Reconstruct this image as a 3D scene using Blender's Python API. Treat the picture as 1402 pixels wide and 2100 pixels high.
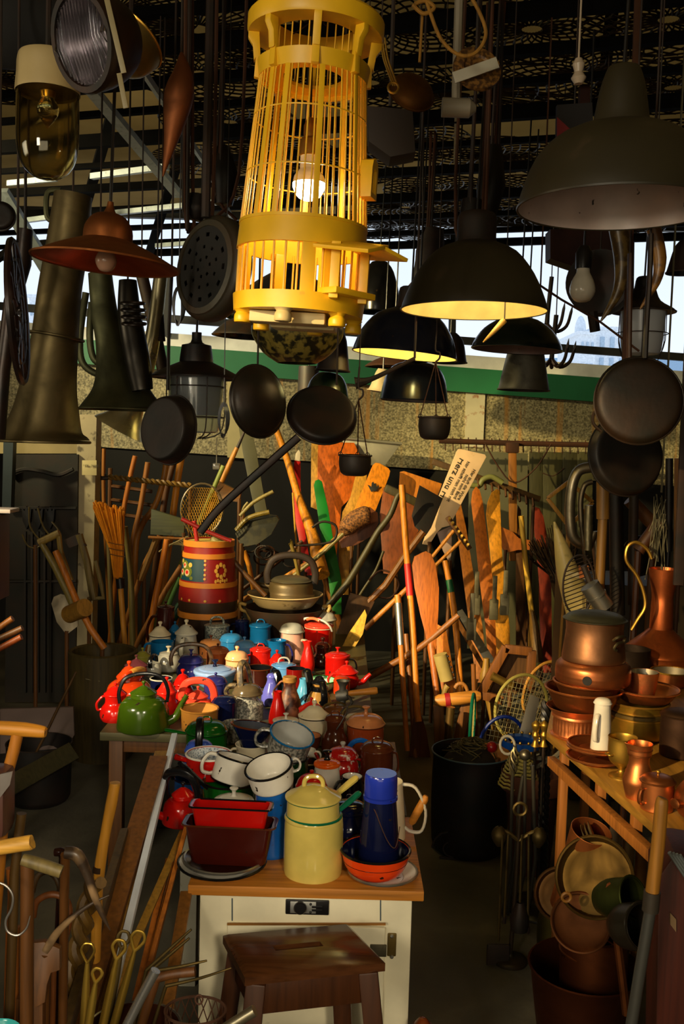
import bpy, bmesh, math, random
from mathutils import Vector, Matrix, Euler
random.seed(7)
R = math.radians
SC = bpy.context.scene
COL = SC.collection
for o in list(bpy.data.objects): bpy.data.objects.remove(o)

# ------------------------------------------------------------------ camera, world, lights, exposure
FPX, CX, CY, HOR, EYE = 2000.0, 701.0, 1050.0, 900.0, 1.62
PITCH = math.atan((CY - HOR) / FPX); ROLL = R(1.6)
cam = bpy.data.cameras.new('camera'); cam_o = bpy.data.objects.new('camera', cam); COL.objects.link(cam_o)
cam.sensor_fit = 'VERTICAL'; cam.sensor_height = 36.0; cam.lens = 36.0 * FPX / 2100.0
cam.clip_start = 0.05; cam.clip_end = 500
cam_o.matrix_world = Matrix.Translation((0, 0, EYE)) @ Matrix.Rotation(R(90) - PITCH, 4, 'X') @ Matrix.Rotation(ROLL, 4, 'Z')
SC.camera = cam_o
SC.view_settings.view_transform = 'Standard'; SC.view_settings.look = 'None'
SC.view_settings.exposure = 0.0; SC.view_settings.gamma = 1.0; SC.view_settings.use_curve_mapping = False
wd = bpy.data.worlds.new('sky'); SC.world = wd; wd.use_nodes = True
nt = wd.node_tree; nt.nodes.clear()
_o = nt.nodes.new('ShaderNodeOutputWorld'); _b = nt.nodes.new('ShaderNodeBackground')
_tc = nt.nodes.new('ShaderNodeTexCoord'); _sx = nt.nodes.new('ShaderNodeSeparateXYZ'); _cr = nt.nodes.new('ShaderNodeValToRGB')
nt.links.new(_tc.outputs['Generated'], _sx.inputs[0]); nt.links.new(_sx.outputs['Z'], _cr.inputs[0])
_cr.color_ramp.elements[0].position = 0.0; _cr.color_ramp.elements[0].color = (0.88, 0.94, 1.0, 1)
_cr.color_ramp.elements[1].position = 0.5; _cr.color_ramp.elements[1].color = (0.55, 0.74, 1.0, 1)
nt.links.new(_cr.outputs[0], _b.inputs[0]); _b.inputs[1].default_value = 1.12
nt.links.new(_b.outputs[0], _o.inputs[0])
def light(name, kind, loc, target, energy, color, **kw):
    l = bpy.data.lights.new(name, kind); l.energy = energy; l.color = color
    for k, v in kw.items(): setattr(l, k, v)
    o = bpy.data.objects.new(name, l); COL.objects.link(o); o.location = loc
    d = Vector(target) - Vector(loc); o.rotation_euler = d.to_track_quat('-Z', 'Y').to_euler()
    return o
WARM = (1.0, 0.79, 0.36)
# low sun that reaches in past the open left side of the shed
light('sunbeam_pots', 'SPOT', (-3.75, 0.1, 3.05), (-0.12, 4.35, 0.62), 3600, (1.0, 0.82, 0.50), spot_size=R(13), spot_blend=0.75, shadow_soft_size=0.04)
light('sunbeam_tools', 'SPOT', (-3.75, 1.6, 3.05), (0.75, 6.1, 1.25), 1800, WARM, spot_size=R(25), spot_blend=0.6, shadow_soft_size=0.05)
light('sunbeam_copper', 'SPOT', (-3.4, -1.6, 2.95), (0.92, 2.85, 0.98), 2000, (1.0, 0.74, 0.36), spot_size=R(13), spot_blend=0.6, shadow_soft_size=0.05)
light('sunbeam_wall', 'SPOT', (-3.3, 4.6, 2.9), (0.6, 7.4, 1.8), 480, (1.0, 0.87, 0.52), spot_size=R(80), spot_blend=0.8, shadow_soft_size=0.15)
# daylight from the open shop front behind the viewer, with added soft and spot lamps
light('front_daylight', 'AREA', (-0.6, -3.3, 1.3), (0.0, 3.0, 0.9), 46, (1.0, 0.84, 0.56), shape='RECTANGLE', size=3.4, size_y=1.8)
light('front_left_soft', 'AREA', (-1.9, -1.7, 2.15), (-0.1, 2.6, 0.9), 62, (1.0, 0.88, 0.66), shape='RECTANGLE', size=0.8, size_y=0.8)  # soft lamp added at the left front for highlights and modelling
light('left_daylight', 'AREA', (-3.6, 1.7, 2.0), (-0.4, 2.7, 2.15), 2.5, (1.0, 0.86, 0.6), shape='RECTANGLE', size=1.2, size_y=1.0, spread=R(60))
light('foreground_spot', 'SPOT', (0.9, -2.6, 2.9), (-0.45, 2.2, 0.62), 420, (1.0, 0.86, 0.62), spot_size=R(22), spot_blend=0.9, shadow_soft_size=0.25)  # spot added from the front right to brighten the left foreground
# ------------------------------------------------------------------ placing: a pixel and a depth give a point in the room
def ray(px, py):
    x0 = (px - CX) / FPX; y0 = (CY - py) / FPX; c, sn = math.cos(ROLL), math.sin(ROLL)
    xc = x0 * c - y0 * sn; yc = x0 * sn + y0 * c
    return Vector((xc, math.cos(PITCH) + yc * math.sin(PITCH), -math.sin(PITCH) + yc * math.cos(PITCH)))
def W(px, py, Y):
    d = ray(px, py); return Vector((0, 0, EYE)) + d * (Y / d.y)
def KM(px, py, Y): return (Y / ray(px, py).y) / FPX          # metres per pixel there
def onz(px, py, z):
    d = ray(px, py); return Vector((0, 0, EYE)) + d * ((z - EYE) / d.z)
def lin(c):
    c = c / 255.0
    return c / 12.92 if c <= 0.04045 else ((c + 0.055) / 1.055) ** 2.4
def rgb(*c):
    if len(c) == 1: c = c[0]
    return tuple(lin(x) for x in c) + (1.0,)
# ------------------------------------------------------------------ materials
_M = {}
def _new(key):
    m = bpy.data.materials.new(key); m.use_nodes = True; n = m.node_tree; n.nodes.clear()
    out = n.nodes.new('ShaderNodeOutputMaterial'); b = n.nodes.new('ShaderNodeBsdfPrincipled'); n.links.new(b.outputs[0], out.inputs[0])
    return m, n, b
def _noise(n, scale, detail=3, stretch=None, dist=0.0):
    tc = n.nodes.new('ShaderNodeTexCoord'); mp = n.nodes.new('ShaderNodeMapping'); t = n.nodes.new('ShaderNodeTexNoise')
    n.links.new(tc.outputs['Object'], mp.inputs[0]); n.links.new(mp.outputs[0], t.inputs['Vector'])
    if stretch: mp.inputs['Scale'].default_value = stretch
    t.inputs['Scale'].default_value = scale; t.inputs['Detail'].default_value = detail; t.inputs['Distortion'].default_value = dist
    return t.outputs[0]
def _ramp(n, src, stops):
    r = n.nodes.new('ShaderNodeValToRGB'); n.links.new(src, r.inputs[0]); e = r.color_ramp.elements
    e[0].position, e[0].color = stops[0]; e[1].position, e[1].color = stops[-1]
    for p, c in stops[1:-1]:
        x = e.new(p); x.color = c
    return r.outputs[0]
def _bump(n, b, src, s, d=0.002):
    u = n.nodes.new('ShaderNodeBump'); u.inputs['Strength'].default_value = s; u.inputs['Distance'].default_value = d
    n.links.new(src, u.inputs['Height']); n.links.new(u.outputs[0], b.inputs['Normal'])
def mul(c, f): return (min(1, c[0] * f), min(1, c[1] * f), min(1, c[2] * f), 1)
def enamel(c, chip=True, rough=0.16):
    k = ('en', tuple(c), chip, rough)
    if k in _M: return _M[k]
    m, n, b = _new('enamel'); col = rgb(c)
    a = _ramp(n, _noise(n, 14, 4), [(0.3, mul(col, 0.82)), (0.7, mul(col, 1.06))])
    if chip:
        mx = n.nodes.new('ShaderNodeMix'); mx.data_type = 'RGBA'
        f = _ramp(n, _noise(n, 38, 2), [(0.70, (0, 0, 0, 1)), (0.73, (1, 1, 1, 1))])
        n.links.new(f, mx.inputs[0]); n.links.new(a, mx.inputs[6]); mx.inputs[7].default_value = rgb(40, 30, 24); a = mx.outputs[2]
    n.links.new(a, b.inputs['Base Color']); b.inputs['Roughness'].default_value = rough
    _bump(n, b, _noise(n, 30, 1), 0.06)
    _M[k] = m; return m
def speck(c1, c2, scale=120, rough=0.3, thr=0.5):
    k = ('sp', tuple(c1), tuple(c2), scale, rough, thr)
    if k in _M: return _M[k]
    m, n, b = _new('speckled')
    n.links.new(_ramp(n, _noise(n, scale, 3), [(thr - 0.06, rgb(c1)), (thr + 0.06, rgb(c2))]), b.inputs['Base Color'])
    b.inputs['Roughness'].default_value = rough
    _M[k] = m; return m
def metal(c, rough=0.3, dark=0.45, scale=9, hammer=0.0):
    k = ('me', tuple(c), rough, dark, scale, hammer)
    if k in _M: return _M[k]
    m, n, b = _new('metal'); col = rgb(c)
    s = _noise(n, scale, 6, dist=0.6)
    n.links.new(_ramp(n, s, [(0.32, mul(col, dark)), (0.62, col)]), b.inputs['Base Color'])
    b.inputs['Metallic'].default_value = 0.92
    n.links.new(_ramp(n, s, [(0.3, (min(1, rough + 0.25),) * 3 + (1,)), (0.7, (rough,) * 3 + (1,))]), b.inputs['Roughness'])
    _bump(n, b, _noise(n, 60 if not hammer else 45, 2), 0.08 + hammer)
    _M[k] = m; return m
def iron(c=(38, 34, 30), rough=0.62, rust=0.25):
    k = ('ir', tuple(c), rough, rust)
    if k in _M: return _M[k]
    m, n, b = _new('iron'); col = rgb(c); ru = rgb(96, 52, 24)
    r = tuple(col[i] * (1 - rust) + ru[i] * rust for i in range(3)) + (1,)
    s = _noise(n, 12, 6)
    n.links.new(_ramp(n, s, [(0.35, col), (0.7, r)]), b.inputs['Base Color'])
    b.inputs['Roughness'].default_value = rough; b.inputs['Metallic'].default_value = 0.35
    _bump(n, b, _noise(n, 70, 4), 0.2)
    _M[k] = m; return m
def paint(c, rough=0.5, wear=None, scale=8, thr=0.62):
    k = ('pa', tuple(c), rough, wear, scale, thr)
    if k in _M: return _M[k]
    m, n, b = _new('paint'); col = rgb(c)
    a = _ramp(n, _noise(n, scale, 5), [(0.3, mul(col, 0.8)), (0.7, mul(col, 1.06))])
    if wear:
        mx = n.nodes.new('ShaderNodeMix'); mx.data_type = 'RGBA'
        f = _ramp(n, _noise(n, scale * 2.3, 6), [(thr, (0, 0, 0, 1)), (thr + 0.07, (1, 1, 1, 1))])
        n.links.new(f, mx.inputs[0]); n.links.new(a, mx.inputs[6]); mx.inputs[7].default_value = rgb(wear); a = mx.outputs[2]
    n.links.new(a, b.inputs['Base Color']); b.inputs['Roughness'].default_value = rough
    _bump(n, b, _noise(n, 60, 3), 0.12)
    _M[k] = m; return m
def wood(c, grain='Z', rough=0.5, con=0.55, scale=6):
    k = ('wo', tuple(c), grain, rough, con, scale)
    if k in _M: return _M[k]
    m, n, b = _new('wood'); col = rgb(c); col = (col[0], col[1] * .98, col[2] * .5, 1)
    st = {'X': (0.7, 14, 14), 'Y': (14, 0.7, 14), 'Z': (14, 14, 0.7)}[grain]
    s = _noise(n, scale, 5, stretch=st, dist=0.3)
    n.links.new(_ramp(n, s, [(0.28, mul(col, con)), (0.5, mul(col, 0.9)), (0.72, mul(col, 1.12))]), b.inputs['Base Color'])
    b.inputs['Roughness'].default_value = rough
    _bump(n, b, s, 0.15)
    _M[k] = m; return m
def glow(c, strength):
    k = ('gl', tuple(c), strength)
    if k in _M: return _M[k]
    m, n, b = _new('glowing_glass'); b.inputs['Base Color'].default_value = rgb(c)
    b.inputs['Emission Color'].default_value = rgb(c); b.inputs['Emission Strength'].default_value = strength
    _M[k] = m; return m
def glass(c=(235, 240, 235), rough=0.03):
    k = ('gs', tuple(c), rough)
    if k in _M: return _M[k]
    m, n, b = _new('glass'); b.inputs['Base Color'].default_value = rgb(c)
    b.inputs['Transmission Weight'].default_value = 1.0; b.inputs['Roughness'].default_value = rough; b.inputs['IOR'].default_value = 1.45
    _bump(n, b, _noise(n, 12, 2), 0.15)
    _M[k] = m; return m
IRON = iron(); BLACK = iron((16, 15, 14), 0.5, 0.08); RUST = iron((70, 44, 28), 0.75, 0.6); DKSTEEL = metal((120, 116, 108), 0.35, 0.35)
STEEL = metal((190, 188, 180), 0.25, 0.5); COPPER = metal((232, 136, 84), 0.26, 0.42); OLDCOPPER = metal((150, 92, 60), 0.42, 0.35); BRASS = metal((214, 168, 72), 0.28, 0.5)
DKBRASS = metal((120, 100, 58), 0.45, 0.4); GALV = metal((170, 178, 176), 0.42, 0.7, 20); PINE = wood((205, 150, 78)); DKWOOD = wood((96, 58, 30)); MIDWOOD = wood((160, 100, 48))
HONEY = wood((214, 134, 52)); BLKPLASTIC = paint((22, 20, 20), 0.35); GREYWOOD = wood((120, 104, 82))
# ------------------------------------------------------------------ mesh collector
def smooth_path(pts, n=4, closed=False):
    P = [Vector(p) for p in pts]
    if len(P) < 3: return P
    out = []; m = len(P); rng = range(m if closed else m - 1)
    for i in rng:
        a = P[(i - 1) % m] if closed or i > 0 else P[i]; b = P[i]; c = P[(i + 1) % m]; d = P[(i + 2) % m] if closed or i + 2 < m else c
        for j in range(n):
            t = j / n
            out.append(0.5 * ((2 * b) + (c - a) * t + (2 * a - 5 * b + 4 * c - d) * t * t + (3 * b - a - 3 * c + d) * t ** 3))
    if not closed: out.append(P[-1])
    return out
class G:
    def __init__(s): s.v = []; s.f = []
    def add(s, vs, fs, M=None):
        o = len(s.v)
        s.v += [tuple(M @ Vector(p)) if M else tuple(p) for p in vs]
        s.f += [tuple(i + o for i in f) for f in fs]; return s
    def lathe(s, prof, seg=32, M=None, arc=None, caps=False):
        vs = []; fs = []; n = len(prof)
        for (r, z) in prof:
            for k in range(seg):
                a = 2 * math.pi * k / seg; vs.append((r * math.cos(a), r * math.sin(a), z))
        for i in range(n - 1):
            for k in range(seg):
                a, b = i * seg + k, i * seg + (k + 1) % seg
                fs.append((a, b, b + seg, a + seg))
        if prof[0][0] > 1e-6 and caps: fs.append(tuple(range(seg))[::-1])
        if prof[-1][0] > 1e-6 and caps: fs.append(tuple((n - 1) * seg + k for k in range(seg)))
        return s.add(vs, fs, M)
    def tube(s, pts, r, seg=8, closed=False, M=None, flat=1.0, up=None):
        P = [Vector(p) for p in pts]; n = len(P)
        rad = r if isinstance(r, (list, tuple)) else [r] * n
        if len(rad) != n:
            src = rad; rad = [src[min(len(src) - 1, int(i / (n - 1) * (len(src) - 1)))] * (1 - (i / (n - 1) * (len(src) - 1)) % 1) + src[min(len(src) - 1, int(i / (n - 1) * (len(src) - 1)) + 1)] * ((i / (n - 1) * (len(src) - 1)) % 1) for i in range(n)]
        T = []
        for i in range(n):
            a = P[i - 1] if i > 0 else (P[-1] if closed else P[0]); b = P[i + 1] if i + 1 < n else (P[0] if closed else P[-1])
            t = b - a; T.append(t.normalized() if t.length > 1e-9 else Vector((0, 0, 1)))
        u = Vector(up) if up else (Vector((0, 0, 1)) if abs(T[0].z) < 0.9 else Vector((0, 1, 0)))
        vs = []; fs = []
        for i in range(n):
            u = (u - T[i] * u.dot(T[i]))
            if u.length < 1e-6: u = T[i].orthogonal()
            u.normalize(); w = T[i].cross(u)
            for k in range(seg):
                a = 2 * math.pi * k / seg
                vs.append(P[i] + (u * math.cos(a) + w * math.sin(a) * flat) * rad[i])
        for i in range(n if closed else n - 1):
            j = (i + 1) % n
            for k in range(seg):
                k2 = (k + 1) % seg
                fs.append((i * seg + k, i * seg + k2, j * seg + k2, j * seg + k))
        if not closed:
            fs.append(tuple(range(seg))[::-1]); fs.append(tuple((n - 1) * seg + k for k in range(seg)))
        return s.add(vs, fs, M)
    def box(s, c, size, bev=0.0, M=None):
        bm = bmesh.new(); bmesh.ops.create_cube(bm, size=1.0)
        for v in bm.verts: v.co = Vector((v.co.x * size[0], v.co.y * size[1], v.co.z * size[2]))
        if bev: bmesh.ops.bevel(bm, geom=bm.edges[:], offset=bev, segments=2, affect='EDGES', profile=0.6)
        bm.verts.ensure_lookup_table(); bm.verts.index_update()
        vs = [v.co + Vector(c) for v in bm.verts]; fs = [tuple(v.index for v in f.verts) for f in bm.faces]
        bm.free(); return s.add(vs, fs, M)
    def prism(s, a, d, bev=0.0):
        """closed outline a (3-D points) pushed along vector d"""
        a = [Vector(p) for p in a]; d = Vector(d); n = len(a)
        bm = bmesh.new(); v1 = [bm.verts.new(p) for p in a]; v2 = [bm.verts.new(p + d) for p in a]
        bm.faces.new(v1); bm.faces.new(v2[::-1])
        for i in range(n): bm.faces.new((v1[i], v1[(i + 1) % n], v2[(i + 1) % n], v2[i]))
        bmesh.ops.recalc_face_normals(bm, faces=bm.faces[:])
        if bev:
            A, B = set(v1), set(v2); ed = [e for e in bm.edges if set(e.verts) <= A or set(e.verts) <= B]
            bmesh.ops.bevel(bm, geom=ed, offset=bev, segments=2, affect='EDGES', profile=0.6)
        bm.verts.index_update()
        vs = [v.co.copy() for v in bm.verts]; fs = [tuple(v.index for v in f.verts) for f in bm.faces]; bm.free()
        return s.add(vs, fs)
    def bar(s, p, q, w, h, bev=0.0, up=(0, 0, 1)):
        """squared timber from p to q"""
        p = Vector(p); q = Vector(q); t = (q - p); L = t.length; t.normalize(); u = Vector(up)
        if abs(t.dot(u)) > 0.98: u = Vector((0, 1, 0))
        x = t.cross(u).normalized(); u = x.cross(t).normalized()
        M = Matrix((( x.x, t.x, u.x, 0), (x.y, t.y, u.y, 0), (x.z, t.z, u.z, 0), (0, 0, 0, 1)))
        return s.box((0, 0, 0), (w, L, h), bev, Matrix.Translation((p + q) / 2) @ M)
    def ball(s, c, r, seg=16, M=None, sz=1.0):
        n = seg // 2
        return s.lathe([(r * math.sin(math.pi * i / n), -r * sz * math.cos(math.pi * i / n)) for i in range(n + 1)], seg, (M or Matrix()) @ Matrix.Translation(Vector(c)))
    def shift(s, d):
        d = Vector(d); s.v = [tuple(Vector(p) + d) for p in s.v]; return s
    def centre(s):
        xs = [p[0] for p in s.v]; ys = [p[1] for p in s.v]; zs = [p[2] for p in s.v]
        return Vector(((min(xs) + max(xs)) / 2, (min(ys) + max(ys)) / 2, min(zs)))
BASE = {}
def mesh_of(name, g, mat, sharp=38):
    me = bpy.data.meshes.new(name); me.from_pydata(g.v, [], g.f); me.materials.append(mat)
    bm = bmesh.new(); bm.from_mesh(me); bmesh.ops.remove_doubles(bm, verts=bm.verts[:], dist=1e-6); bmesh.ops.recalc_face_normals(bm, faces=bm.faces[:]); bm.to_mesh(me); bm.free()
    me.polygons.foreach_set('use_smooth', [True] * len(me.polygons)); me.set_sharp_from_angle(angle=R(sharp)); me.update()
    return me
def tag(o, label=None, cat=None, group=None, kind=None):
    if label: o['label'] = label
    if cat: o['category'] = cat
    if group: o['group'] = group
    if kind: o['kind'] = kind
    return o
def thing(name, label, cat, loc, group=None, rot=None):
    e = bpy.data.objects.new(name, None); COL.objects.link(e); e.location = loc; e.empty_display_size = 0.02
    if rot: e.rotation_euler = rot
    BASE[e.name] = Vector(loc); return tag(e, label, cat, group)
def part(name, g, mat, parent, label=None, world=False):
    """a part in the local space of its parent; world=True: g is in room coordinates"""
    if world:
        b = BASE[parent.name]; g.shift(-b)
    o = bpy.data.objects.new(name, mesh_of(name, g, mat)); COL.objects.link(o); o.parent = parent
    BASE[o.name] = BASE[parent.name]
    if label: o['label'] = label
    return o
def solo(name, g, mat, label, cat, group=None, kind=None):
    """a thing that is a single mesh, g in room coordinates"""
    c = g.centre(); g.shift(-c)
    o = bpy.data.objects.new(name, mesh_of(name, g, mat)); COL.objects.link(o); o.location = c; BASE[o.name] = c
    return tag(o, label, cat, group, kind)
def struct(name, g, mat, label=None):
    o = solo(name, g, mat, label or name.replace('_', ' '), None, kind='structure'); return o
def copy_tree(o, parent=None):
    c = o.copy(); COL.objects.link(c); BASE[c.name] = BASE.get(o.name, Vector())
    if parent: c.parent = parent
    for ch in [x for x in COL.objects if x.parent == o]: copy_tree(ch, c)
    return c
def Wl(pts, Y=None, n=0):
    """pixel path -> room points; each pt (px,py[,Y])"""
    P = [W(p[0], p[1], p[2] if len(p) > 2 else Y) for p in pts]
    return smooth_path(P, n) if n else P
def sheet(out, Yt, Yb=None, th=0.012, n=0, y0=None, y1=None):
    """outline in pixels on a plane whose depth runs from Yt at its top to Yb at its bottom; a solid board th thick"""
    Yb = Yb if Yb is not None else Yt
    ys = [p[1] for p in out]; a = min(ys) if y0 is None else y0; b = max(ys) if y1 is None else y1
    P = [W(p[0], p[1], Yt + (Yb - Yt) * (p[1] - a) / max(1, b - a)) for p in out]
    if n: P = smooth_path(P, n, closed=True)
    g = G(); g.prism(P, (0, th, 0), bev=min(0.002, th * 0.25)); return g

def text_part(name, body, size, extrude, mat, parent, local, align='LEFT', bold=0.0):
    """lettering as a thin mesh"""
    cu = bpy.data.curves.new(name, 'FONT'); cu.body = body; cu.size = size; cu.extrude = extrude; cu.offset = bold; cu.align_x = align
    t = bpy.data.objects.new(name, cu); COL.objects.link(t); dg = bpy.context.evaluated_depsgraph_get(); dg.update()
    me = bpy.data.meshes.new_from_object(t.evaluated_get(dg)); bpy.data.objects.remove(t); bpy.data.curves.remove(cu)
    me.materials.clear(); me.materials.append(mat); o = bpy.data.objects.new(name, me); COL.objects.link(o); o.parent = parent; o.matrix_local = local; BASE[o.name] = BASE[parent.name]
    return o
# ------------------------------------------------------------------ the shed: floor, walls, roof, window band
def floor_mat():
    m, n, b = _new('concrete')
    s = _noise(n, 2.2, 8, dist=0.4)
    n.links.new(_ramp(n, s, [(0.3, rgb(58, 54, 44)), (0.55, rgb(90, 85, 70)), (0.75, rgb(128, 120, 100))]), b.inputs['Base Color'])
    b.inputs['Roughness'].default_value = 0.75; _bump(n, b, _noise(n, 40, 6), 0.4, 0.004); return m
def granite_mat():
    m, n, b = _new('granite')
    a = _ramp(n, _noise(n, 75, 4), [(0.34, rgb(96, 88, 62)), (0.5, rgb(150, 138, 98)), (0.66, rgb(190, 176, 132))])
    mx = n.nodes.new('ShaderNodeMix'); mx.data_type = 'RGBA'
    f = _ramp(n, _noise(n, 3.0, 4, stretch=(5, 5, 0.25)), [(0.57, (0, 0, 0, 1)), (0.68, (0.85, 0.85, 0.85, 1))])
    n.links.new(f, mx.inputs[0]); n.links.new(a, mx.inputs[6]); mx.inputs[7].default_value = rgb(196, 140, 62); 
    n.links.new(mx.outputs[2], b.inputs['Base Color']); b.inputs['Roughness'].default_value = 0.6; return m
def roof_mat():
    m = bpy.data.materials.new('translucent_roofing'); m.use_nodes = True; n = m.node_tree; n.nodes.clear()
    o = n.nodes.new('ShaderNodeOutputMaterial'); a = n.nodes.new('ShaderNodeBsdfTranslucent'); d = n.nodes.new('ShaderNodeBsdfDiffuse'); x = n.nodes.new('ShaderNodeMixShader')
    s = _ramp(n, _noise(n, 1.2, 5), [(0.3, (0.26, 0.175, 0.07, 1)), (0.7, (0.44, 0.31, 0.14, 1))])
    n.links.new(s, a.inputs[0]); n.links.new(s, d.inputs[0]); x.inputs[0].default_value = 0.3
    n.links.new(a.outputs[0], x.inputs[1]); n.links.new(d.outputs[0], x.inputs[2]); n.links.new(x.outputs[0], o.inputs[0]); return m
struct('floor', G().box((0, 2.8, -0.03), (8.2, 13.2, 0.06)), floor_mat(), 'worn grey concrete floor')
DARKWALL = paint((40, 36, 28), 0.8)
struct('wall_left', G().box((-3.95, 2.6, 1.9), (0.1, 12.8, 3.8)), DARKWALL)
struct('wall_right', G().box((3.95, 2.6, 1.9), (0.1, 12.8, 3.8)), DARKWALL)
struct('wall_front', G().box((0, -3.75, 1.9), (8, 0.1, 3.8)), DARKWALL)
YB = 7.4
def WP(px, py, Y=YB): return W(px, py, Y)
def wallslab(name, pts, th, m, label, Y=YB):
    g = G(); g.prism([WP(x, y, Y) for x, y in pts], (0, th, 0)); return struct(name, g, m, label)
wallslab('wall_back', [(-450, 870), (1900, 1030), (1900, 1480), (-450, 1440)], 0.12, paint((20, 17, 12), 0.85), 'dark boarded lower wall behind the tools')
GRAN = granite_mat()
wallslab('trim_1', [(-450, 690), (1900, 850), (1900, 1032), (-450, 872)], 0.15, GRAN, 'speckled granite parapet under the window band', YB - 0.03)
gb = G(); gb.prism([WP(-450, 650, YB - .1), WP(1900, 824, YB - .1), WP(1900, 874, YB - .1), WP(-450, 700, YB - .1)], (0, .3, 0))
struct('trim_2', gb, paint((38, 120, 74), 0.5, (70, 90, 60), 3, 0.7), 'green painted steel beam below the windows')
sl = G(); sl.prism([WP(-450, 624, YB + .05), WP(1900, 798, YB + .05), WP(1900, 826, YB + .05), WP(-450, 652, YB + .05)], (0, .4, 0))
struct('trim_3', sl, paint((250, 246, 236), 0.6), 'pale stone ledge outside the windows')
# window band: frame bars only, the panes stand open to the sky
wf = G()
wf.bar(WP(-450, 594), WP(1900, 770), .05, .055); wf.bar(WP(-450, 420), WP(1900, 480), .06, .06)
for px, a, b in ((148, 540, 680), (345, 545, 690), (500, 560, 690), (690, 560, 700), (930, 470, 720), (1292, 440, 760)):
    wf.bar(WP(px, a), WP(px - 4, b), .05, .06)
struct('window_1', wf, paint((30, 30, 26), 0.6), 'dark steel window frame along the back wall')
# left end of the shed: post, sheet panel, and white door jamb
struct('trim_4', G().prism([WP(158, 850, 5.6), WP(198, 850, 5.6), WP(188, 1330, 5.6), WP(154, 1330, 5.6)], (0, .12, 0)), paint((176, 160, 120), 0.6, (96, 84, 58), 6), 'cream painted post beside the brooms')
struct('trim_5', G().prism([WP(7, 905, 5.4), WP(27, 905, 5.4), WP(22, 1045, 5.4), WP(4, 1045, 5.4)], (0, .06, 0)), paint((44, 56, 56), 0.6), 'grey green steel post at the far left')
struct('trim_6', G().prism([WP(-260, 930, 5.6), WP(158, 930, 5.6), WP(158, 905, 5.6), WP(-260, 898, 5.6)], (0, .08, 0)), paint((150, 132, 84), 0.6), 'cream rail above the dark cast panel')
struct('trim_7', G().prism([WP(955, 800, YB - .05), WP(995, 802, YB - .05), WP(990, 918, YB - .05), WP(953, 916, YB - .05)], (0, .05, 0)), paint((214, 204, 168), 0.6, (150, 84, 30), 4, 0.58), 'cream post with rust stains in the granite wall')
struct('trim_8', G().prism([WP(466, 745, YB - .05), WP(500, 747, YB - .05), WP(500, 940, YB - .05), WP(466, 938, YB - .05)], (0, .05, 0)), paint((200, 184, 128), 0.6, (150, 120, 70), 4, 0.66), 'cream post behind the grey ski')
# roof: translucent sheeting on cross beams
rf = G(); rf.prism([Vector((-4, -3.8, 3.62)), Vector((4, -3.8, 3.62)), Vector((4, 9.2, 3.62)), Vector((-4, 9.2, 3.62))], (0, 0, .03))
struct('ceiling', rf, roof_mat(), 'brownish translucent roof sheeting')
BEAMM = paint((9, 8, 7), 0.95); BEAMM.node_tree.nodes['Principled BSDF'].inputs['Specular IOR Level'].default_value = 0.05
ZB = 3.08
def beamline(yl, x0=-60, x1=1470):
    f = lambda px: (880 + .028 * px) - (880 - yl) * (6000 + px) / 6000
    return (x0, f(x0)), (x1, f(x1))
for i, (yl, w, h) in enumerate(((-330, .1, .06), (-190, .1, .06), (-60, .1, .06), (60, .09, .06), (128, .08, .06), (197, .09, .065), (250, .07, .05), (303, .09, .07), (352, .07, .05), (397, .1, .08), (443, .08, .06), (478, .08, .06), (507, .08, .06), (528, .08, .06))):
    a, b = beamline(yl); g = G(); g.bar(onz(a[0], a[1], ZB), onz(b[0], b[1], ZB), w * .45, h * (.9 if i % 3 == 1 else .55))
    struct('beam' if i == 0 else 'beam.%03d' % i, g, BEAMM, 'dark roof cross beam')
SILV = paint((176, 186, 184), .4, (120, 130, 128), 20)
# slanting struts of the roof truss, galvanised and black
for i, (p, q, za, zb, w, m) in enumerate((((172, 165), (366, 400), 3.0, 2.92, .05, SILV), ((0, 390), (120, 590), 3.0, 2.55, .1, GALV), ((228, 240), (168, 450), 3.4, 3.1, .06, BEAMM), ((365, 330), (306, 520), 3.35, 3.0, .06, BEAMM),
        ((276, 120), (430, 350), 3.02, 3.0, .016, SILV), ((425, 345), (486, 470), 3.0, 2.95, .016, SILV), ((16, 376), (116, 366), 3.02, 3.02, .02, SILV), ((188, 362), (344, 342), 3.02, 3.02, .03, SILV), ((222, 438), (470, 412), 3.02, 3.02, .03, SILV), ((54, 452), (100, 446), 3.02, 3.02, .03, SILV), ((320, 504), (480, 492), 3.02, 3.02, .03, SILV), ((944, 0), (934, 330), 3.2, 3.0, .022, GALV), ((1260, -20), (1228, 240), 3.4, 3.2, .05, BEAMM))):
    g = G(); g.bar(onz(p[0], p[1], za), onz(q[0], q[1], zb), w, .03); struct('truss_beam' if i == 0 else 'truss_beam.%03d' % i, g, m, 'slanting strut under the roof')
# arched end window at the far left
ga = G(); ga.tube(smooth_path([WP(-60, 590, 6.6), WP(-10, 535, 6.6), WP(40, 508, 6.6), WP(120, 498, 6.6)], 6), .03, 6); struct('window_2', ga, BEAMM, 'dark arched window rim at the left end')
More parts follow.
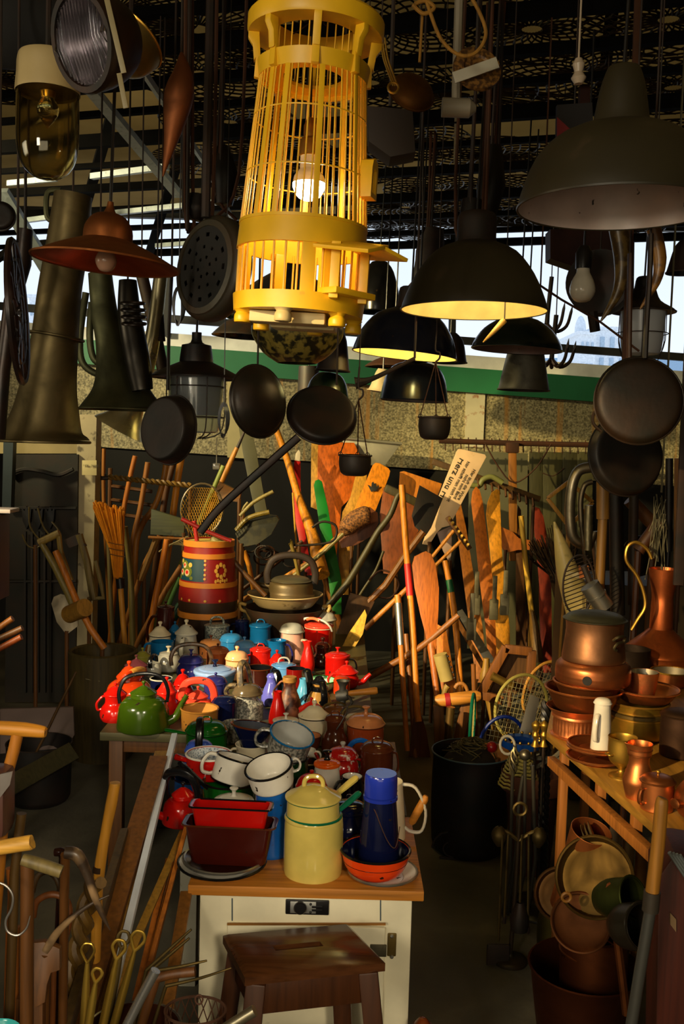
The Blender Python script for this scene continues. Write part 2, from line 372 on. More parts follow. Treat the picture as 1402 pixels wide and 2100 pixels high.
# hazy buildings across the street, seen through the window
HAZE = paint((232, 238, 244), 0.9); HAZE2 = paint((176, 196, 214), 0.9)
def blockhouse(px0, px1, py0, Y, m, label, dome=False):
    a = W(px0, py0, Y); b = W(px1, py0, Y); e = thing('distant_building', label, 'building', ((a.x + b.x) / 2, Y, -6))
    g = G(); g.box(((a.x + b.x) / 2, Y + 3, (a.z - 6) / 2), (b.x - a.x, 6, a.z + 6)); part('facade', g, m, e, world=True)
    w = b.x - a.x
    for i in range(2):
        for j in range(3):
            g = G(); g.box((a.x + w * (.2 + .3 * j), Y - .05, a.z - .8 - i * 1.3), (w * .12, .1, .7)); part('window', g, HAZE2, e, world=True)
    g = G(); g.box(((a.x + b.x) / 2, Y + 3, a.z + .1), (w + .3, 6.2, .2)); part('roof', g, m, e, world=True)
    if dome: g = G(); g.lathe([(w * .34, 0), (w * .34, .7), (w * .28, 1.0), (w * .15, 1.3), (0, 1.4)], 20, Matrix.Translation(((a.x + b.x) / 2, Y + 2, a.z))); part('turret', g, m, e, world=True)
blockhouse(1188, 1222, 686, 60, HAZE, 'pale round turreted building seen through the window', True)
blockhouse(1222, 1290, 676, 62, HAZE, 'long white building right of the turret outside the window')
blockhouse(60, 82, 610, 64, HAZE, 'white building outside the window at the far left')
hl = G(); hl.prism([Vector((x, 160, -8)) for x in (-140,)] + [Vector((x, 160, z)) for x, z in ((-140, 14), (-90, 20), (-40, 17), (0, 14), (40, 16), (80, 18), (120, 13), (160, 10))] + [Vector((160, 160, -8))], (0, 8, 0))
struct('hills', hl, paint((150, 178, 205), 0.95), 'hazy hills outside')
# ------------------------------------------------------------------ vessels: pots, kettles, jugs ... all turned from a profile, with lid, knob, handle and spout parts
ZT = 0.55                                   # height of the table tops
def cat_prof(pts, n=3):
    """smooth a profile of (r,z); a repeated point is a corner"""
    segs = [[]]
    for p in pts:
        if segs[-1] and p == segs[-1][-1]: segs.append([p])
        else: segs[-1].append(p)
    out = []
    for s in segs:
        q = [(v.x, v.y) for v in smooth_path([(a, b, 0) for a, b in s], n)] if len(s) > 2 else list(s)
        out += q if not out or out[-1] != q[0] else q[1:]
    return [(max(0.0, r), z) for r, z in out]
C_ = lambda *a: a
BODY = {   # r as a share of half the width, z as a share of the height
 'cyl': [(.93, 0), (.93, 0), (.99, .03), (1, .1), (1, .5), (1, 1)],
 'pan': [(.84, 0), (.84, 0), (.93, .06), (.97, .2), (1, 1)],
 'basin': [(.62, 0), (.62, 0), (.72, .05), (.86, .5), (.96, .93), (.96, .93), (1, 1)],
 'bowl': [(.5, 0), (.5, 0), (.7, .1), (.9, .45), (1, 1)],
 'kettle': [(.93, 0), (.93, 0), (1, .04), (.99, .2), (.95, .52), (.86, .74), (.66, .88), (.5, .92), (.5, .92), (.48, 1)],
 'coffee': [(.96, 0), (.96, 0), (1, .05), (.93, .4), (.8, .85), (.78, 1)],
 'belly': [(.86, 0), (.86, 0), (.99, .14), (1, .3), (.9, .5), (.7, .66), (.66, .8), (.72, 1)],
 'pear': [(.84, 0), (.84, 0), (.98, .14), (1, .28), (.8, .55), (.52, .8), (.46, .92), (.5, 1)],
 'round': [(.6, 0), (.6, 0), (.85, .12), (1, .42), (.96, .7), (.78, .92), (.7, 1)],
 'jug': [(.86, 0), (.86, 0), (.95, .06), (.98, .25), (.9, .6), (.84, .86), (.93, 1)],
 'can': [(.97, 0), (.97, 0), (1, .03), (1, .58), (.97, .66), (.72, .78), (.66, .84), (.66, .84), (.66, .97), (.72, 1)],
 'crock': [(.9, 0), (.9, 0), (1, .06), (1, .86), (.92, .97), (.92, 1)],
 'cone': [(.35, 0), (.35, 0), (.6, .4), (1, 1)],
 'plate': [(.62, 0), (.62, 0), (.66, .25), (.7, .3), (.95, .9), (1, 1)],
 'mug': [(.8, 0), (.8, 0), (.9, .05), (.94, .3), (1, 1)],
}
LID = {  # r share, z share of lid height
 'dome': [(1.05, 0), (1.06, .1), (1.0, .2), (1.0, .2), (.86, .62), (.55, .9), (0, 1)],
 'bell': [(1.06, 0), (1.06, .12), (.98, .2), (.98, .2), (.7, .5), (.5, .78), (.3, .92), (0, 1)],
 'flat': [(1.04, 0), (1.05, .3), (1.0, .5), (.8, .62), (.78, .75), (.4, .95), (0, 1)],
 'cap': [(1.04, 0), (1.04, 0), (1.03, .8), (.96, 1), (.96, 1), (0, 1)],
 'cone': [(1.05, 0), (1.05, .12), (.98, .2), (.98, .2), (.5, .66), (.2, .9), (0, 1)],
}
def shell(prof, t):
    """outer profile plus an inner wall t thick"""
    rim = prof[-1]; inner = [(max(0, r - t), z + (t if i == 0 else 0)) for i, (r, z) in enumerate(prof)]
    out = [(0, prof[0][1])] + prof + [(rim[0] - t * .5, rim[1] + t * .4)]
    out += inner[::-1]; z0 = prof[0][1] + t
    return out + [(0, z0)]
def loop_pts(z1, z2, r1, r2, out, a, M=None, sq=0.0):
    """handle curve leaving the wall at (r1,z1), coming back at (r2,z2), standing off by out, at compass angle a"""
    zm = (z1 + z2) / 2; dz = z2 - z1
    pts = [(r1 * .98, z1), (r1 + out * .65, z1 + dz * .06), (max(r1, r2) + out, zm + dz * .05), (r2 + out * .85, z2 + dz * .02), (r2 + out * .3, z2 + dz * .07), (r2 * .96, z2 - dz * .02)]
    c, s = math.cos(R(a)), math.sin(R(a)); return smooth_path([(r * c, r * s, z) for r, z in pts], 4)
def rad_at(prof, z):
    for (r0, z0), (r1, z1) in zip(prof, prof[1:]):
        if z0 <= z <= z1 and z1 > z0: return r0 + (r1 - r0) * (z - z0) / (z1 - z0)
    return prof[-1][0]
def vessel(name, label, cat, loc, w, h, body='cyl', m=None, lid=None, knob=None, side=None, ears=None, bail=None, stick=None, spout=None, rim=None, foot=None, band=None, group=None, rot=None, inner=None, wall=.0022, seg=36, prof=None, yaw=0, ribs=None):
    """w,h in metres. lid=(shape, height, material[, width share]); knob=(kind, size, material); side=list of (angle, z1, z2, out, radius, material);
    bail=(angle, height, radius, material[, foot share]); stick=(angle, z, length, radius, material, rise); spout=(angle, z1, z2, reach, r1, r2); rim=material; band=list of (z, material, radius)"""
    e = thing(name, label, cat, loc, group, rot)
    P = cat_prof([(r * w / 2, z * h) for r, z in (prof or BODY[body])])
    g = G().lathe(shell(P, wall), seg)
    if spout and spout[0] == 'lip':
        a = R(spout[1]); L = spout[2]; n = len(g.v)
        for i, v in enumerate(g.v):
            if v[2] > h * .72:
                ang = math.atan2(v[1], v[0]); d = abs((ang - a + math.pi) % (2 * math.pi) - math.pi)
                if d < .6:
                    k = (1 - d / .6) ** 2 * ((v[2] - h * .72) / (h * .28)) ** 2 * L
                    g.v[i] = (v[0] + math.cos(a) * k, v[1] + math.sin(a) * k, v[2] + k * .25)
    if ribs:
        for i, v in enumerate(g.v):
            if ribs[2] * h < v[2] < ribs[3] * h:
                q = 1 + ribs[1] * math.cos(ribs[0] * math.atan2(v[1], v[0])); g.v[i] = (v[0] * q, v[1] * q, v[2])
    part('body', g, m, e)
    if inner: part('lining', G().lathe([(max(0, r - wall * 1.6), z) for r, z in P] , seg), inner, e)
    top = P[-1][0]
    if rim: part('rim', G().lathe([(top - .001, h - .003), (top + .003, h - .002), (top + .0036, h + .001), (top + .001, h + .0035), (top - .0025, h + .002)], seg), rim, e)
    for z, bm_, br in (band or ()):
        r0 = rad_at(P, z * h); part('band', G().lathe([(r0 - .001, z * h - br), (r0 + br * .7, z * h - br * .6), (r0 + br * .7, z * h + br * .6), (r0 - .001, z * h + br)], seg), bm_, e)
    ztop = h
    if lid:
        lw = top * (lid[3] if len(lid) > 3 else 1.0); lp = cat_prof([(r * lw, h + .001 + z * lid[1]) for r, z in LID[lid[0]]])
        lo = part('lid', G().lathe(lp + [], seg), lid[2], e); ztop = h + lid[1]
        if knob:
            k, s, km = knob; g = G()
            if k == 'ball': g.lathe(cat_prof([(s * .35, ztop - .002), (s * .3, ztop + s * .35), (s * .55, ztop + s * .75), (s * .5, ztop + s * 1.15), (0, ztop + s * 1.3)]), 16)
            elif k == 'stem': g.lathe(cat_prof([(s * .7, ztop - .003), (s * .35, ztop + s * .2), (s * .3, ztop + s * .8), (s * .6, ztop + s * 1.1), (s * .6, ztop + s * 1.3), (0, ztop + s * 1.4)]), 14)
            else:
                a = R(yaw); c, q = math.cos(a), math.sin(a)
                g.tube(smooth_path([(c * x * s, q * x * s, ztop - .004 + z * s) for x, z in ((-.8, -.1), (-.75, .5), (-.35, .85), (.35, .85), (.75, .5), (.8, -.1))], 4), s * .14 if k == 'loop' else s * .2, 8)
            part('knob', g, km, lo)
    for a, z1, z2, out, r, hm in (side or ()):
        part('handle', G().tube(loop_pts(z1 * h, z2 * h, rad_at(P, z1 * h), rad_at(P, z2 * h), out, a), r, 8, flat=1.7), hm, e)
    if ears:
        z, out, r, hm, a0 = ears
        for a in (a0, a0 + 180):
            c, q = math.cos(R(a)), math.sin(R(a)); r0 = rad_at(P, z * h)
            pts = [(r0 * .97, -out), (r0 + out * .8, -out * .9), (r0 + out, 0), (r0 + out * .8, out * .9), (r0 * .97, out)]
            part('handle', G().tube(smooth_path([(x * c - y * q, x * q + y * c, z * h) for x, y in pts], 4), r, 8), hm, e)
    if bail:
        a, bh, r, hm = bail[:4]; fr = bail[4] if len(bail) > 4 else .95; zf = bail[5] if len(bail) > 5 else .85
        c, q = math.cos(R(a)), math.sin(R(a)); r0 = rad_at(P, zf * h) * fr + r
        pts = [(-r0, zf * h), (-r0 * 1.04, zf * h + bh * .4), (-r0 * .75, zf * h + bh * .86), (0, zf * h + bh), (r0 * .75, zf * h + bh * .86), (r0 * 1.04, zf * h + bh * .4), (r0, zf * h)]
        tilt = bail[6] if len(bail) > 6 else 0
        part('handle', G().tube(smooth_path([(x * c - q * tilt * (z - zf * h), x * q + c * tilt * (z - zf * h), z) for x, z in pts], 5), r, 8, flat=1.5), hm, e)
        if len(bail) > 7: part('grip', G().tube([(x * c - q * tilt * bh, x * q + c * tilt * bh, zf * h + bh * (1 - .14 * (x / r0 / .5) ** 2 * 1.0)) for x in (-r0 * .5, -r0 * .25, 0, r0 * .25, r0 * .5)], r * 2.0, 10), bail[7], e)
    if stick:
        a, z, L, r, hm, rise = stick; c, q = math.cos(R(a)), math.sin(R(a)); r0 = rad_at(P, z * h) * .96
        part('handle', G().tube([((r0 + L * t) * c, (r0 + L * t) * q, z * h + rise * t) for t in (0, .15, .5, .9, 1)], [r * .8, r * .8, r, r * 1.1, r * .8], 10, flat=1.5), hm, e)
    if spout and spout[0] != 'lip':
        a, z1, z2, reach, r1, r2 = spout; c, q = math.cos(R(a)), math.sin(R(a)); r0 = rad_at(P, z1 * h) * .9
        pts = [(r0, z1 * h), (r0 + reach * .45, z1 * h + (z2 - z1) * h * .18), (r0 + reach * .72, z1 * h + (z2 - z1) * h * .62), (r0 + reach, z2 * h)]
        part('spout', G().tube(smooth_path([(x * c, x * q, z) for x, z in pts], 4), [r1, r1 * .8, r2 * 1.15, r2], 12), m, e)
    return e
class Slot: pass
POTS = []; KEY = {}; FIX = []
def by_label(t): return [o for o in COL.objects if o.get('label', '').startswith(t)][0]
def put(key, px, py, w, h, name, label, cat, up=0, on=None, z=None, Y=None, fp=1.0, Z0=ZT, **kw):
    """queue a vessel: base centre at pixel (px,py) on the table, w and h in pixels; it is nudged clear of its neighbours before it is built.
    on=key: rests on that vessel with its base z metres above the table."""
    s = Slot(); s.key = key; s.w, s.h, s.name, s.label, s.cat, s.kw = w, h, name, label, cat, kw; s.on = on; s.z = z or 0.0
    if on is None:
        s.p = onz(px, py, Z0); s.p.z = Z0; s.k = KM(px, py, s.p.y); s.cd = math.cos(math.atan2(EYE - Z0, s.p.y)); s.z = 0
    else:
        b = KEY[on]; Y = Y or b.p.y; s.p = W(px, py, Y); s.k = KM(px, py, Y); s.cd = math.cos(math.atan2(EYE - s.p.z, Y)); s.z = s.p.z - b.Z0 if z is None else z; s.p.z = b.Z0 + s.z
    s.Z0 = Z0; s.r = s.w * s.k / 2 * fp; s.off = Vector((0, 0, 0)); POTS.append(s); KEY[key] = s; return s
def settle(it=160):
    b = [s for s in POTS if s.on is None]
    for _ in range(it):
        for i in range(len(b)):
            for j in range(i + 1, len(b)):
                p, q = b[i], b[j]
                d = (q.p + q.off) - (p.p + p.off); d.z = 0; need = (p.r + q.r) * 1.01; L = d.length
                if L < need:
                    if L < 1e-5: d = Vector((0, 1, 0)); L = 1
                    push = Vector((d.x * .45, d.y, 0)); push = push / max(push.length, 1e-6) * (need - L) * .26
                    p.off -= push; q.off += push
        for s in b:
            if s.Z0 != ZT: continue
            for c, r in FIX:
                d = s.p + s.off - c; d.z = 0; n_ = s.r * 1.03 + r - d.length
                if n_ > 0: s.off += Vector((d.x * .4, -abs(d.y), 0)).normalized() * n_ * .5
            c = s.p + s.off; lo, hi = (-.91, .15) if c.y > 3.41 else (-.50, .185)
            s.off.x += max(0, lo + s.r * .8 - c.x) - max(0, c.x + s.r * .8 - hi)
            if 3.41 < c.y < 3.43 + s.r * .5: s.off.y += .004
def build_pots():
    settle()
    for s in POTS:
        root = s
        while root.on: root = KEY[root.on]
        loc = s.p + root.off; k = s.k * ((s.p.y + root.off.y) / s.p.y); s.built = k
        ks = dict(s.kw); f = lambda t: tuple(t)
        u = k                                            # pixels -> metres inside the options
        if 'lid' in ks: ks['lid'] = (ks['lid'][0], ks['lid'][1] * u, *ks['lid'][2:])
        if 'knob' in ks: ks['knob'] = (ks['knob'][0], ks['knob'][1] * u, ks['knob'][2])
        if ks.get('side'): ks['side'] = [(a, z1, z2, o * u, r * u, m) for a, z1, z2, o, r, m in ks['side']]
        if 'ears' in ks: z, o, r, m, a = ks['ears']; ks['ears'] = (z, o * u, r * u, m, a)
        if 'bail' in ks: b = ks['bail']; ks['bail'] = (b[0], b[1] * u, b[2] * u, *b[3:])
        if 'stick' in ks: a, z, L, r, m, rise = ks['stick']; ks['stick'] = (a, z, L * u, r * u, m, rise * u)
        if 'spout' in ks:
            sp = ks['spout']; ks['spout'] = ('lip', sp[1], sp[2] * u) if sp[0] == 'lip' else (sp[0], sp[1], sp[2], sp[3] * u, sp[4] * u, sp[5] * u)
        if 'band' in ks: ks['band'] = [(z, m, r * u) for z, m, r in ks['band']]
        vessel(s.name, s.label, s.cat, loc, s.w * k, s.h * k / s.cd, **ks)
# ------------------------------------------------------------------ cabinet, tables and stool that carry the enamelware
def on_z(px, py, z=ZT): return onz(px, py, z)
cf = onz(385, 1815, ZT).y            # front of the cabinet top
xl, xr = onz(385, 1815, ZT).x, onz(868, 1820, ZT).x
DEP = .46
cab = thing('cabinet', 'low cream painted cabinet with wooden top carrying the yellow pot', 'cabinet', ((xl + xr) / 2, cf + DEP / 2, 0))
CREAM = paint((240, 230, 196), 0.45, (150, 128, 90), 7, 0.70); SEAM = paint((70, 84, 90), 0.6)
g = G(); g.box(((xl + xr) / 2, cf + DEP / 2, ZT - .0125), (xr - xl, DEP, .025), .003); part('worktop', g, wood((186, 118, 52), 'X'), cab, 'honey coloured wooden worktop', world=True)
g = G(); g.box(((xl + xr) / 2 + .0, cf + DEP / 2 + .012, (ZT - .025) / 2), (xr - xl - .05, DEP - .03, ZT - .025), .006); part('carcass', g, CREAM, cab, world=True)
fy = cf + .027
def fx(px, py): return W(px, py, fy)
for px in (476, 780):
    g = G(); a, b = fx(px, 1842), fx(px, 1888); g.bar(a, b, .003, .003); part('panel_seam', g, SEAM, cab, world=True)
a, b = fx(467, 1890), fx(790, 1890); dz = .36
g = G(); g.box(((a.x + b.x) / 2, fy - .004, a.z - dz / 2), (b.x - a.x, .014, dz), .004); dr = part('door', g, CREAM, cab, 'cream door with chipped brown edge', world=True)
g = G(); g.bar(a + Vector((0, -.012, 0)), b + Vector((0, -.012, 0)), .004, .005); part('door_edge', g, wood((150, 100, 50), 'X'), dr, world=True)
# hinge
g = G(); c = fx(803, 1937); g.box(c, (.022, .006, .058), .003); hg = part('hinge', g, metal((150, 126, 70), .4), cab, 'worn brass hinge', world=True)
g = G(); c2 = fx(775, 1944); g.box(c2 + Vector((0, -.012, 0)), (.04, .005, .03), .002); part('hinge_leaf', g, metal((120, 112, 90), .45), hg, world=True)
for py in (1918, 1960):
    g = G(); c = fx(803, py); g.ball((c.x, c.y - .005, c.z), .005, 8); part('screw', g, STEEL, hg, world=True)
# dial lock plate
c = fx(630, 1859)
g = G(); g.box(c + Vector((0, -.003, 0)), (.105, .006, .037), .003); lk = part('dial_plate', g, BLKPLASTIC, cab, 'black plate with round dial', world=True)
g = G(); g.box(c + Vector((-.01, -.007, .001)), (.062, .003, .029), .001); part('silver_face', g, metal((205, 205, 200), .35, .8), lk, 'silver face', world=True)
g = G(); g.lathe([(0, 0), (.0155, 0), (.0155, .006), (.013, .009), (0, .009)], 24, Matrix.Translation(c + Vector((-.017, -.008, .001))) @ Matrix.Rotation(R(90), 4, 'X')); part('dial', g, BLKPLASTIC, lk, world=True)
for dx, dz in ((.008, .010), (.008, -.010)):
    g = G(); g.ball(c + Vector((dx, -.008, dz)), .0035, 10); part('button', g, BLKPLASTIC, lk, world=True)
for dz in (.004, -.004):
    g = G(); g.box(c + Vector((.024, -.009, dz)), (.026, .004, .0055), .001); part('slider', g, BLKPLASTIC, lk, world=True)
# trestle tables behind the cabinet
def trestle(label, x0, x1, y0, y1, m, legs):
    e = thing('trestle_table', label, 'table', ((x0 + x1) / 2, (y0 + y1) / 2, 0))
    g = G(); g.box(((x0 + x1) / 2, (y0 + y1) / 2, ZT - .015), (x1 - x0, y1 - y0, .03), .003); part('tabletop', g, m, e, world=True)
    for x in (x0 + .05, x1 - .05):
        for y in (y0 + .06, y1 - .06):
            g = G(); g.box((x, y, (ZT - .03) / 2), (.05, .05, ZT - .03), .003); part('leg', g, legs, e, world=True)
    for y in (y0 + .06, y1 - .06):
        g = G(); g.box(((x0 + x1) / 2, y, ZT - .06), (x1 - x0 - .12, .025, .05), .002); part('rail', g, legs, e, world=True)
mid0 = cf + DEP + .012
trestle('weathered grey wooden table right behind the cream cabinet', onz(322, 1716, ZT).x, xr - .01, mid0, 3.40, wood((84, 76, 60), 'X'), paint((150, 146, 128), .7, (90, 80, 60)))
trestle('wide grey table carrying the green kettle and the pots behind it', onz(186, 1524, ZT).x, .14, 3.415, 5.30, wood((78, 74, 62), 'X'), DKWOOD)
# stool
SZ = .5
st = [onz(457, 1912, SZ), onz(714, 1890, SZ), onz(790, 1968, SZ), onz(502, 1998, SZ)]
cc = (st[0] + st[1] + st[2] + st[3]) / 4
so = thing('stool', 'dark brown wooden stool with hand slot in front of the cream cabinet', 'stool', (cc.x, cc.y, 0))
SW = wood((80, 46, 34), 'X', .25); SW2 = wood((70, 36, 20), 'Z', .4)
def slot_seat():
    bm = bmesh.new(); th = .026
    U = (st[1] - st[0]); V = (st[3] - st[0])
    def pt(u, v, z): 
        p = st[0].lerp(st[1], u).lerp(st[3].lerp(st[2], u), v); return bm.verts.new((p.x, p.y, SZ + z))
    us = [0, .035, .30, .66, .965, 1]; vs = [0, .06, .43, .55, .92, 1]
    def zz(i, j, top): return (-.008 if i in (0, 5) or j in (0, 5) else 0) if top else -th
    gr = {}
    for t in (1, 0):
        for i, u in enumerate(us):
            for j, v in enumerate(vs): gr[(i, j, t)] = pt(u, v, zz(i, j, t))
    for i in range(5):
        for j in range(5):
            if (i, j) == (2, 2): continue
            bm.faces.new([gr[(i, j, 1)], gr[(i + 1, j, 1)], gr[(i + 1, j + 1, 1)], gr[(i, j + 1, 1)]])
            bm.faces.new([gr[(i, j, 0)], gr[(i, j + 1, 0)], gr[(i + 1, j + 1, 0)], gr[(i + 1, j, 0)]])
    def wall(a, b): bm.faces.new([gr[(*a, 1)], gr[(*a, 0)], gr[(*b, 0)], gr[(*b, 1)]])
    for i in range(5): wall((i, 0), (i + 1, 0)); wall((i + 1, 5), (i, 5)); wall((0, i + 1), (0, i)); wall((5, i), (5, i + 1))
    for a, b in (((2, 2), (2, 3)), ((2, 3), (3, 3)), ((3, 3), (3, 2)), ((3, 2), (2, 2))): wall(a, b)
    g = G(); bm.verts.index_update(); g.add([v.co.copy() for v in bm.verts], [tuple(v.index for v in f.verts) for f in bm.faces]); bm.free(); return g
part('seat', slot_seat(), SW, so, world=True)
ins = [cc + (p - cc) * .80 for p in st]; outw = [cc + (p - cc) * 1.12 for p in st]
for p, q in zip(ins, outw):
    g = G(); g.bar(Vector((p.x, p.y, SZ - .026)), Vector((q.x, q.y, 0)), .042, .042, .004, up=(0, 1, 0)); part('leg', g, SW2, so, world=True)
for i in range(4):
    a, b = ins[i], ins[(i + 1) % 4]; g = G(); g.bar(Vector((a.x, a.y, SZ - .062)), Vector((b.x, b.y, SZ - .062)), .02, .07, .002); part('apron', g, SW2, so, world=True)
    a, b = cc + (st[i] - cc) * 1.02, cc + (st[(i + 1) % 4] - cc) * 1.02; g = G(); g.bar(Vector((a.x, a.y, .2)), Vector((b.x, b.y, .2)), .02, .035, .002); part('stretcher', g, SW2, so, world=True)
# ------------------------------------------------------------------ the enamelware on the tables
RED = enamel((186, 18, 10)); RED2 = enamel((200, 30, 20)); CORAL = enamel((214, 66, 46)); DKRED = enamel((120, 14, 10)); ORANGE = enamel((176, 50, 12)); BRIGHTOR = enamel((236, 70, 18))
WHITE = enamel((228, 222, 208)); IVORY = enamel((226, 212, 178)); GREYW = enamel((178, 174, 160)); BLUE = enamel((20, 92, 176)); TEALB = enamel((16, 96, 150)); LBLUE = enamel((92, 150, 206)); PBLUE = enamel((140, 170, 220))
NAVY = enamel((12, 18, 52), rough=.12); INDIGO = enamel((40, 40, 104)); PURPLE = enamel((96, 96, 190)); GREEN = enamel((12, 84, 20)); KGREEN = enamel((48, 70, 8)); DKGREEN = enamel((14, 48, 16)); MINT = enamel((140, 206, 160))
BROWN = enamel((84, 38, 18)); MAROON = enamel((56, 20, 12)); TAN = enamel((196, 124, 76)); PEACH = enamel((236, 180, 128)); OCHRE = enamel((158, 106, 44)); YELLOW = enamel((214, 190, 96), chip=False, rough=.14); MAUVE = enamel((110, 54, 62)); OLIVE = enamel((112, 108, 40))
BLK = enamel((14, 14, 16), rough=.2); GRANITEWARE = speck((60, 66, 66), (130, 136, 130), 160); GREYSPK = speck((86, 86, 80), (158, 154, 142), 120); REDMARB = speck((232, 220, 206), (176, 24, 18), 60, .18, .38); WHITESPK = speck((120, 134, 148), (206, 212, 214), 200, .2, .45); RUSTPITCH = speck((64, 30, 16), (150, 92, 60), 22, .45)
GRIP = wood((206, 134, 62), 'X'); CORK = wood((170, 120, 66), 'X')
def pot(key, px, yr, yb, w, name, label, cat, up=0, **kw):
    """yr: rim centre, yb: front bottom edge, both pixels"""
    sn = math.sin(math.atan((yb - 900) / 2000)); base = yb - w * .46 * sn
    return put(key, px, base, w, base - yr, name, label, cat, **kw)
S = lambda a, z1=.85, z2=.25, out=14, r=2.6, m=None: (a, z1, z2, out, r, m)
# front of the cabinet
put('plate_l', 455, 1780, 178, 14, 'plate', 'cream plate with dark rim, lowest under the brown roasting pan', 'plate', body='plate', m=WHITE, rim=BLK, fp=.8)
put('plate_l2', 460, 1770, 164, 13, 'plate', 'dark brown plate between the cream plate and the brown roasting pan', 'plate', body='plate', m=MAROON, on='plate_l', rim=STEEL)
pot('yellow', 641, 1678, 1810, 120, 'double_boiler', 'pale yellow enamel double boiler with green rims on the cabinet', 'pot', body='crock', m=YELLOW, rim=enamel((20, 100, 64)), stick=(38, .93, 62, 5.5, enamel((24, 128, 92)), 30))
put('yellow_top', 641, 1680, 116, 42, 'boiler_insert', 'pale yellow upper pan with arched lid handle sitting on the double boiler', 'pot', on='yellow', prof=[(.92, 0), (.92, 0), (1, .06), (1.0, .18), (.94, .26), (.94, .26), (.92, 1)], m=YELLOW, lid=('bell', 27, YELLOW, 1.02), knob=('grip', 24, YELLOW), rim=enamel((20, 100, 64)), stick=(38, .8, 62, 6, YELLOW, 30))
pot('cyl', 556, 1622, 1763, 69, 'canister', 'tall bright blue enamel canister with a white cup tipped in its top', 'canister', body='cyl', m=BLUE, rim=BLK)
put('cup_on_cyl', 560, 1610, 96, 42, 'cup', 'white enamel cup with black rim tipped on the blue canister', 'cup', on='cyl', body='mug', m=WHITE, rim=BLK, rot=(R(14), R(-13), 0), side=[S(20, .9, .3, 18, 2.4, WHITE)])
put('plate_r', 797, 1799, 140, 13, 'plate', 'cream plate with metal rim under the orange bowl', 'plate', body='plate', m=WHITE, rim=STEEL, fp=.9)
put('bowl_r', 781, 1793, 141, 48, 'bowl', 'bright orange enamel bowl with black rim holding the navy coffee pot', 'bowl', on='plate_r', body='bowl', m=BRIGHTOR, inner=NAVY, rim=BLK, band=[(.62, BLK, .8)])
put('coffee_navy', 788, 1786, 82, 146, 'coffee_pot', 'tall navy coffee pot with blue cap standing in the orange bowl', 'coffee pot', on='bowl_r', prof=[(.86, 0), (.86, 0), (1, .08), (1, .3), (.86, .75), (.76, 1)], m=NAVY, lid=('cap', 44, enamel((26, 44, 150)), 1.04), band=[(.97, enamel((26, 44, 150)), 5)])
pot('milkcan', 806, 1612, 1736, 78, 'milk_jug', 'cream enamel milk jug with wooden gripped handle behind the navy coffee pot', 'jug', body='coffee', m=IVORY, side=[(-8, .96, .2, 40, 3.2, WHITE)])
pot('kettle_navy', 722, 1662, 1752, 108, 'kettle', 'dark navy round kettle between the yellow boiler and the navy coffee pot', 'kettle', body='round', m=NAVY, lid=('dome', 18, NAVY), knob=('ball', 12, NAVY))
# second row
pot('kettle_red', 374, 1634, 1700, 84, 'kettle', 'small red kettle with thick black handle at the left end of the grey table', 'kettle', body='kettle', m=RED, lid=('cone', 18, RED, 1.1), knob=('ball', 8, BLK), bail=(160, 66, 6, BLK, .9, .8, .25), spout=(196, .25, 1.15, 36, 9, 4.5))
pot('blue_low', 400, 1596, 1652, 84, 'saucepan', 'bright blue saucepan under the red pan with speckled lining', 'pan', body='cyl', m=BLUE, rim=NAVY, bail=(8, 32, 2.6, BLK, 1, .9, -.2, CORK))
put('red_pan', 428, 1592, 92, 44, 'saucepan', 'red saucepan with speckled white lining stacked on the blue saucepan', 'pan', on='blue_low', body='pan', m=RED, inner=WHITESPK, rim=WHITE, stick=(184, .7, 26, 6, RED, 8), up=0)
pot('green_pan', 468, 1602, 1678, 106, 'saucepan', 'green saucepan with long black handle under the tipped white mug', 'pan', body='cyl', m=GREEN, rim=BLK, stick=(216, .9, 62, 6, BLK, 62))
put('white_mug', 474, 1602, 88, 46, 'mug', 'large white enamel mug tipped over on the green saucepan', 'mug', on='green_pan', body='cyl', m=WHITE, rim=BLK, rot=(R(-10), R(14), 0), side=[S(182, .92, .15, 24, 4, WHITE)])
pot('white_lidpot', 478, 1650, 1712, 80, 'lidded_pot', 'small white pot with flat white lid behind the red roasting pan', 'pot', body='cyl', m=WHITE, lid=('flat', 15, WHITE), knob=('stem', 14, WHITE))
pot('orange_rim', 673, 1574, 1646, 64, 'lidded_pot', 'white pot with orange ringed lid and black knob', 'pot', body='coffee', m=WHITE, lid=('flat', 12, enamel((236, 96, 20)), 1.05), knob=('stem', 15, BLK))
pot('polka', 637, 1616, 1672, 62, 'lidded_pot', 'red lidded pot with dark spotted lid behind the yellow boiler', 'pot', body='cyl', m=RED, lid=('dome', 26, speck((150, 16, 10), (196, 24, 16), 16, .15, .32)), knob=('ball', 8, RED))
pot('bw_jug', 716, 1592, 1650, 48, 'jug', 'small black jug with white inside beside the blue capped coffee pot', 'jug', body='jug', m=BLK, inner=WHITE, spout=('lip', -60, 7), side=[S(200, .85, .3, 14, 2.6, BLK)])
pot('brown_can', 771, 1540, 1612, 68, 'coffee_pot', 'shiny brown lidded coffee pot behind the blue capped pot', 'coffee pot', prof=[(.96, 0), (.96, 0), (1.06, .1), (1.06, .24), (.97, .3), (.97, .3), (.97, 1)], m=BROWN, lid=('dome', 17, BROWN), knob=('loop', 13, BROWN), side=[S(10, .9, .3, 12, 2.4, BROWN)])
pot('marble', 701, 1553, 1606, 68, 'teapot', 'red and white marbled teapot with white knob', 'teapot', body='round', m=REDMARB, lid=('dome', 19, REDMARB, 1.3), knob=('ball', 10, GREYW), spout=(182, .4, 1.15, 26, 6, 3), side=[S(0, .9, .3, 14, 2.4, REDMARB)])
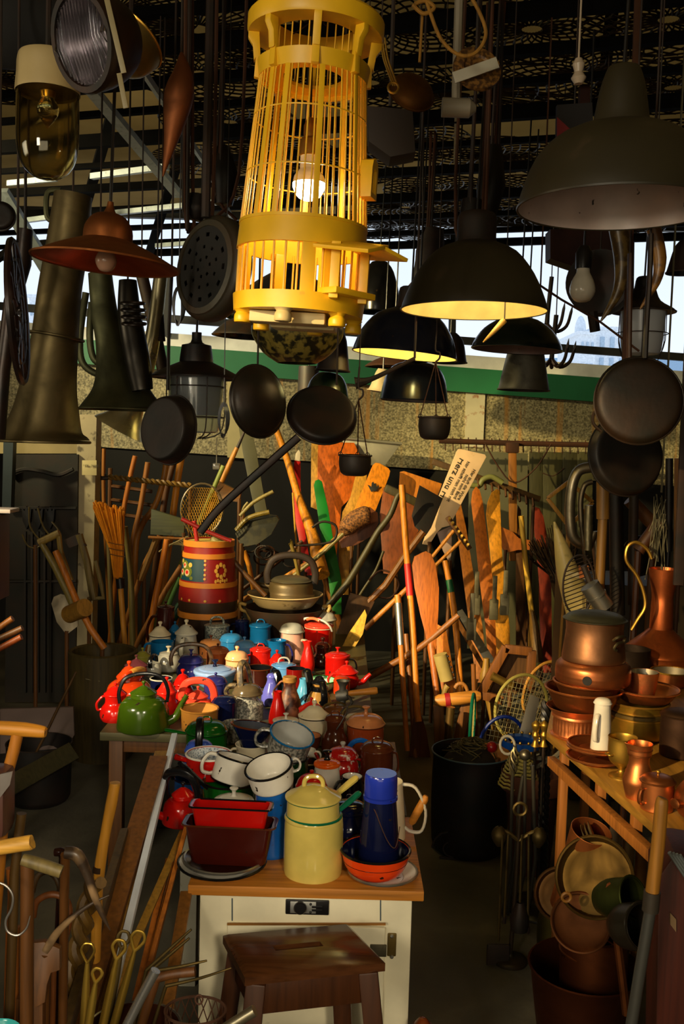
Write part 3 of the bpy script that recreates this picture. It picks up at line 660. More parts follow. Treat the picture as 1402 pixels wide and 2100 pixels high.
pot('tan_pot', 744, 1487, 1552, 76, 'lidded_pot', 'brick brown pot with broad tan domed lid near the meat grinder', 'pot', body='cyl', m=enamel((150, 62, 26)), lid=('dome', 20, TAN), knob=('stem', 13, TAN), rim=BROWN)
pot('brown_jug', 689, 1478, 1552, 54, 'coffee_pot', 'dark brown bulging coffee pot with wire handle in front of the ivory pot', 'coffee pot', body='belly', m=BROWN, lid=('dome', 12, BROWN, 1.1), knob=('loop', 11, BROWN), bail=(100, 40, 1.6, DKSTEEL, 1, .8, -.6))
pot('dkgreen_pot', 592, 1556, 1622, 76, 'saucepan', 'dark green saucepan under the tipped grey mug', 'pan', body='cyl', m=DKGREEN, rim=BLK)
put('grey_mug', 586, 1548, 90, 48, 'mug', 'big grey enamel mug with blue rim tipped on the dark green saucepan', 'mug', on='dkgreen_pot', body='mug', m=GREYSPK, inner=enamel((190, 190, 184)), rim=TEALB, rot=(R(16), R(15), 0), side=[S(185, .95, .2, 26, 3.2, GREYSPK)])
pot('white_knob', 574, 1582, 1640, 54, 'lidded_pot', 'white lidded pot with white knob behind the tipped white cup', 'pot', body='cyl', m=WHITE, lid=('dome', 18, WHITE), knob=('ball', 15, WHITE))
pot('cream_jug', 513, 1528, 1608, 70, 'jug', 'tall cream jug with faded flower under the navy funnel', 'jug', body='jug', m=IVORY, spout=('lip', 0, 8), side=[S(180, .85, .25, 16, 2.6, IVORY)])
put('navy_funnel', 513, 1534, 90, 44, 'funnel', 'wide dark navy funnel standing in the cream jug', 'funnel', on='cream_jug', body='cone', m=NAVY, inner=enamel((70, 74, 84)), rim=BROWN, rot=(R(-6), R(6), 0))
pot('brown_bowl', 632, 1507, 1546, 54, 'bowl', 'low brown bowl between the grey mug and the brown coffee pot', 'bowl', body='bowl', m=BROWN, inner=TAN)
pot('cream_pan', 585, 1480, 1524, 52, 'lidded_pot', 'small cream pan with flat lid behind the grey mug', 'pot', body='cyl', m=IVORY, lid=('flat', 5, IVORY), knob=('stem', 9, WHITE))
pot('ivory_pot', 642, 1472, 1532, 62, 'lidded_pot', 'ivory pot with domed lid and dark rim', 'pot', body='cyl', m=IVORY, lid=('bell', 22, IVORY), knob=('ball', 9, IVORY), rim=BLK)
pot('small_cup', 630, 1538, 1566, 34, 'cup', 'small white cup beside the red marbled teapot', 'cup', body='mug', m=WHITE, side=[S(-10, .9, .3, 11, 2, WHITE)])
pot('oval_dish', 628, 1562, 1590, 50, 'dish', 'shallow dark brown dish in front of the small white cup', 'dish', body='pan', m=MAROON, rim=GREYW)
# left cluster
pot('kgreen', 287, 1434, 1518, 108, 'kettle', 'big olive green kettle with thin black bail at the table corner', 'kettle', body='kettle', m=KGREEN, lid=('cone', 17, KGREEN, 1.0), knob=('ball', 8, KGREEN), bail=(12, 60, 2.6, BLK, .96, .74, 0.05), spout=(2, .22, .98, 40, 11, 5), seg=48, fp=.92)
pot('red_coffee_l', 236, 1426, 1484, 62, 'coffee_pot', 'red bulging coffee pot half hidden by the green kettle', 'coffee pot', body='belly', m=RED, lid=('bell', 17, RED), knob=('ball', 6, RED), side=[S(190, .95, .45, 8, 2.6, RED)])
pot('orange_kettle', 264, 1391, 1462, 96, 'kettle', 'large orange kettle with bell lid behind the green kettle', 'kettle', body='kettle', m=ORANGE, lid=('bell', 24, ORANGE, 1.05), knob=('ball', 9, ORANGE), bail=(60, 24, 4, ORANGE, 1, .9, -.9, CORK))
pot('red_pot_a', 341, 1422, 1472, 56, 'lidded_pot', 'bright red lidded pot right of the green kettle bail', 'pot', body='belly', m=RED2, lid=('bell', 25, RED2), knob=('ball', 7, RED2), spout=(0, .5, 1, 20, 5, 3))
pot('dkred_pot', 374, 1404, 1440, 44, 'lidded_pot', 'small deep red lidded pot behind the bright red pot', 'pot', body='round', m=RED, lid=('bell', 22, RED, 1.3), knob=('ball', 8, RED))
pot('coral', 405, 1430, 1480, 66, 'kettle', 'coral red kettle with fat round coral handle', 'kettle', body='kettle', m=CORAL, lid=('cone', 15, CORAL, 1.3), knob=('ball', 6, CORAL), bail=(5, 44, 5.2, CORAL, 1, .8, -.1), spout=(-70, .3, .9, 14, 6, 4))
pot('ochre', 413, 1452, 1506, 76, 'saucepan', 'ochre brown open saucepan in front of the coral kettle', 'pan', body='pan', m=OCHRE, inner=enamel((190, 132, 66)), rim=OCHRE)
pot('navy_dome', 456, 1442, 1494, 50, 'lidded_pot', 'dark navy domed pot left of the grey coffee pot', 'pot', body='cyl', m=NAVY, lid=('dome', 12, NAVY, .98))
pot('grey_coffee', 506, 1424, 1482, 66, 'coffee_pot', 'worn grey coffee pot with brown cap and two tall handles', 'coffee pot', body='can', m=GREYSPK, lid=('dome', 21, enamel((92, 78, 56)), 1.25), bail=(55, 66, 4.6, speck((120, 100, 66), (70, 62, 50), 60), .5, .95, .2), side=[S(168, 1.3, .85, 22, 4.6, speck((120, 100, 66), (70, 62, 50), 60))])
pot('tureen', 440, 1380, 1418, 84, 'tureen', 'pale blue tureen with broad flat lid and navy knob', 'tureen', body='bowl', m=LBLUE, lid=('flat', 13, PBLUE), knob=('stem', 11, NAVY))
pot('indigo', 441, 1402, 1448, 46, 'lidded_pot', 'indigo lidded pot in front of the pale blue tureen', 'pot', body='cyl', m=INDIGO, lid=('dome', 15, INDIGO), knob=('ball', 6, INDIGO))
pot('casserole', 405, 1496, 1540, 84, 'casserole', 'dark green casserole with domed lid behind the white pole', 'pot', body='cyl', m=GREEN, lid=('dome', 22, GREEN), knob=('loop', 12, GREEN), stick=(178, .8, 46, 3.5, GREEN, 6), rim=DKGREEN)
pot('blue_dome', 408, 1542, 1586, 64, 'kettle', 'small violet blue kettle with upright black handle', 'kettle', body='round', m=enamel((44, 74, 180)), lid=('dome', 24, enamel((60, 92, 200)), 1.3), bail=(96, 74, 5, BLK, 1.0, .8))
# back rows
pot('maroon_tall', 308, 1248, 1332, 44, 'coffee_pot', 'tall maroon coffee pot at the back left corner of the table', 'coffee pot', body='coffee', m=MAROON, lid=('flat', 7, MAROON), knob=('stem', 6, MAROON), side=[S(178, .8, .2, 16, 3, MAROON)])
pot('cream_lidjug', 302, 1302, 1350, 54, 'lidded_jug', 'cream lidded jug with black rims behind the dark blue mug', 'jug', body='coffee', m=IVORY, lid=('bell', 19, IVORY), knob=('ball', 8, IVORY), rim=BLK)
pot('blue_mug', 332, 1316, 1362, 46, 'mug', 'dark blue mug with loop handle in front of the cream lidded jug', 'mug', body='cyl', m=TEALB, side=[S(185, .9, .1, 15, 2.8, TEALB)])
pot('blue_jar', 357, 1296, 1342, 34, 'lidded_pot', 'narrow blue lidded pot between the cream and the grey jugs', 'pot', body='belly', m=TEALB, lid=('bell', 15, TEALB), knob=('ball', 5, TEALB))
pot('grey_jug', 386, 1300, 1352, 52, 'coffee_pot', 'pale grey coffee pot with its handle facing the viewer', 'coffee pot', body='coffee', m=GREYW, lid=('bell', 20, GREYW, 1.1), knob=('ball', 8, IVORY), side=[S(-95, .9, .25, 14, 3, GREYW)])
pot('granite_pot', 440, 1276, 1332, 50, 'lidded_pot', 'grey flecked pot with a wire loop on its lid, before the painted barrel', 'pot', body='cyl', m=GRANITEWARE, lid=('flat', 6, GRANITEWARE), knob=('loop', 17, GRANITEWARE))
pot('navy_back', 492, 1274, 1328, 36, 'coffee_pot', 'dark navy coffee pot left of the blue flared canister', 'coffee pot', body='coffee', m=NAVY, lid=('flat', 5, NAVY), knob=('ball', 5, BLK), side=[S(182, .9, .3, 12, 2.6, NAVY)])
pot('blue_flared', 533, 1280, 1330, 50, 'coffee_pot', 'blue flared coffee pot with flat looped lid', 'coffee pot', prof=[(1, 0), (1, 0), (1.1, .1), (.88, .4), (.85, 1)], m=TEALB, lid=('flat', 8, TEALB, 1.05), knob=('loop', 10, TEALB))
pot('blue_domed', 463, 1312, 1354, 44, 'lidded_pot', 'sky blue lidded pot with domed lid in front of the grey flecked pot', 'pot', body='cyl', m=enamel((40, 120, 176)), lid=('dome', 15, enamel((48, 128, 184)), 1.05), knob=('ball', 5, TEALB))
pot('lblue_pot', 500, 1326, 1372, 42, 'lidded_pot', 'light blue lidded pot behind the bright red canister', 'pot', body='cyl', m=LBLUE, lid=('dome', 13, LBLUE), knob=('ball', 6, LBLUE))
pot('brown_lid_a', 437, 1322, 1352, 48, 'lidded_pot', 'caramel brown lidded pot behind its orange brown neighbour', 'pot', body='cyl', m=enamel((140, 82, 40)), lid=('dome', 11, enamel((168, 110, 62))), knob=('stem', 6, BROWN))
pot('brown_lid_b', 446, 1338, 1376, 46, 'lidded_pot', 'orange brown lidded pot under the end of the long brown bail', 'pot', body='cyl', m=enamel((170, 80, 36)), lid=('dome', 12, enamel((188, 104, 60))), knob=('ball', 5, BROWN))
pot('greyw_teapot', 345, 1342, 1382, 52, 'teapot', 'grey white teapot with small lid left of the indigo kettle', 'teapot', body='round', m=GREYW, lid=('flat', 5, GREYW), knob=('stem', 9, IVORY), spout=(182, .4, 1, 24, 6, 3))
pot('small_grey', 314, 1360, 1392, 34, 'kettle', 'tiny grey kettle with arched black handle', 'kettle', body='round', m=GREYW, bail=(80, 22, 2.6, BLK, 1, .8))
pot('indigo_kettle', 391, 1358, 1402, 60, 'kettle', 'indigo kettle with domed lid under a long brown bail', 'kettle', body='round', m=INDIGO, lid=('dome', 16, INDIGO, 1.2), knob=('stem', 8, INDIGO), bail=(8, 44, 2.8, speck((90, 60, 30), (50, 34, 20), 40), 1.35, .8, .1))
pot('olive_pot', 275, 1346, 1378, 32, 'lidded_pot', 'small olive lidded pot behind the mauve one', 'pot', body='cyl', m=OLIVE, lid=('bell', 11, OLIVE), knob=('ball', 6, OLIVE))
pot('mauve_pot', 271, 1366, 1402, 48, 'lidded_pot', 'mauve pot with pointed lid behind the orange kettle', 'pot', body='round', m=MAUVE, lid=('cone', 15, MAUVE, 1.35), knob=('stem', 6, MAUVE))
pot('red_tall', 534, 1336, 1386, 42, 'canister', 'bright red canister with looped lid in the middle of the pots', 'canister', body='cyl', m=RED2, lid=('flat', 9, RED2), knob=('loop', 9, RED2), side=[S(182, .8, .3, 8, 2.6, RED2)])
pot('peach_jar', 485, 1352, 1396, 46, 'lidded_pot', 'peach coloured lidded jar left of the red canister', 'pot', body='cyl', m=PEACH, lid=('dome', 17, PEACH), knob=('ball', 8, PEACH), rim=OCHRE)
pot('red_lidbail', 653, 1286, 1338, 58, 'lidded_pot', 'red lidded pan with wooden gripped bail, furthest back on the right', 'pot', body='pan', m=RED, lid=('flat', 10, CORAL), knob=('stem', 7, RED), bail=(150, 26, 1.6, WHITE, 1, .9, .9, enamel((220, 110, 70))), rim=IVORY)
pot('pink_pot', 594, 1298, 1362, 58, 'coffee_pot', 'pinkish white pot with domed grey lid and long handle', 'coffee pot', body='coffee', m=enamel((226, 168, 146)), lid=('dome', 18, GREYW, 1.1), side=[S(-25, .75, .15, 18, 3.2, enamel((220, 190, 160)))], rim=BLK)
pot('grey_dome', 617, 1267, 1322, 52, 'lidded_pot', 'grey domed pot behind the red lidded pan', 'pot', body='cyl', m=GREYW, lid=('dome', 17, GREYW), knob=('ball', 8, GREYW), rim=BLK)
pot('blue_jug', 570, 1312, 1366, 42, 'jug', 'open blue enamel jug behind the small red pot', 'jug', body='jug', m=TEALB, spout=('lip', 190, 6), side=[S(-5, .85, .2, 12, 2.6, INDIGO)])
pot('red_small', 566, 1356, 1388, 30, 'lidded_pot', 'little red pot with domed lid right of the red canister', 'pot', body='cyl', m=RED2, lid=('bell', 16, RED2), knob=('ball', 6, RED2))
pot('maroon_pot', 660, 1328, 1372, 42, 'coffee_pot', 'maroon coffee pot with peaked lid below the red lidded pan', 'coffee pot', body='belly', m=MAROON, lid=('dome', 11, MAROON), knob=('ball', 8, MAROON))
pot('red_slim', 630, 1316, 1380, 30, 'coffee_pot', 'slim red coffee pot left of the maroon one', 'coffee pot', body='pear', m=RED2, spout=('lip', 200, 6))
pot('red_lidpot', 691, 1348, 1392, 50, 'lidded_pot', 'red lidded pot with black side handle on the right edge of the pots', 'pot', body='cyl', m=RED, lid=('flat', 10, RED2), knob=('stem', 8, RED2), side=[S(0, .9, .3, 14, 2.2, BLK)])
pot('red_teapot', 709, 1380, 1416, 52, 'teapot', 'red teapot with its spout pointing right towards the oars', 'teapot', body='round', m=RED, lid=('bell', 16, RED2, 1.25), knob=('ball', 7, RED2), spout=(0, .35, .95, 26, 7, 4), side=[S(178, .9, .3, 12, 3, RED2)])
pot('orange_small', 700, 1398, 1426, 34, 'lidded_pot', 'small orange pot with domed lid in front of the red teapot', 'pot', body='cyl', m=ORANGE, lid=('dome', 12, ORANGE))
pot('mint_bowl', 655, 1394, 1422, 66, 'bowl', 'mint green enamel bowl behind the beige coffee pot', 'bowl', body='bowl', m=MINT, rim=GREEN)
pot('lblue_bail', 583, 1370, 1406, 50, 'lidded_pot', 'pale blue lidded pot with small wire handle', 'pot', body='pan', m=LBLUE, lid=('flat', 9, LBLUE), knob=('loop', 14, GREYW))
pot('purple_coffee', 556, 1390, 1450, 42, 'coffee_pot', 'lavender coffee pot with black handle towards the viewer', 'coffee pot', body='pear', m=PURPLE, lid=('dome', 8, PURPLE), side=[S(-50, 1.25, .35, 12, 5, BLK)])
pot('red_pear', 568, 1420, 1496, 36, 'coffee_pot', 'red pear shaped coffee pot beside the rusty pitcher', 'coffee pot', body='pear', m=RED)
pot('rusty', 592, 1400, 1482, 54, 'pitcher', 'rusty brown pitcher with narrow corked neck', 'pitcher', body='pear', m=RUSTPITCH, lid=('cap', 10, CORK, 1.05), side=[S(170, 1.0, .5, 10, 2.2, RUSTPITCH)])
pot('lblue_coffee', 626, 1396, 1462, 38, 'coffee_pot', 'sky blue coffee pot with black handle behind the beige one', 'coffee pot', body='pear', m=enamel((90, 170, 210)), side=[S(-60, 1.3, .4, 12, 5, BLK)])
pot('beige_coffee', 648, 1400, 1470, 58, 'coffee_pot', 'beige coffee pot with dark neck and black handle', 'coffee pot', body='pear', m=enamel((190, 140, 70)), band=[(.84, BLK, 6)], lid=('bell', 16, BLK), side=[S(-70, 1.1, .5, 10, 4.5, BLK)])
pot('red_lid', 637, 1456, 1496, 50, 'lidded_pot', 'red pot with low pointed lid behind the ivory pot', 'pot', body='cyl', m=RED2, lid=('cone', 18, RED2), knob=('ball', 6, RED))
pot('brown_bail', 694, 1464, 1510, 50, 'lidded_pot', 'brown lidded pan with dark wire bail behind the brown coffee pot', 'pot', body='cyl', m=BROWN, lid=('dome', 11, enamel((120, 70, 30))), knob=('ball', 5, BROWN), bail=(25, 20, 1.6, DKBRASS, 1, .9, .3))
pot('white_bail', 718, 1472, 1516, 54, 'kettle', 'white kettle with brass bail below the meat grinder', 'kettle', body='round', m=IVORY, lid=('dome', 8, IVORY), bail=(15, 30, 2, DKBRASS, 1, .8, .2))
# filling gaps between those named
pot('dark_a', 330, 1392, 1428, 44, 'saucepan', 'dark blue open pan with black inside behind the bright red pot', 'pan', body='pan', m=NAVY, inner=BLK, rim=GREYW, stick=(160, .8, 30, 3, BLK, 8))
pot('brown_pan_a', 530, 1370, 1412, 54, 'saucepan', 'brown open pan below the red canister', 'pan', body='pan', m=MAROON, inner=BLK, rim=BROWN)
pot('grey_pan_a', 470, 1486, 1530, 50, 'saucepan', 'dull grey pan left of the navy funnel', 'pan', body='pan', m=GREYSPK, inner=GREYSPK)
pot('red_slant', 605, 1370, 1412, 40, 'saucepan', 'deep red pan behind the sky blue coffee pot', 'pan', body='pan', m=DKRED, inner=BLK, stick=(-20, .8, 24, 2.4, BLK, 4))
FIX += [(onz(425, 1318, ZT), 60 * KM(425, 1230, onz(425, 1318, ZT).y)), (onz(582, 1318, ZT), .135)]
build_pots()
# rectangular roasting pans
def roaster(label, px, py, Y, w, h, d, m, inner, z):
    k = KM(px, py, Y); c = W(px, py, Y); e = thing('roasting_pan', label, 'pan', (c.x, c.y, z), rot=(0, 0, R(-3)))
    def ring(s, zz, rr=.25):
        hw, hd = w * k / 2 * s, d * k / 2 * (1 - (1 - s) * .8); r = min(hw, hd) * rr * 1.6; o = []
        for cx_, cy_, a0 in ((hw - r, hd - r, 0), (-hw + r, hd - r, 90), (-hw + r, -hd + r, 180), (hw - r, -hd + r, 270)):
            o += [(cx_ + r * math.cos(R(a0 + t)), cy_ + r * math.sin(R(a0 + t)), zz) for t in (0, 22, 45, 67, 90)]
        return o
    H = h * k / .93; t = .0025
    rings = [ring(.74, 0), ring(.80, H * .06), ring(.86, H * .4), ring(.93, H * .96), ring(1.0, H * .97), ring(1.0, H), ring(.92, H), ring(.85, H * .4), ring(.78, H * .08 + t), ring(.5, H * .06 + t)]
    n = len(rings[0]); g = G(); vs = [p for r_ in rings for p in r_]
    fs = [(i * n + j, i * n + (j + 1) % n, (i + 1) * n + (j + 1) % n, (i + 1) * n + j) for i in range(len(rings) - 1) for j in range(n)]
    fs += [tuple(range(n))[::-1], tuple((len(rings) - 1) * n + j for j in range(n))]; g.add(vs, fs); part('body', g, m, e)
    g = G(); q = ring(1.0, H * .985); g.tube(q, .0025, 6, True); part('rim', g, inner, e); return e
pl = KEY['plate_l']; zz = KEY['plate_l2'].p.z + .013
roaster('dark brown roasting pan standing on the stacked plates', 471, 1750, pl.p.y - .01, 190, 76, 66, enamel((66, 18, 10), rough=.22), BROWN, zz)
roaster('chipped red roasting pan set inside the brown one', 473, 1716, pl.p.y - .01, 168, 58, 50, RED, BLK, zz + .066)
# extra pieces on the pots
s = KEY['coffee_navy']; c = s.p + KEY['plate_r'].off; k = s.built
e = by_label('tall navy coffee')
g = G(); g.tube(smooth_path([c + Vector(v) for v in ((-.017, -.046, .172), (-.012, -.052, .165), (.012, -.058, .11), (.030, -.060, .085), (.040, -.052, .09), (.047, -.03, .125))], 4), .0011, 6); part('wire_bail', g, RUST, e, 'thin brown wire bail', world=True)
s = KEY['milkcan']; c = s.p + s.off; k = s.built
g = G(); a = W(874, 1632, c.y - .01); b = W(842, 1690, c.y - .01); g.tube([a, a.lerp(b, .1), a.lerp(b, .5), a.lerp(b, .9), b], [.006, .0105, .0115, .0105, .006], 12)
mk = [o for o in COL.objects if o.name.startswith('milk_jug')][0]; part('grip', g, GRIP, mk, 'orange wooden grip', world=True)
lid_ = onz(752, 1482, ZT)
e = thing('pot_lid', 'round white enamel lid leaning upright below the wooden grinder handle', 'lid', lid_ + Vector((0, .03, 0)), rot=(R(-62), R(18), 0))
r = 36 * KM(737, 1450, lid_.y); g = G(); g.lathe([(0, r * .0), (r * .8, 0), (r, -.004), (r, -.006), (r * .78, -.003), (0, -.003)], 36, Matrix.Translation((0, r, 0))); part('disc', g, GREYW, e); g = G(); g.tube([(r * math.cos(t * .2618), r + r * math.sin(t * .2618), -.004) for t in range(24)], .0016, 6, True); part('rim', g, BLK, e)
e = thing('meat_grinder', 'grey cast meat grinder with wooden crank handle among the pots', 'meat grinder', onz(700, 1478, ZT))
Yg = onz(700, 1478, ZT).y; k = KM(700, 1440, Yg); cc_ = W(702, 1426, Yg)
g = G(); g.lathe(cat_prof([(9 * k, -14 * k), (12 * k, -6 * k), (12 * k, 8 * k), (8 * k, 13 * k), (0, 14 * k)]), 18, Matrix.Translation(cc_) @ Matrix.Rotation(R(78), 4, 'Y')); part('barrel', g, metal((150, 148, 140), .4, .5), e, world=True)
g = G(); g.lathe([(7 * k, 0), (7 * k, 18 * k), (13 * k, 30 * k), (14 * k, 31 * k), (12 * k, 29 * k), (6 * k, 18 * k)], 18, Matrix.Translation(cc_)); part('hopper', g, metal((170, 168, 158), .35, .5), e, world=True)
g = G(); g.tube([cc_, cc_ + Vector((0, 0, -.04)), Vector((cc_.x - .01, cc_.y, ZT))], [9 * k, 7 * k, 12 * k], 10); part('clamp', g, metal((130, 128, 120), .45, .5), e, world=True)
g = G(); g.tube(Wl([(712, 1424), (722, 1440), (714, 1452)], Yg - .03), 3 * k, 8); part('crank', g, DKSTEEL, e, world=True)
g = G(); a, b = W(714, 1422, Yg - .04), W(774, 1416, Yg - .04); g.tube([a, a.lerp(b, .08), a.lerp(b, .5), a.lerp(b, .92), b], [4 * k, 6 * k, 6.5 * k, 8 * k, 6 * k], 12); part('crank_handle', g, GRIP, e, world=True)
e = thing('ladle', 'blue enamel ladle with hooked handle beside the brown lidded pot', 'ladle', onz(722, 1580, ZT)); Yl = onz(722, 1580, ZT).y
g = G(); g.tube(smooth_path(Wl([(716, 1572), (712, 1545), (722, 1524), (740, 1518), (756, 1524)], Yl), 4), .0045, 8, flat=1.8); part('handle', g, BLUE, e, world=True)
g = G(); g.lathe(shell(cat_prof([(.004, 0), (.02, .004), (.026, .016)]), .0015), 20, Matrix.Translation(onz(722, 1580, ZT) + Vector((0, 0, .001)))); part('bowl', g, BLUE, e, world=True)
# ------------------------------------------------------------------ lighthouse bird cage with a lit bulb
YC = 2.0; KC = KM(610, 640, YC); ORG = W(610, 660, YC)
CY_ = paint((246, 190, 28), 0.42, (206, 140, 50), 9, 0.72); CYW = paint((214, 190, 130), 0.5, (150, 120, 50), 9, 0.6)
cage = thing('bird_cage', 'tall yellow bird cage shaped like a lighthouse with a lit bulb inside', 'bird cage', ORG, rot=(0, R(2.3), R(-6)))
cz = lambda y: (W(610, y, YC).z - ORG.z)
K = KC
def ringband(r0, r1, z0, z1, t):
    return G().lathe([(r0 - t, z0), (r0, z0), (r1, z1), (r1 - t, z1), (r0 - t, z0)], 48)
zb0, zb1 = cz(648), cz(614)
g = ringband(132 * K, 135 * K, zb0, zb1, 40 * K); g.lathe([(0, zb0 + .004), (100 * K, zb0 + .004), (100 * K, zb0 + .012), (0, zb0 + .012)], 48); part('base_ring', g, CY_, cage)
for a in (-150, -95, -40, 20, 80, 140):
    c, s = math.cos(R(a)), math.sin(R(a)); g = G(); g.lathe(cat_prof([(13 * K, -.014), (17 * K, -.012), (17 * K, 0), (14 * K, .006), (19 * K, zb0), (19 * K, zb0)]), 14, Matrix.Translation((118 * K * c, 118 * K * s, 0)), caps=True); part('foot', g, CY_ if a != -95 else CYW, cage)
g = G(); g.box((-.01, -.05, zb0 - .012), (.15, .05, .022), .003); part('tray', g, CYW, cage, 'worn white tray board under the base')
g = G(); g.box((.01, .03, zb0 - .016), (.13, .06, .018), .003); part('tray', g, CYW, cage)
zm0, zm1 = cz(515), cz(464)
def bars(n, r0, z0, r1, z1, rad, skip=None):
    g = G()
    for i in range(n):
        a = 2 * math.pi * (i + .5) / n; c, s = math.cos(a), math.sin(a); g.tube([(r0 * c, r0 * s, z0), (r1 * c, r1 * s, z1)], rad, 5)
    return g
part('lower_bars', bars(32, 124 * K, zb1 - .004, 124 * K, zm0 + .01, .0024), CY_, cage)
for a in (-165, -75, -55, -10, 30, 75, 120, 165):
    c, s = math.cos(R(a)), math.sin(R(a)); g = G(); g.box((0, 0, 0), (.01, .026, zm0 - zb1 + .02), .002, Matrix.Translation((125 * K * c, 125 * K * s, (zb1 + zm0) / 2)) @ Matrix.Rotation(R(a), 4, 'Z')); part('post', g, CY_, cage)
part('gallery_band', ringband(133 * K, 129 * K, zm0 - .004, zm1, 6 * K), CY_, cage)
part('gallery_floor', G().lathe([(120 * K, zm1 - .006), (131 * K, zm1 - .006), (131 * K, zm1), (120 * K, zm1), (120 * K, zm1 - .006)], 48), CY_, cage)
zu0, zu1 = cz(164), cz(138)
part('tower_bars', bars(54, 127 * K, zm1 - .002, 106 * K, zu0 + .004, .0018), CY_, cage)
for a in (-172, -128, -108, -72, -30, 10, 60, 100, 140):
    c, s = math.cos(R(a)), math.sin(R(a)); g = G(); g.bar((127 * K * c, 127 * K * s, zm1), (106 * K * c, 106 * K * s, zu0), .011, .005, .001, up=(c, s, 0)); part('slat', g, CY_, cage)
for y in (250, 366):
    t = (cz(y) - zm1) / (zu0 - zm1); r = (127 + (106 - 127) * t) * K + .001; part('hoop', G().tube([(r * math.cos(i * .1309), r * math.sin(i * .1309), cz(y)) for i in range(48)], .0017, 5, True), CY_, cage)
part('upper_band', ringband(109 * K, 114 * K, zu0 - .006, zu1, 6 * K), CY_, cage)
part('upper_floor', G().lathe([(60 * K, zu0 + .003), (108 * K, zu0 + .003), (108 * K, zu0 + .010), (60 * K, zu0 + .010), (60 * K, zu0 + .003)], 48), CY_, cage)
zt0, zt1 = cz(78), cz(46)
part('lantern_bars', bars(30, 84 * K, zu1 - .01, 84 * K, zt0, .0016), CY_, cage)
part('top_ring', G().lathe([(86 * K, zt0), (134 * K, zt0), (137 * K, zt0 + .006), (137 * K, zt1), (132 * K, zt1 + .006), (86 * K, zt1 + .006), (86 * K, zt0)], 48), CY_, cage)
for a in range(-170, 190, 45):
    c, s = math.cos(R(a)), math.sin(R(a))
    prof = [(106, zu0 - .008), (118, zu0 - .006), (117, zu0 + .03), (120, zu1 + .0), (124, zu1 + .03), (134, zt0 - .012), (134, zt0), (112, zt0), (110, zt0 - .02), (106, zu1)]
    pts = [Vector((r * K * c, r * K * s, z)) + Vector((s, -c, 0)) * .0075 for r, z in prof]; g = G(); g.prism(pts, Vector((-s, c, 0)) * .015, .002); part('bracket', g, CY_, cage)
# roof lattice on top, porch with little roof and door posts, dormer
a = R(-38); c, s = math.cos(a), math.sin(a); PM = Matrix.Translation((0, 0, 0)) @ Matrix.Rotation(a, 4, 'Z')
g = G(); g.bar(PM @ Vector((110 * K, -.046, zm0 - .002)), PM @ Vector((232 * K, -.022, zm0 - .018)), .07, .007, .001, up=(0, -.35, 1)); g.bar(PM @ Vector((110 * K, .046, zm0 - .002)), PM @ Vector((232 * K, .022, zm0 - .018)), .07, .007, .001, up=(0, .35, 1)); part('porch_roof', g, CY_, cage)
for y in (-.04, .04):
    g = G(); g.box(PM @ Vector((140 * K, y, (zb1 + zm0) / 2 - .005)), (.018, .018, zm0 - zb1 + .01), .002); part('porch_post', g, CY_, cage)
g = G(); g.box((0, 0, 0), (.05, .11, .012), .002, PM @ Matrix.Translation((136 * K, 0, zb1 + .004))); part('porch_step', g, CY_, cage)
zd = cz(372); a = R(-12); DM = Matrix.Translation((118 * K * math.cos(a), 118 * K * math.sin(a), zd)) @ Matrix.Rotation(a, 4, 'Z')
arch = [(-.02, -.035), (.02, -.035), (.02, .022), (.014, .036), (0, .042), (-.014, .036), (-.02, .022)]; ia = [(y * .6, -.004 + z * .62) for y, z in arch]
g = G(); n = 7; vs = []
for x in (0, .026): vs += [(x, y, z) for y, z in arch] + [(x, y, z) for y, z in ia]
fs = []
for i in range(n):
    j = (i + 1) % n; fs += [(14 + i, 14 + j, 21 + j, 21 + i), (i, 7 + i, 7 + j, j), (i, j, 14 + j, 14 + i), (7 + i, 21 + i, 21 + j, 7 + j)]
g.add(vs, fs, DM); part('dormer', g, CY_, cage)
g = G(); g.box((.012, 0, 0), (.004, .022, .05), 0, DM); part('dormer_back', g, enamel((200, 190, 150), False), cage)
# the bulb hangs inside
bz = cz(378); bulb = thing('light_bulb', 'lit bulb hanging inside the yellow bird cage', 'light bulb', ORG + Vector((.016, 0, bz)))
g = G(); g.lathe(cat_prof([(0, -.032), (.012, -.030), (.024, -.022), (.032, -.006), (.0325, .002)]), 28); part('bulb', g, glow((255, 240, 205), 46), bulb, 'glowing lower half of the bulb')
g = G(); g.lathe(cat_prof([(.0325, .002), (.030, .016), (.022, .026), (.019, .030), (.019, .030), (.0185, .055), (.0185, .055)]), 28); part('bulb_neck', g, enamel((226, 220, 200), False), bulb)
g = G(); g.lathe([(.0185, .055), (.021, .057), (.021, .085), (.019, .088), (.013, .092), (.013, .115), (.006, .13), (0, .131)], 24); part('socket', g, metal((170, 130, 60), .4), bulb)
g = G(); g.tube([(0, 0, .128), (0, 0, zt1 - bz + .01)], .0028, 6); part('cord', g, BLKPLASTIC, bulb)
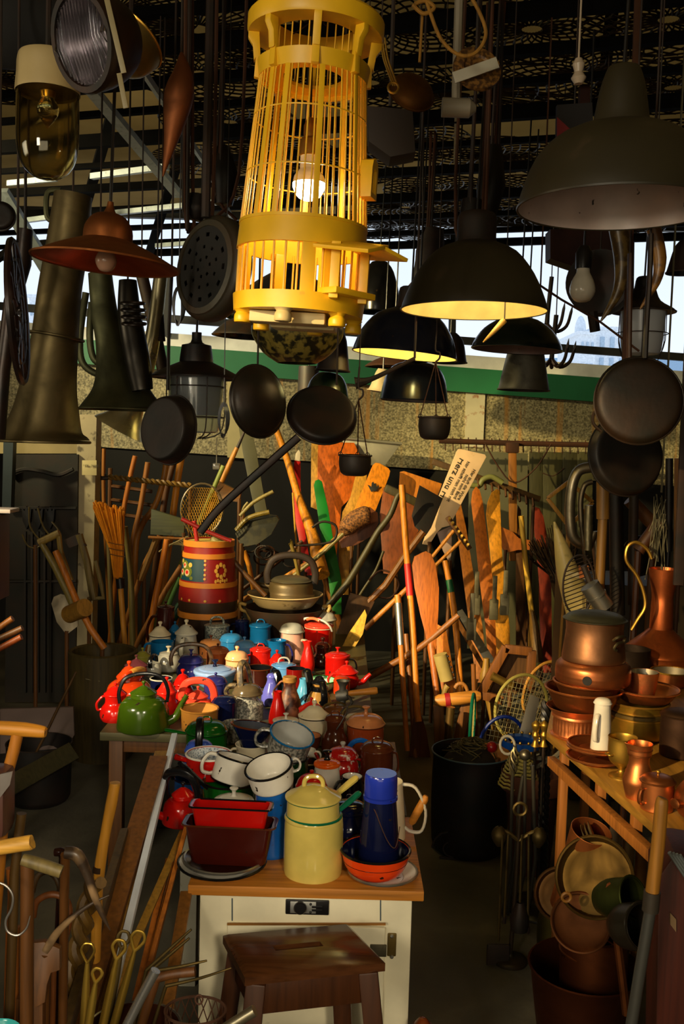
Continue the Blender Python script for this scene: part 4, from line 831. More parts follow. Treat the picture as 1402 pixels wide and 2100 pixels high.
# rope the cage hangs from
hp = ORG + Vector((.042, 0, zt1)); e = thing('hanging_chain', 'dark chain from which the yellow bird cage hangs', 'chain', hp + Vector((0, 0, .0)))
g = G()
for i in range(26):
    M = Matrix.Translation(hp + Vector((0, 0, .012 + i * .024))) @ Matrix.Rotation(R(90 * (i % 2)), 4, 'Z'); g.tube([M @ Vector((.007 * math.cos(t * .785), 0, .016 * math.sin(t * .785))) for t in range(8)], .0022, 5, True)
part('links', g, IRON, e, world=True)
g = G()
for t in range(4):
    aa = R(45 + 90 * t); g.tube([hp + Vector((0, 0, .02)), ORG + Vector((.04 + 100 * K * math.cos(aa), 100 * K * math.sin(aa), zt1 + .004))], .0015, 5)
part('sling', g, IRON, e, world=True)
# ------------------------------------------------------------------ hanging lamps
def milk():
    if 'milk' in _M: return _M['milk']
    m = bpy.data.materials.new('milk_glass'); m.use_nodes = True; n = m.node_tree; n.nodes.clear(); o = n.nodes.new('ShaderNodeOutputMaterial'); x = n.nodes.new('ShaderNodeMixShader'); a = n.nodes.new('ShaderNodeBsdfTranslucent'); d = n.nodes.new('ShaderNodeBsdfPrincipled')
    a.inputs[0].default_value = rgb(240, 244, 250); d.inputs['Base Color'].default_value = rgb(226, 228, 228); d.inputs['Roughness'].default_value = .25; x.inputs[0].default_value = .4
    n.links.new(a.outputs[0], x.inputs[1]); n.links.new(d.outputs[0], x.inputs[2]); n.links.new(x.outputs[0], o.inputs[0]); _M['milk'] = m; return m
def hangcord(p, top=3.1, r=.004, m=None, e=None, hook=True):
    g = G(); q = Vector((p[0], p[1], top)); g.tube([p, p.lerp(q, .5), q], r, 6); return part('cord', g, m or BLKPLASTIC, e, world=True)
def shade(label, px, py, w, Y, prof, outer, inner, bulb=None, tilt=0, neck=None, name='pendant_lamp', cat='lamp', cordm=None, lit=0, litcol=(1, .78, .36), tipx=0, top=3.1, seg=56, topm=None):
    """profile from rim upward in pixels (r, z); bulb=(drop px, size px, material)"""
    k = KM(px, py, Y); c = W(px, py, Y); el = math.atan2(c.z - EYE, Y); u = k / max(.8, math.cos(el))
    e = thing(name, label, cat, c, rot=(R(tipx), R(tilt), 0))
    P = cat_prof([(r * k, z * u) for r, z in prof]); t = .0025
    part('shade', G().lathe(P + ([(0, P[-1][1])] if P[-1][0] > 0 else []), seg), outer, e)
    I = [(max(0, r - t), z - (t if z > 5 * u else 0)) for r, z in P]
    part('lining', G().lathe(I, seg), inner, e)
    r0 = P[0][0]; part('rim', G().lathe([(r0 - t, 0), (r0 - t * .5, -.002), (r0 + .002, -.002), (r0 + .003, .002), (r0, .003)], seg), outer, e)
    zt = P[-1][1]
    if neck: part('neck', G().lathe(cat_prof([(r * k, zt + z * u) for r, z in neck]) , 28, caps=True), topm or outer, e); zt += neck[-1][1] * u
    if bulb:
        b = G(); s = bulb[1] * k / 2; z = bulb[0] * u; b.lathe(cat_prof([(0, z - s), (s * .6, z - s * .8), (s, z), (s * .8, z + s * .7), (s * .45, z + s * 1.2), (s * .42, z + s * 1.9)]), 24); part('bulb', b, bulb[2], e)
        b = G(); b.tube([(0, 0, z + s * 1.8), (0, 0, max(z + s * 2.6, P[-1][1] - .01))], s * .5, 12); part('socket', b, BLKPLASTIC, e)
    if lit:
        l = bpy.data.lights.new('lamp_light', 'POINT'); l.energy = lit; l.color = litcol; l.shadow_soft_size = .03
        o = bpy.data.objects.new('lamp_light', l); COL.objects.link(o); o.parent = e; o.location = (0, 0, P[-1][1] * .35)
    ct = e.matrix_world if False else None
    d = Matrix.Rotation(R(tilt), 4, 'Y') @ Vector((0, 0, zt)); g = G(); g.tube([c + d, Vector(((c + d).x + .02, Y + .02, max(top, c.z + .3)))], .004, 6); g.shift(-c)
    o = bpy.data.objects.new('cord', mesh_of('cord', g, cordm or BLKPLASTIC)); COL.objects.link(o); o.parent = e; o.matrix_parent_inverse = Euler((R(tipx), R(tilt), 0)).to_matrix().to_4x4().inverted()
    return e
OLGREY = paint((50, 44, 28), 0.45, (60, 50, 34), 5, .66); DNAVY = enamel((16, 20, 34), rough=.22); DGRN = enamel((16, 26, 18), rough=.25); PINKW = enamel((196, 176, 168), rough=.3); CREAMIN = enamel((232, 206, 140), False, .3); BULBOFF = glass((240, 236, 226), .25); BULBW = enamel((214, 206, 188), False, .2)
shade('big olive grey pendant lamp with white inside at the right edge', 1265, 428, 404, 2.2, [(202, 0), (196, 30), (170, 95), (125, 138), (64, 160), (64, 160)], OLGREY, PINKW, neck=[(64, -4), (58, 0), (46, 70), (34, 108), (28, 114)], bulb=(92, 56, BULBW))
shade('large dark pendant lamp with yellow lit inside, second from the right', 971, 637, 298, 2.85, [(149, 0), (143, 22), (120, 72), (84, 116), (40, 136), (40, 136)], OLGREY, CREAMIN, neck=[(42, -2), (40, 10), (40, 44), (34, 58), (14, 62)], lit=7, bulb=(62, 50, glow((255, 220, 150), 3)), topm=IRON)
shade('dark navy pendant lamp with bright yellow inside below the cage', 829, 728, 214, 3.7, [(107, 0), (104, 14), (92, 46), (66, 78), (30, 94), (30, 94)], DNAVY, CREAMIN, tilt=4.5, neck=[(30, -2), (26, 14), (24, 40), (10, 44)], lit=7, litcol=(1, .85, .3), bulb=(46, 38, glow((255, 226, 150), 3)), topm=IRON)
shade('dark green pendant lamp with dull pink inside behind the hooks', 1059, 717, 185, 4.4, [(92, 0), (88, 14), (70, 40), (40, 60), (18, 64), (18, 64)], DGRN, enamel((120, 92, 84), rough=.4), tilt=2, neck=[(20, -2), (16, 10), (14, 30), (6, 34)])
shade('deep navy pendant lamp hanging low above the small iron kettle', 848, 822, 140, 4.2, [(70, 0), (68, 14), (62, 44), (48, 68), (26, 78), (26, 78)], DNAVY, enamel((120, 106, 108), rough=.4), tilt=1.5, neck=[(26, -2), (16, 12), (8, 30), (3, 34)])
shade('grey zinc bucket shaped lamp shade hanging below the dark green lamp', 1073, 800, 106, 4.7, [(53, 0), (51, 6), (38, 72), (34, 78), (34, 78)], metal((130, 126, 112), .5, .5), iron((60, 56, 48)), neck=[(34, -2), (10, 6), (5, 20)], tilt=1)
shade('flat copper pendant lamp with frosted bulb on the left', 217, 540, 298, 2.3, [(149, 0), (140, 6), (95, 28), (50, 46), (50, 46), (48, 70), (34, 92), (14, 100), (14, 100)], metal((150, 88, 44), .4, .5), metal((196, 92, 40), .32, .5), tilt=4, bulb=(4, 44, enamel((170, 130, 106), False, .25)), neck=[(14, -2), (8, 10), (6, 22)])
shade('small dark bell shade hanging behind the black pan', 668, 826, 96, 4.0, [(48, 0), (46, 8), (38, 40), (24, 58), (10, 62), (10, 62)], DGRN, BLK, tilt=6)
shade('dark wide shade left of the wok', 402, 775, 190, 3.2, [(95, 0), (92, 4), (60, 20), (34, 32), (34, 32)], iron((26, 26, 28), .45), enamel((120, 110, 100), rough=.4), name='lantern', cat='lantern', neck=[(34, -2), (34, 6), (30, 34), (30, 34), (12, 40), (10, 60)])
lan = [o for o in COL.objects if o.name == 'lantern'][0]; k = KM(402, 775, 3.2)
lan['label'] = 'hanging lantern with white glass jar in a wire guard'
part('glass_jar', G().lathe(shell(cat_prof([(40 * k, -112 * k), (50 * k, -100 * k), (55 * k, -40 * k), (56 * k, 4 * k)]), .002), 32), glass((225, 232, 236), .12), lan, 'clear glass jar')
part('white_globe', G().lathe(cat_prof([(48 * k, -76 * k), (51 * k, -40 * k), (52 * k, 2 * k)]), 32), milk(), lan, 'milky white upper glass')
g = G()
for a in range(0, 360, 60):
    c, s = math.cos(R(a)), math.sin(R(a)); g.tube(smooth_path([(60 * k * c, 60 * k * s, 0), (60 * k * c, 60 * k * s, -70 * k), (50 * k * c, 50 * k * s, -112 * k), (14 * k * c, 14 * k * s, -124 * k)], 3), .0022, 5)
for z, r in ((-18, 60), (-80, 59)): g.tube([(r * k * math.cos(t * .2618), r * k * math.sin(t * .2618), z * k) for t in range(24)], .0022, 5, True)
part('wire_guard', g, IRON, lan)
shade('lantern at the right window', 1318, 640, 130, 4.0, [(65, 0), (60, 6), (34, 22), (24, 44), (24, 44)], iron((30, 28, 26), .5), enamel((110, 90, 80), rough=.4), name='lantern', cat='lantern', neck=[(24, -2), (20, 4), (16, 24), (6, 28)])
la2 = [o for o in COL.objects if o.name == 'lantern.001'][0]; k = KM(1318, 640, 4.0); la2['label'] = 'hanging lantern with pale glass in front of the right window'
part('glass_jar', G().lathe(shell(cat_prof([(30 * k, -86 * k), (40 * k, -76 * k), (46 * k, 0)]), .002), 28), milk(), la2, 'milky glass jar')
g = G()
for a in range(15, 375, 60):
    c, s = math.cos(R(a)), math.sin(R(a)); g.tube(smooth_path([(52 * k * c, 52 * k * s, 0), (52 * k * c, 52 * k * s, -60 * k), (40 * k * c, 40 * k * s, -96 * k)], 3), .002, 5)
g.tube([(52 * k * math.cos(t * .2618), 52 * k * math.sin(t * .2618), -44 * k) for t in range(24)], .002, 5, True); part('wire_guard', g, IRON, la2)
# mottled glass shade under the cage, other dark shades behind it
MOTT = speck((30, 28, 14), (120, 104, 44), 46, .35)
shade('mottled brown glass shade just below the bird cage', 610, 672, 190, 2.9, [(95, 0), (92, -20), (70, -52), (40, -72), (40, -72)][::-1], MOTT, MOTT, name='glass_shade', cat='lamp shade', seg=24)
shade('dark tin shade behind the mottled glass shade', 500, 690, 130, 4.6, [(65, 0), (62, 5), (40, 26), (20, 36), (20, 36)], iron((34, 32, 30), .5), BLK, tilt=2)
shade('dark conical shade peeking out right of the mottled glass', 682, 760, 70, 3.9, [(35, 0), (32, 14), (24, 62), (14, 84), (14, 84)], iron((36, 34, 36), .5), BLK, tilt=3)
shade('tall dark cylinder shade left behind the bell shade', 632, 806, 44, 4.8, [(22, 0), (22, 10), (21, 50), (20, 54), (20, 54)], iron((56, 54, 52), .5), BLK)
shade('dark cup shade behind the yellow lit lamp', 922, 744, 70, 4.6, [(35, 0), (33, 8), (26, 44), (12, 60), (12, 60)], iron((30, 28, 32), .5), BLK)
shade('small dark tin shade at the far right edge', 1400, 560, 68, 3.6, [(34, 0), (30, 14), (20, 50), (10, 64), (10, 64)], iron((40, 30, 26), .5), BLK)
shade('white enamel bell shade left of the deep navy lamp', 778, 803, 50, 4.5, [(25, 0), (21, 8), (15, 36), (11, 46), (11, 46)], enamel((226, 204, 160), rough=.4), WHITE, tilt=8)
shade('rusty dark shade behind the deep navy lamp', 806, 752, 114, 4.8, [(57, 0), (54, 4), (36, 14), (20, 20), (20, 20)], RUST, BLK)
shade('broad black shade added as dark clutter far behind the bird cage', 590, 650, 250, 5.2, [(125, 0), (118, 20), (80, 60), (30, 90), (30, 90)], BLK, BLK, tilt=-2, neck=[(30, -2), (30, 40), (20, 60)])  # added dark shape, stands in for black clutter before the window
shade('tall black shade added as dark clutter between the bird cage and the navy lit lamp', 775, 640, 90, 5.3, [(45, 0), (44, 30), (30, 80), (16, 100), (16, 100)], BLK, BLK)  # second added dark shape covering the bright window band
# glass jar lamp top left
k = KM(98, 180, 2.3); c = W(98, 185, 2.3); e = thing('jar_lamp', 'glass jar ship lamp with cream cap hanging at the upper left', 'lamp', c)
part('glass_jar', G().lathe(shell(cat_prof([(0, -180 * k), (28 * k, -174 * k), (52 * k, -150 * k), (62 * k, -110 * k), (63 * k, -40 * k), (62 * k, 4 * k)]), .003), 40), glass((226, 214, 170), .05), e)
part('cap', G().lathe(cat_prof([(64 * k, -6 * k), (65 * k, -4 * k), (62 * k, 30 * k), (60 * k, 60 * k), (50 * k, 72 * k), (0, 74 * k)]), 36), paint((182, 160, 110), .5), e, 'cream painted cap')
part('cap_base', G().lathe([(0, -2 * k), (61 * k, -2 * k)], 32), metal((150, 120, 60), .5), e)
part('bulb', G().lathe(cat_prof([(0, -78 * k), (4 * k, -72 * k), (20 * k, -50 * k), (22 * k, -34 * k), (12 * k, -14 * k), (12 * k, 0)]), 20), glass((240, 230, 200), .02), e); part('socket', G().lathe([(14 * k, -16 * k), (16 * k, -3 * k)], 16, caps=True), BRASS, e)
g = G(); g.tube([(0, 0, 74 * k), (0, .02, 3.1 - c.z)], .006, 6); part('hanger', g, IRON, e)
# ribbed headlamp and brass lamp above it
c = W(176, 84, 2.1); k = KM(176, 84, 2.1); e = thing('headlamp', 'big dark headlamp with ribbed lens at the top left', 'headlamp', c); M = Vector((-.62, -.72, -.30)).to_track_quat('Z', 'Y').to_matrix().to_4x4()
part('housing', G().lathe(cat_prof([(98 * k, 0), (100 * k, 10 * k), (94 * k, -40 * k), (70 * k, -90 * k), (30 * k, -110 * k), (0, -112 * k)]), 36, M), iron((14, 13, 12), .5), e)
part('rim', G().lathe([(84 * k, 4 * k), (86 * k, 14 * k), (98 * k, 14 * k), (102 * k, 4 * k), (100 * k, -6 * k)], 36, M), iron((16, 15, 12), .5), e)
g = G(); n = 17
for i in range(n):
    x = (-80 + 160 * i / (n - 1)) * k; L = math.sqrt(max(0, (82 * k) ** 2 - x * x)); g.tube([M @ Vector((x, -L, 8 * k)), M @ Vector((x, 0, 18 * k)), M @ Vector((x, L, 8 * k))], 5.2 * k, 6)
part('ribbed_lens', g, glass((210, 205, 215), .12), e); part('reflector', G().lathe(cat_prof([(84 * k, 2 * k), (60 * k, -30 * k), (20 * k, -52 * k), (0, -54 * k)]), 32, M), metal((190, 185, 180), .2, .7), e)
g = G(); g.tube([(0, .05, 60 * k), (.02, .05, 3.1 - c.z)], .01, 6); part('hanger', g, IRON, e)
c = W(268, 78, 2.5); k = KM(268, 78, 2.5); e = thing('brass_lamp', 'old brass reflector lamp with black socket beside the headlamp', 'lamp', c); M = Matrix.Rotation(R(32), 4, 'Y') @ Matrix.Rotation(R(160), 4, 'X')
part('reflector', G().lathe(cat_prof([(74 * k, 0), (74 * k, 3 * k), (66 * k, 40 * k), (40 * k, 66 * k), (14 * k, 74 * k), (0, 75 * k)]), 36, M), metal((176, 150, 84), .35, .45), e)
part('rim', G().tube([M @ Vector((74 * k * math.cos(t * .1745), 74 * k * math.sin(t * .1745), 0)) for t in range(36)], 3 * k, 6, True), BRASS, e)
part('socket', G().tube([M @ Vector((0, 0, 30 * k)), M @ Vector((10 * k, 0, -10 * k))], 14 * k, 14), BLKPLASTIC, e); g = G(); g.tube([(0, 0, 40 * k), (0, .02, 3.1 - c.z)], .006, 6); part('hanger', g, IRON, e)
g = G(); g.bar(W(218, -6, 2.0), W(254, 150, 2.0), .011, .003, .0008, up=(0, 1, 0)); g.bar(W(244, 150, 2.0), W(258, 222, 2.0), .010, .003, .0008, up=(0, 1, 0)); solo('metal_strap', g, paint((150, 136, 96), .5), 'pale punched metal strap hanging between headlamp and brass lamp', 'strap')
# loose frosted bulb with round drum housing, right of the hooks
c = W(1194, 590, 3.6); k = KM(1194, 590, 3.6); e = thing('light_bulb', 'unlit frosted bulb hanging in front of the dark drum by the window', 'light bulb', c)
part('bulb', G().lathe(cat_prof([(0, -30 * k), (16 * k, -26 * k), (26 * k, -8 * k), (22 * k, 14 * k), (14 * k, 30 * k), (13 * k, 40 * k)]), 24), BULBW, e); part('socket', G().lathe([(16 * k, 38 * k), (17 * k, 70 * k), (10 * k, 84 * k)], 20, caps=True), BLKPLASTIC, e); g = G(); g.tube([(0, 0, 80 * k), (0, 0, 3.1 - c.z)], .004, 6); part('cord', g, BLKPLASTIC, e)
# ------------------------------------------------------------------ horns, pans, pots, hooks and grilles hanging from the roof
def cordto(e, p, top=3.1, r=.003, m=None, name='cord'):
    g = G(); p = Vector(p); g.tube([p, Vector((p.x, p.y + .01, top))], r, 6); part(name, g, m or IRON, e, world=True)
def sweep(name, label, cat, path, radii, Y, mat, n=5, seg=32, pname='tube', e=None, group=None, rim=None):
    """tube whose radius (pixels) varies along a pixel path: horns, bells, cones"""
    P = Wl(path, Y); k = KM(path[0][0], path[0][1], path[0][2] if len(path[0]) > 2 else Y)
    pts = smooth_path(P, n); m = len(pts); rr = smooth_path([(r * k, 0, 0) for r in radii], n); R_ = [max(.0008, v.x) for v in rr]
    e = e or thing(name, label, cat, P[-1], group)
    g = G(); g.tube(pts, R_, seg); 
    g.f = [f for f in g.f if len(f) == 4]                      # open ends
    gi = [max(.0005, r - .002) for r in R_]; h = G(); h.tube(pts, gi, seg); h.f = [f for f in h.f if len(f) == 4]; g.add(h.v, h.f)
    part(pname, g, mat, e, world=True)
    return e, pts, R_
HORNM = metal((112, 98, 66), .42, .5); HORN2 = metal((100, 100, 72), .5, .5)
e, p, r = sweep('brass_horn', 'huge dull brass horn bell hanging mouth down at the left', 'horn', [(150, 400), (138, 500), (122, 600), (112, 700), (100, 790), (94, 850), (90, 884), (90, 904)], [38, 42, 44, 48, 57, 69, 80, 93], 2.7, HORNM, pname='bell', seg=44)
g = G(); c = p[-1]; k = KM(92, 906, 2.7); g.tube([c + Vector((92 * k * math.cos(t * .1571), 92 * k * math.sin(t * .1571), -.002)) for t in range(40)], .004, 6, True); part('rim', g, HORNM, e, world=True)
g = G(); c = W(116, 690, 2.7); g.tube([c + Vector((53 * k * math.cos(t * .2244), 53 * k * math.sin(t * .2244), .02 * math.cos(t * .2244) * -.5)) for t in range(28)], .004, 6, True); part('ferrule', g, HORNM, e, world=True); cordto(e, p[0] + Vector((0, 0, -.02)))
for lab, path in (('loop', [(125, 390), (98, 395), (96, 440), (108, 452), (128, 440)]), ('loop', [(160, 470), (205, 470), (212, 520), (190, 545)])):
    g = G(); g.tube(smooth_path(Wl(path, 2.75), 5), .008, 8); part('tubing', g, HORN2, e, world=True)
e, p, r = sweep('brass_horn', 'greenish brass horn bell hanging right of the huge horn', 'horn', [(205, 560), (214, 640), (228, 700), (240, 760), (246, 800), (248, 838)], [24, 27, 32, 44, 60, 88], 3.1, HORN2, pname='bell', seg=44); cordto(e, p[0])
k = KM(248, 838, 3.1); g = G(); g.tube([p[-1] + Vector((88 * k * math.cos(t * .1571), 88 * k * math.sin(t * .1571), -.002)) for t in range(40)], .003, 6, True); part('rim', g, HORN2, e, world=True)
for path in ([(176, 600), (164, 690), (170, 745), (205, 768), (232, 752)], [(228, 610), (230, 690), (212, 740), (192, 735), (184, 690), (188, 620)]):
    g = G(); g.tube(smooth_path(Wl(path, 3.12), 6), .011, 10); part('tubing', g, HORN2, e, world=True)
e, p, r = sweep('brass_horn', 'bright steel horn bell half hidden behind the round black pan', 'horn', [(330, 560), (312, 700), (285, 800), (262, 850), (246, 880)], [14, 16, 20, 32, 58], 3.5, metal((200, 190, 150), .2, .6), pname='bell', seg=40); cordto(e, p[0])
e, p, r = sweep('tuba_tube', 'dark silvery bundle of horn tubing below the copper lamp', 'horn', [(262, 575), (266, 650), (282, 740), (292, 800)], [18, 24, 26, 22], 3.0, metal((70, 66, 60), .25, .35)); cordto(e, p[0])
for i in range(4):
    g = G(); c = W(272 + i * 1, 622 + i * 14, 2.9); k = KM(272, 640, 2.9); g.tube([c + Vector((24 * k * math.cos(t * .349), 24 * k * math.sin(t * .349), 5 * k * math.sin(t * .349))) for t in range(18)], .004, 6, True); part('valve_loop', g, iron((30, 28, 26), .3), e, world=True)
for lab, path, rr, Y, m in (('dark trombone slide tube hanging beside the wok', [(345, 560), (341, 700), (337, 800)], .010, 2.6, IRON), ('dark slanted pole behind the copper lamp', [(290, 560), (318, 680), (334, 760)], .022, 3.6, iron((30, 28, 24))), ('thin upright iron rod left of the drum', [(322, 580), (330, 700)], .016, 3.5, iron((26, 24, 22)))):
    g = G(); P = Wl(path, Y); g.tube(smooth_path(P, 4), rr, 10); g.tube([P[0], Vector((P[0].x, P[0].y, 3.1))], .003, 5)
    if not lab.startswith('dark trombone'): solo('iron_pole', g, m, lab, 'pole')
# round perforated drum lamp
c = W(420, 548, 2.6); k = KM(420, 548, 2.6); e = thing('drum_lamp', 'round dark drum with pierced disc front left of the cage', 'lamp', c); M = Matrix.Rotation(R(-46), 4, 'Z') @ Matrix.Rotation(R(86), 4, 'X')
part('drum', G().lathe(cat_prof([(0, -60 * k), (70 * k, -58 * k), (104 * k, -40 * k), (108 * k, -10 * k), (96 * k, 0)]), 40, M), iron((46, 42, 30), .5, .2), e)
part('rim', G().lathe([(82 * k, -2 * k), (84 * k, 6 * k), (96 * k, 4 * k), (98 * k, -4 * k)], 40, M), iron((70, 66, 54), .4), e)
def pierced(r, n=0):
    bm = bmesh.new(); g = G(); vs = []; fs = []
    rings = [0.001, .2 * r, .28 * r, .46 * r, .54 * r, .74 * r, .84 * r, r]; seg = 36
    for q in rings:
        for t in range(seg): vs.append((q * math.cos(2 * math.pi * t / seg), q * math.sin(2 * math.pi * t / seg), 0))
    for i in range(len(rings) - 1):
        for t in range(seg):
            if (i == 1 and t % 6 in (0, 1)) or (i == 3 and t % 4 == 1) or (i == 5 and t % 3 == 2): continue
            fs.append((i * seg + t, i * seg + (t + 1) % seg, (i + 1) * seg + (t + 1) % seg, (i + 1) * seg + t))
    g.add(vs, fs); g.add([(x, y, z - .002) for x, y, z in vs], [f[::-1] for f in fs]); bm.free(); return g
g = pierced(84 * k); h = G(); h.add(g.v, g.f, M @ Matrix.Translation((0, 0, 3 * k))); part('pierced_disc', h, iron((30, 30, 28), .6, .05), e, 'grey pierced disc')
g = G(); g.tube([(0, 0, 100 * k), (0, .03, 3.1 - c.z)], .012, 8); part('hanger', g, IRON, e)
# copper cone
e, p, r = sweep('copper_cone', 'long copper cone hanging point down in front of the roof', 'cone', [(372, 108), (374, 150), (366, 200), (352, 280), (334, 362)], [3, 20, 30, 16, 1.5], 2.3, metal((140, 84, 50), .5, .5), pname='shell'); cordto(e, p[0])
# pans
def hangpan(name, label, cat, px, py, rx, Y, yaw, mat, depth=30, handle=None, tiltx=82, hm=None, rimm=None, hw=.012, top=True, bulge=0):
    """round pan seen from its bottom: disc radius rx px, turned yaw degrees"""
    c = W(px, py, Y); k = KM(px, py, Y); e = thing(name, label, cat, c)
    M = Matrix.Rotation(R(yaw), 4, 'Z') @ Matrix.Rotation(R(tiltx), 4, 'X')
    P = cat_prof([(0, bulge * k), (rx * .45 * k, bulge * .8 * k), (rx * .78 * k, bulge * .25 * k), (rx * .9 * k, -2 * k), (rx * .96 * k, -depth * .5 * k), (rx * k, -depth * k), (rx * k, -depth * k), (rx * .97 * k, -depth * k)])
    part('pan', G().lathe(P + [(max(0, a - .003), b - .003) for a, b in P[::-1]], 44, M), mat, e)
    part('rim', G().tube([M @ Vector((rx * k * math.cos(t * .1571), rx * k * math.sin(t * .1571), -depth * k)) for t in range(40)], .003, 6, True), rimm or mat, e)
    if handle:
        pts = Wl(handle, Y + .02); g = G(); g.bar(pts[0], pts[-1], hw * 1.7, hw * .7, .002, up=(0, 1, 0)) if len(pts) == 2 else g.tube(smooth_path(pts, 4), hw, 8, flat=.6); part('handle', g, hm or mat, e, world=True)
    return e
DKPAN = iron((20, 18, 14), .5, .1); OLPAN = iron((30, 25, 14), .5, .2)
e = hangpan('frying_pan', 'round black pan hanging in front of the bright horn bell', 'pan', 330, 878, 72, 2.6, -38, DKPAN, 30, [(345, 800), (346, 690), (352, 560)], 84, hw=.008); cordto(e, W(352, 560, 2.62))
e = hangpan('wok', 'dark round wok hanging under the cage on the left side', 'wok', 536, 822, 75, 2.7, 46, iron((34, 30, 22), .42, .15), 10, None, 84, bulge=26); cordto(e, W(528, 758, 2.72)); 
e = hangpan('frying_pan', 'dark pan with very long handle slanting down to the left', 'pan', 662, 842, 72, 2.8, 10, iron((20, 18, 15), .5, .2), 16, [(612, 896), (540, 960), (452, 1040), (410, 1092)], 56, hw=.012); cordto(e, W(690, 790, 2.82))
e = hangpan('frying_pan', 'big round olive pan hanging at the right edge', 'pan', 1312, 820, 90, 2.4, -6, OLPAN, 14, [(1322, 735), (1326, 650), (1332, 560), (1334, 480)], 84, hw=.011, bulge=4); cordto(e, W(1334, 480, 2.42))
k = KM(1225, 850, 2.4); g = G(); g.tube(smooth_path(Wl([(1236, 832), (1218, 846), (1216, 868), (1232, 884)], 2.44), 4), .004, 6); part('grip', g, OLPAN, e, world=True)
e = hangpan('frying_pan', 'black pan hanging behind and below the big olive pan', 'pan', 1292, 932, 84, 2.8, 14, DKPAN, 20, [(1288, 850), (1290, 640), (1292, 520)], 82, hw=.013, hm=wood((70, 40, 24))); cordto(e, W(1292, 520, 2.82))
# small iron cauldrons on chains
def cauldron(label, px, py, w, h, Y, apex, hook=None):
    k = KM(px, py, Y); c = W(px, py, Y); e = thing('iron_cauldron', label, 'pot', c)
    part('pot', G().lathe(shell(cat_prof([(.55 * w / 2 * k, -h * k), (.86 * w / 2 * k, -.86 * h * k), (1.0 * w / 2 * k, -.45 * h * k), (.98 * w / 2 * k, 0)]), .003), 36), iron((44, 40, 34), .55, .15), e)
    part('rim', G().tube([(w * .5 * k * math.cos(t * .1745), w * .5 * k * math.sin(t * .1745), 0) for t in range(36)], .0035, 6, True), iron((40, 36, 30), .5), e)
    a = W(apex[0], apex[1], Y)
    for t in (200, 320, 80):
        q = c + Vector((w * .49 * k * math.cos(R(t)), w * .49 * k * math.sin(R(t)), .004)); g = G(); n = 14
        for i in range(n):
            s0 = q.lerp(a, i / n); s1 = q.lerp(a, (i + 1.15) / n); d = (s1 - s0); g.tube([s0, s0.lerp(s1, .5), s1], [.0016, .0022, .0016], 5)
        part('chain', g, RUST, e, world=True)
        g = G(); g.tube([q + Vector((.006 * math.cos(u * .785), 0, .006 * math.sin(u * .785))) for u in range(8)], .0015, 5, True); part('ear_ring', g, IRON, e, world=True)
    g = G(); g.tube(smooth_path([a, a + Vector((.012, 0, .012)), a + Vector((.012, 0, .03)), a + Vector((-.002, 0, .04)), Vector((a.x, a.y, a.z + .1))], 4), .003, 6); part('hook', g, IRON, e, world=True); cordto(e, a + Vector((0, 0, .1)), r=.002); return e
cauldron('small black cauldron hanging in front of the big orange board', 728, 934, 66, 42, 3.0, (735, 820))
cauldron('small black cauldron hanging in front of the granite wall', 891, 856, 66, 46, 3.2, (893, 742))
# hook arms that carry them
for lab, path, Y in (('dark ladle shaped iron arm above the left cauldron', [(728, 786), (760, 778), (820, 750), (850, 735)], 3.05),):
    g = G(); g.tube(smooth_path(Wl(path, Y), 4), [.02, .008, .006, .006], 8); q = W(850, 735, Y); g.tube([q, Vector((q.x, q.y, 3.1))], .004, 6); solo('iron_ladle', g, IRON, lab, 'ladle')
# grapnel anchors by the right window
def grapnel(label, cx, cy, s, Y, tilt):
    k = KM(cx, cy, Y); c = W(cx, cy, Y); e = thing('grapnel', label, 'anchor', c); g = G(); g.tube([(0, 0, 0), (s * .1 * k, 0, s * 1.5 * k)], .012, 8); part('shank', g, IRON, e)
    for a in (0, 75, 150, 215, 300):
        q, w = math.cos(R(a)), math.sin(R(a)); pts = smooth_path([(0, 0, .01), (q * s * .3 * k, w * s * .3 * k, -.03), (q * s * .62 * k, w * s * .62 * k, 0), (q * s * .75 * k, w * s * .75 * k, s * .45 * k)], 4)
        g = G(); g.tube(pts, [.011, .01, .009, .008], 7); t = pts[-1]; g.tube([t + Vector((-q * .01, -w * .01, -.03)), t + Vector((0, 0, 0)), t + Vector((q * .006, w * .006, .035))], [.004, .018, .002], 6, flat=.4); part('fluke', g, iron((30, 26, 22), .5, .3), e)
    cordto(e, c + Vector((s * .1 * k, 0, s * 1.5 * k))); return e
grapnel('black grapnel anchor hanging lowest by the right window', 1130, 740, 62, 5.0, 0)
grapnel('black grapnel anchor hanging above the other one', 1120, 668, 66, 5.3, 0)
# round dark drum behind the frosted bulb
c = W(1228, 580, 3.8); k = KM(1228, 580, 3.8); e = thing('iron_drum', 'round black drum behind the unlit frosted bulb', 'drum', c); M = Matrix.Rotation(R(-25), 4, 'Z') @ Matrix.Rotation(R(86), 4, 'X')
part('drum', G().lathe(cat_prof([(0, -50 * k), (50 * k, -48 * k), (64 * k, -30 * k), (66 * k, 10 * k), (60 * k, 14 * k), (20 * k, 18 * k), (0, 18 * k)]), 36, M), iron((32, 28, 26), .5, .25), e); cordto(e, c + Vector((0, 0, .08)))
g = G(); g.tube(Wl([(1214, 640), (1220, 680)], 3.7), .02, 8); part('leg', g, IRON, e, world=True)
g = G(); g.prism(Wl([(1128, 470), (1250, 468), (1262, 560), (1180, 548), (1128, 530)], 4.1), (0, .1, 0)); q = W(1190, 470, 4.1); g.bar(q, Vector((q.x, q.y + .05, 3.1)), .04, .04); solo('iron_bracket', g, iron((44, 18, 14), .6, .3), 'dark red iron bracket above the round black drum', 'bracket')
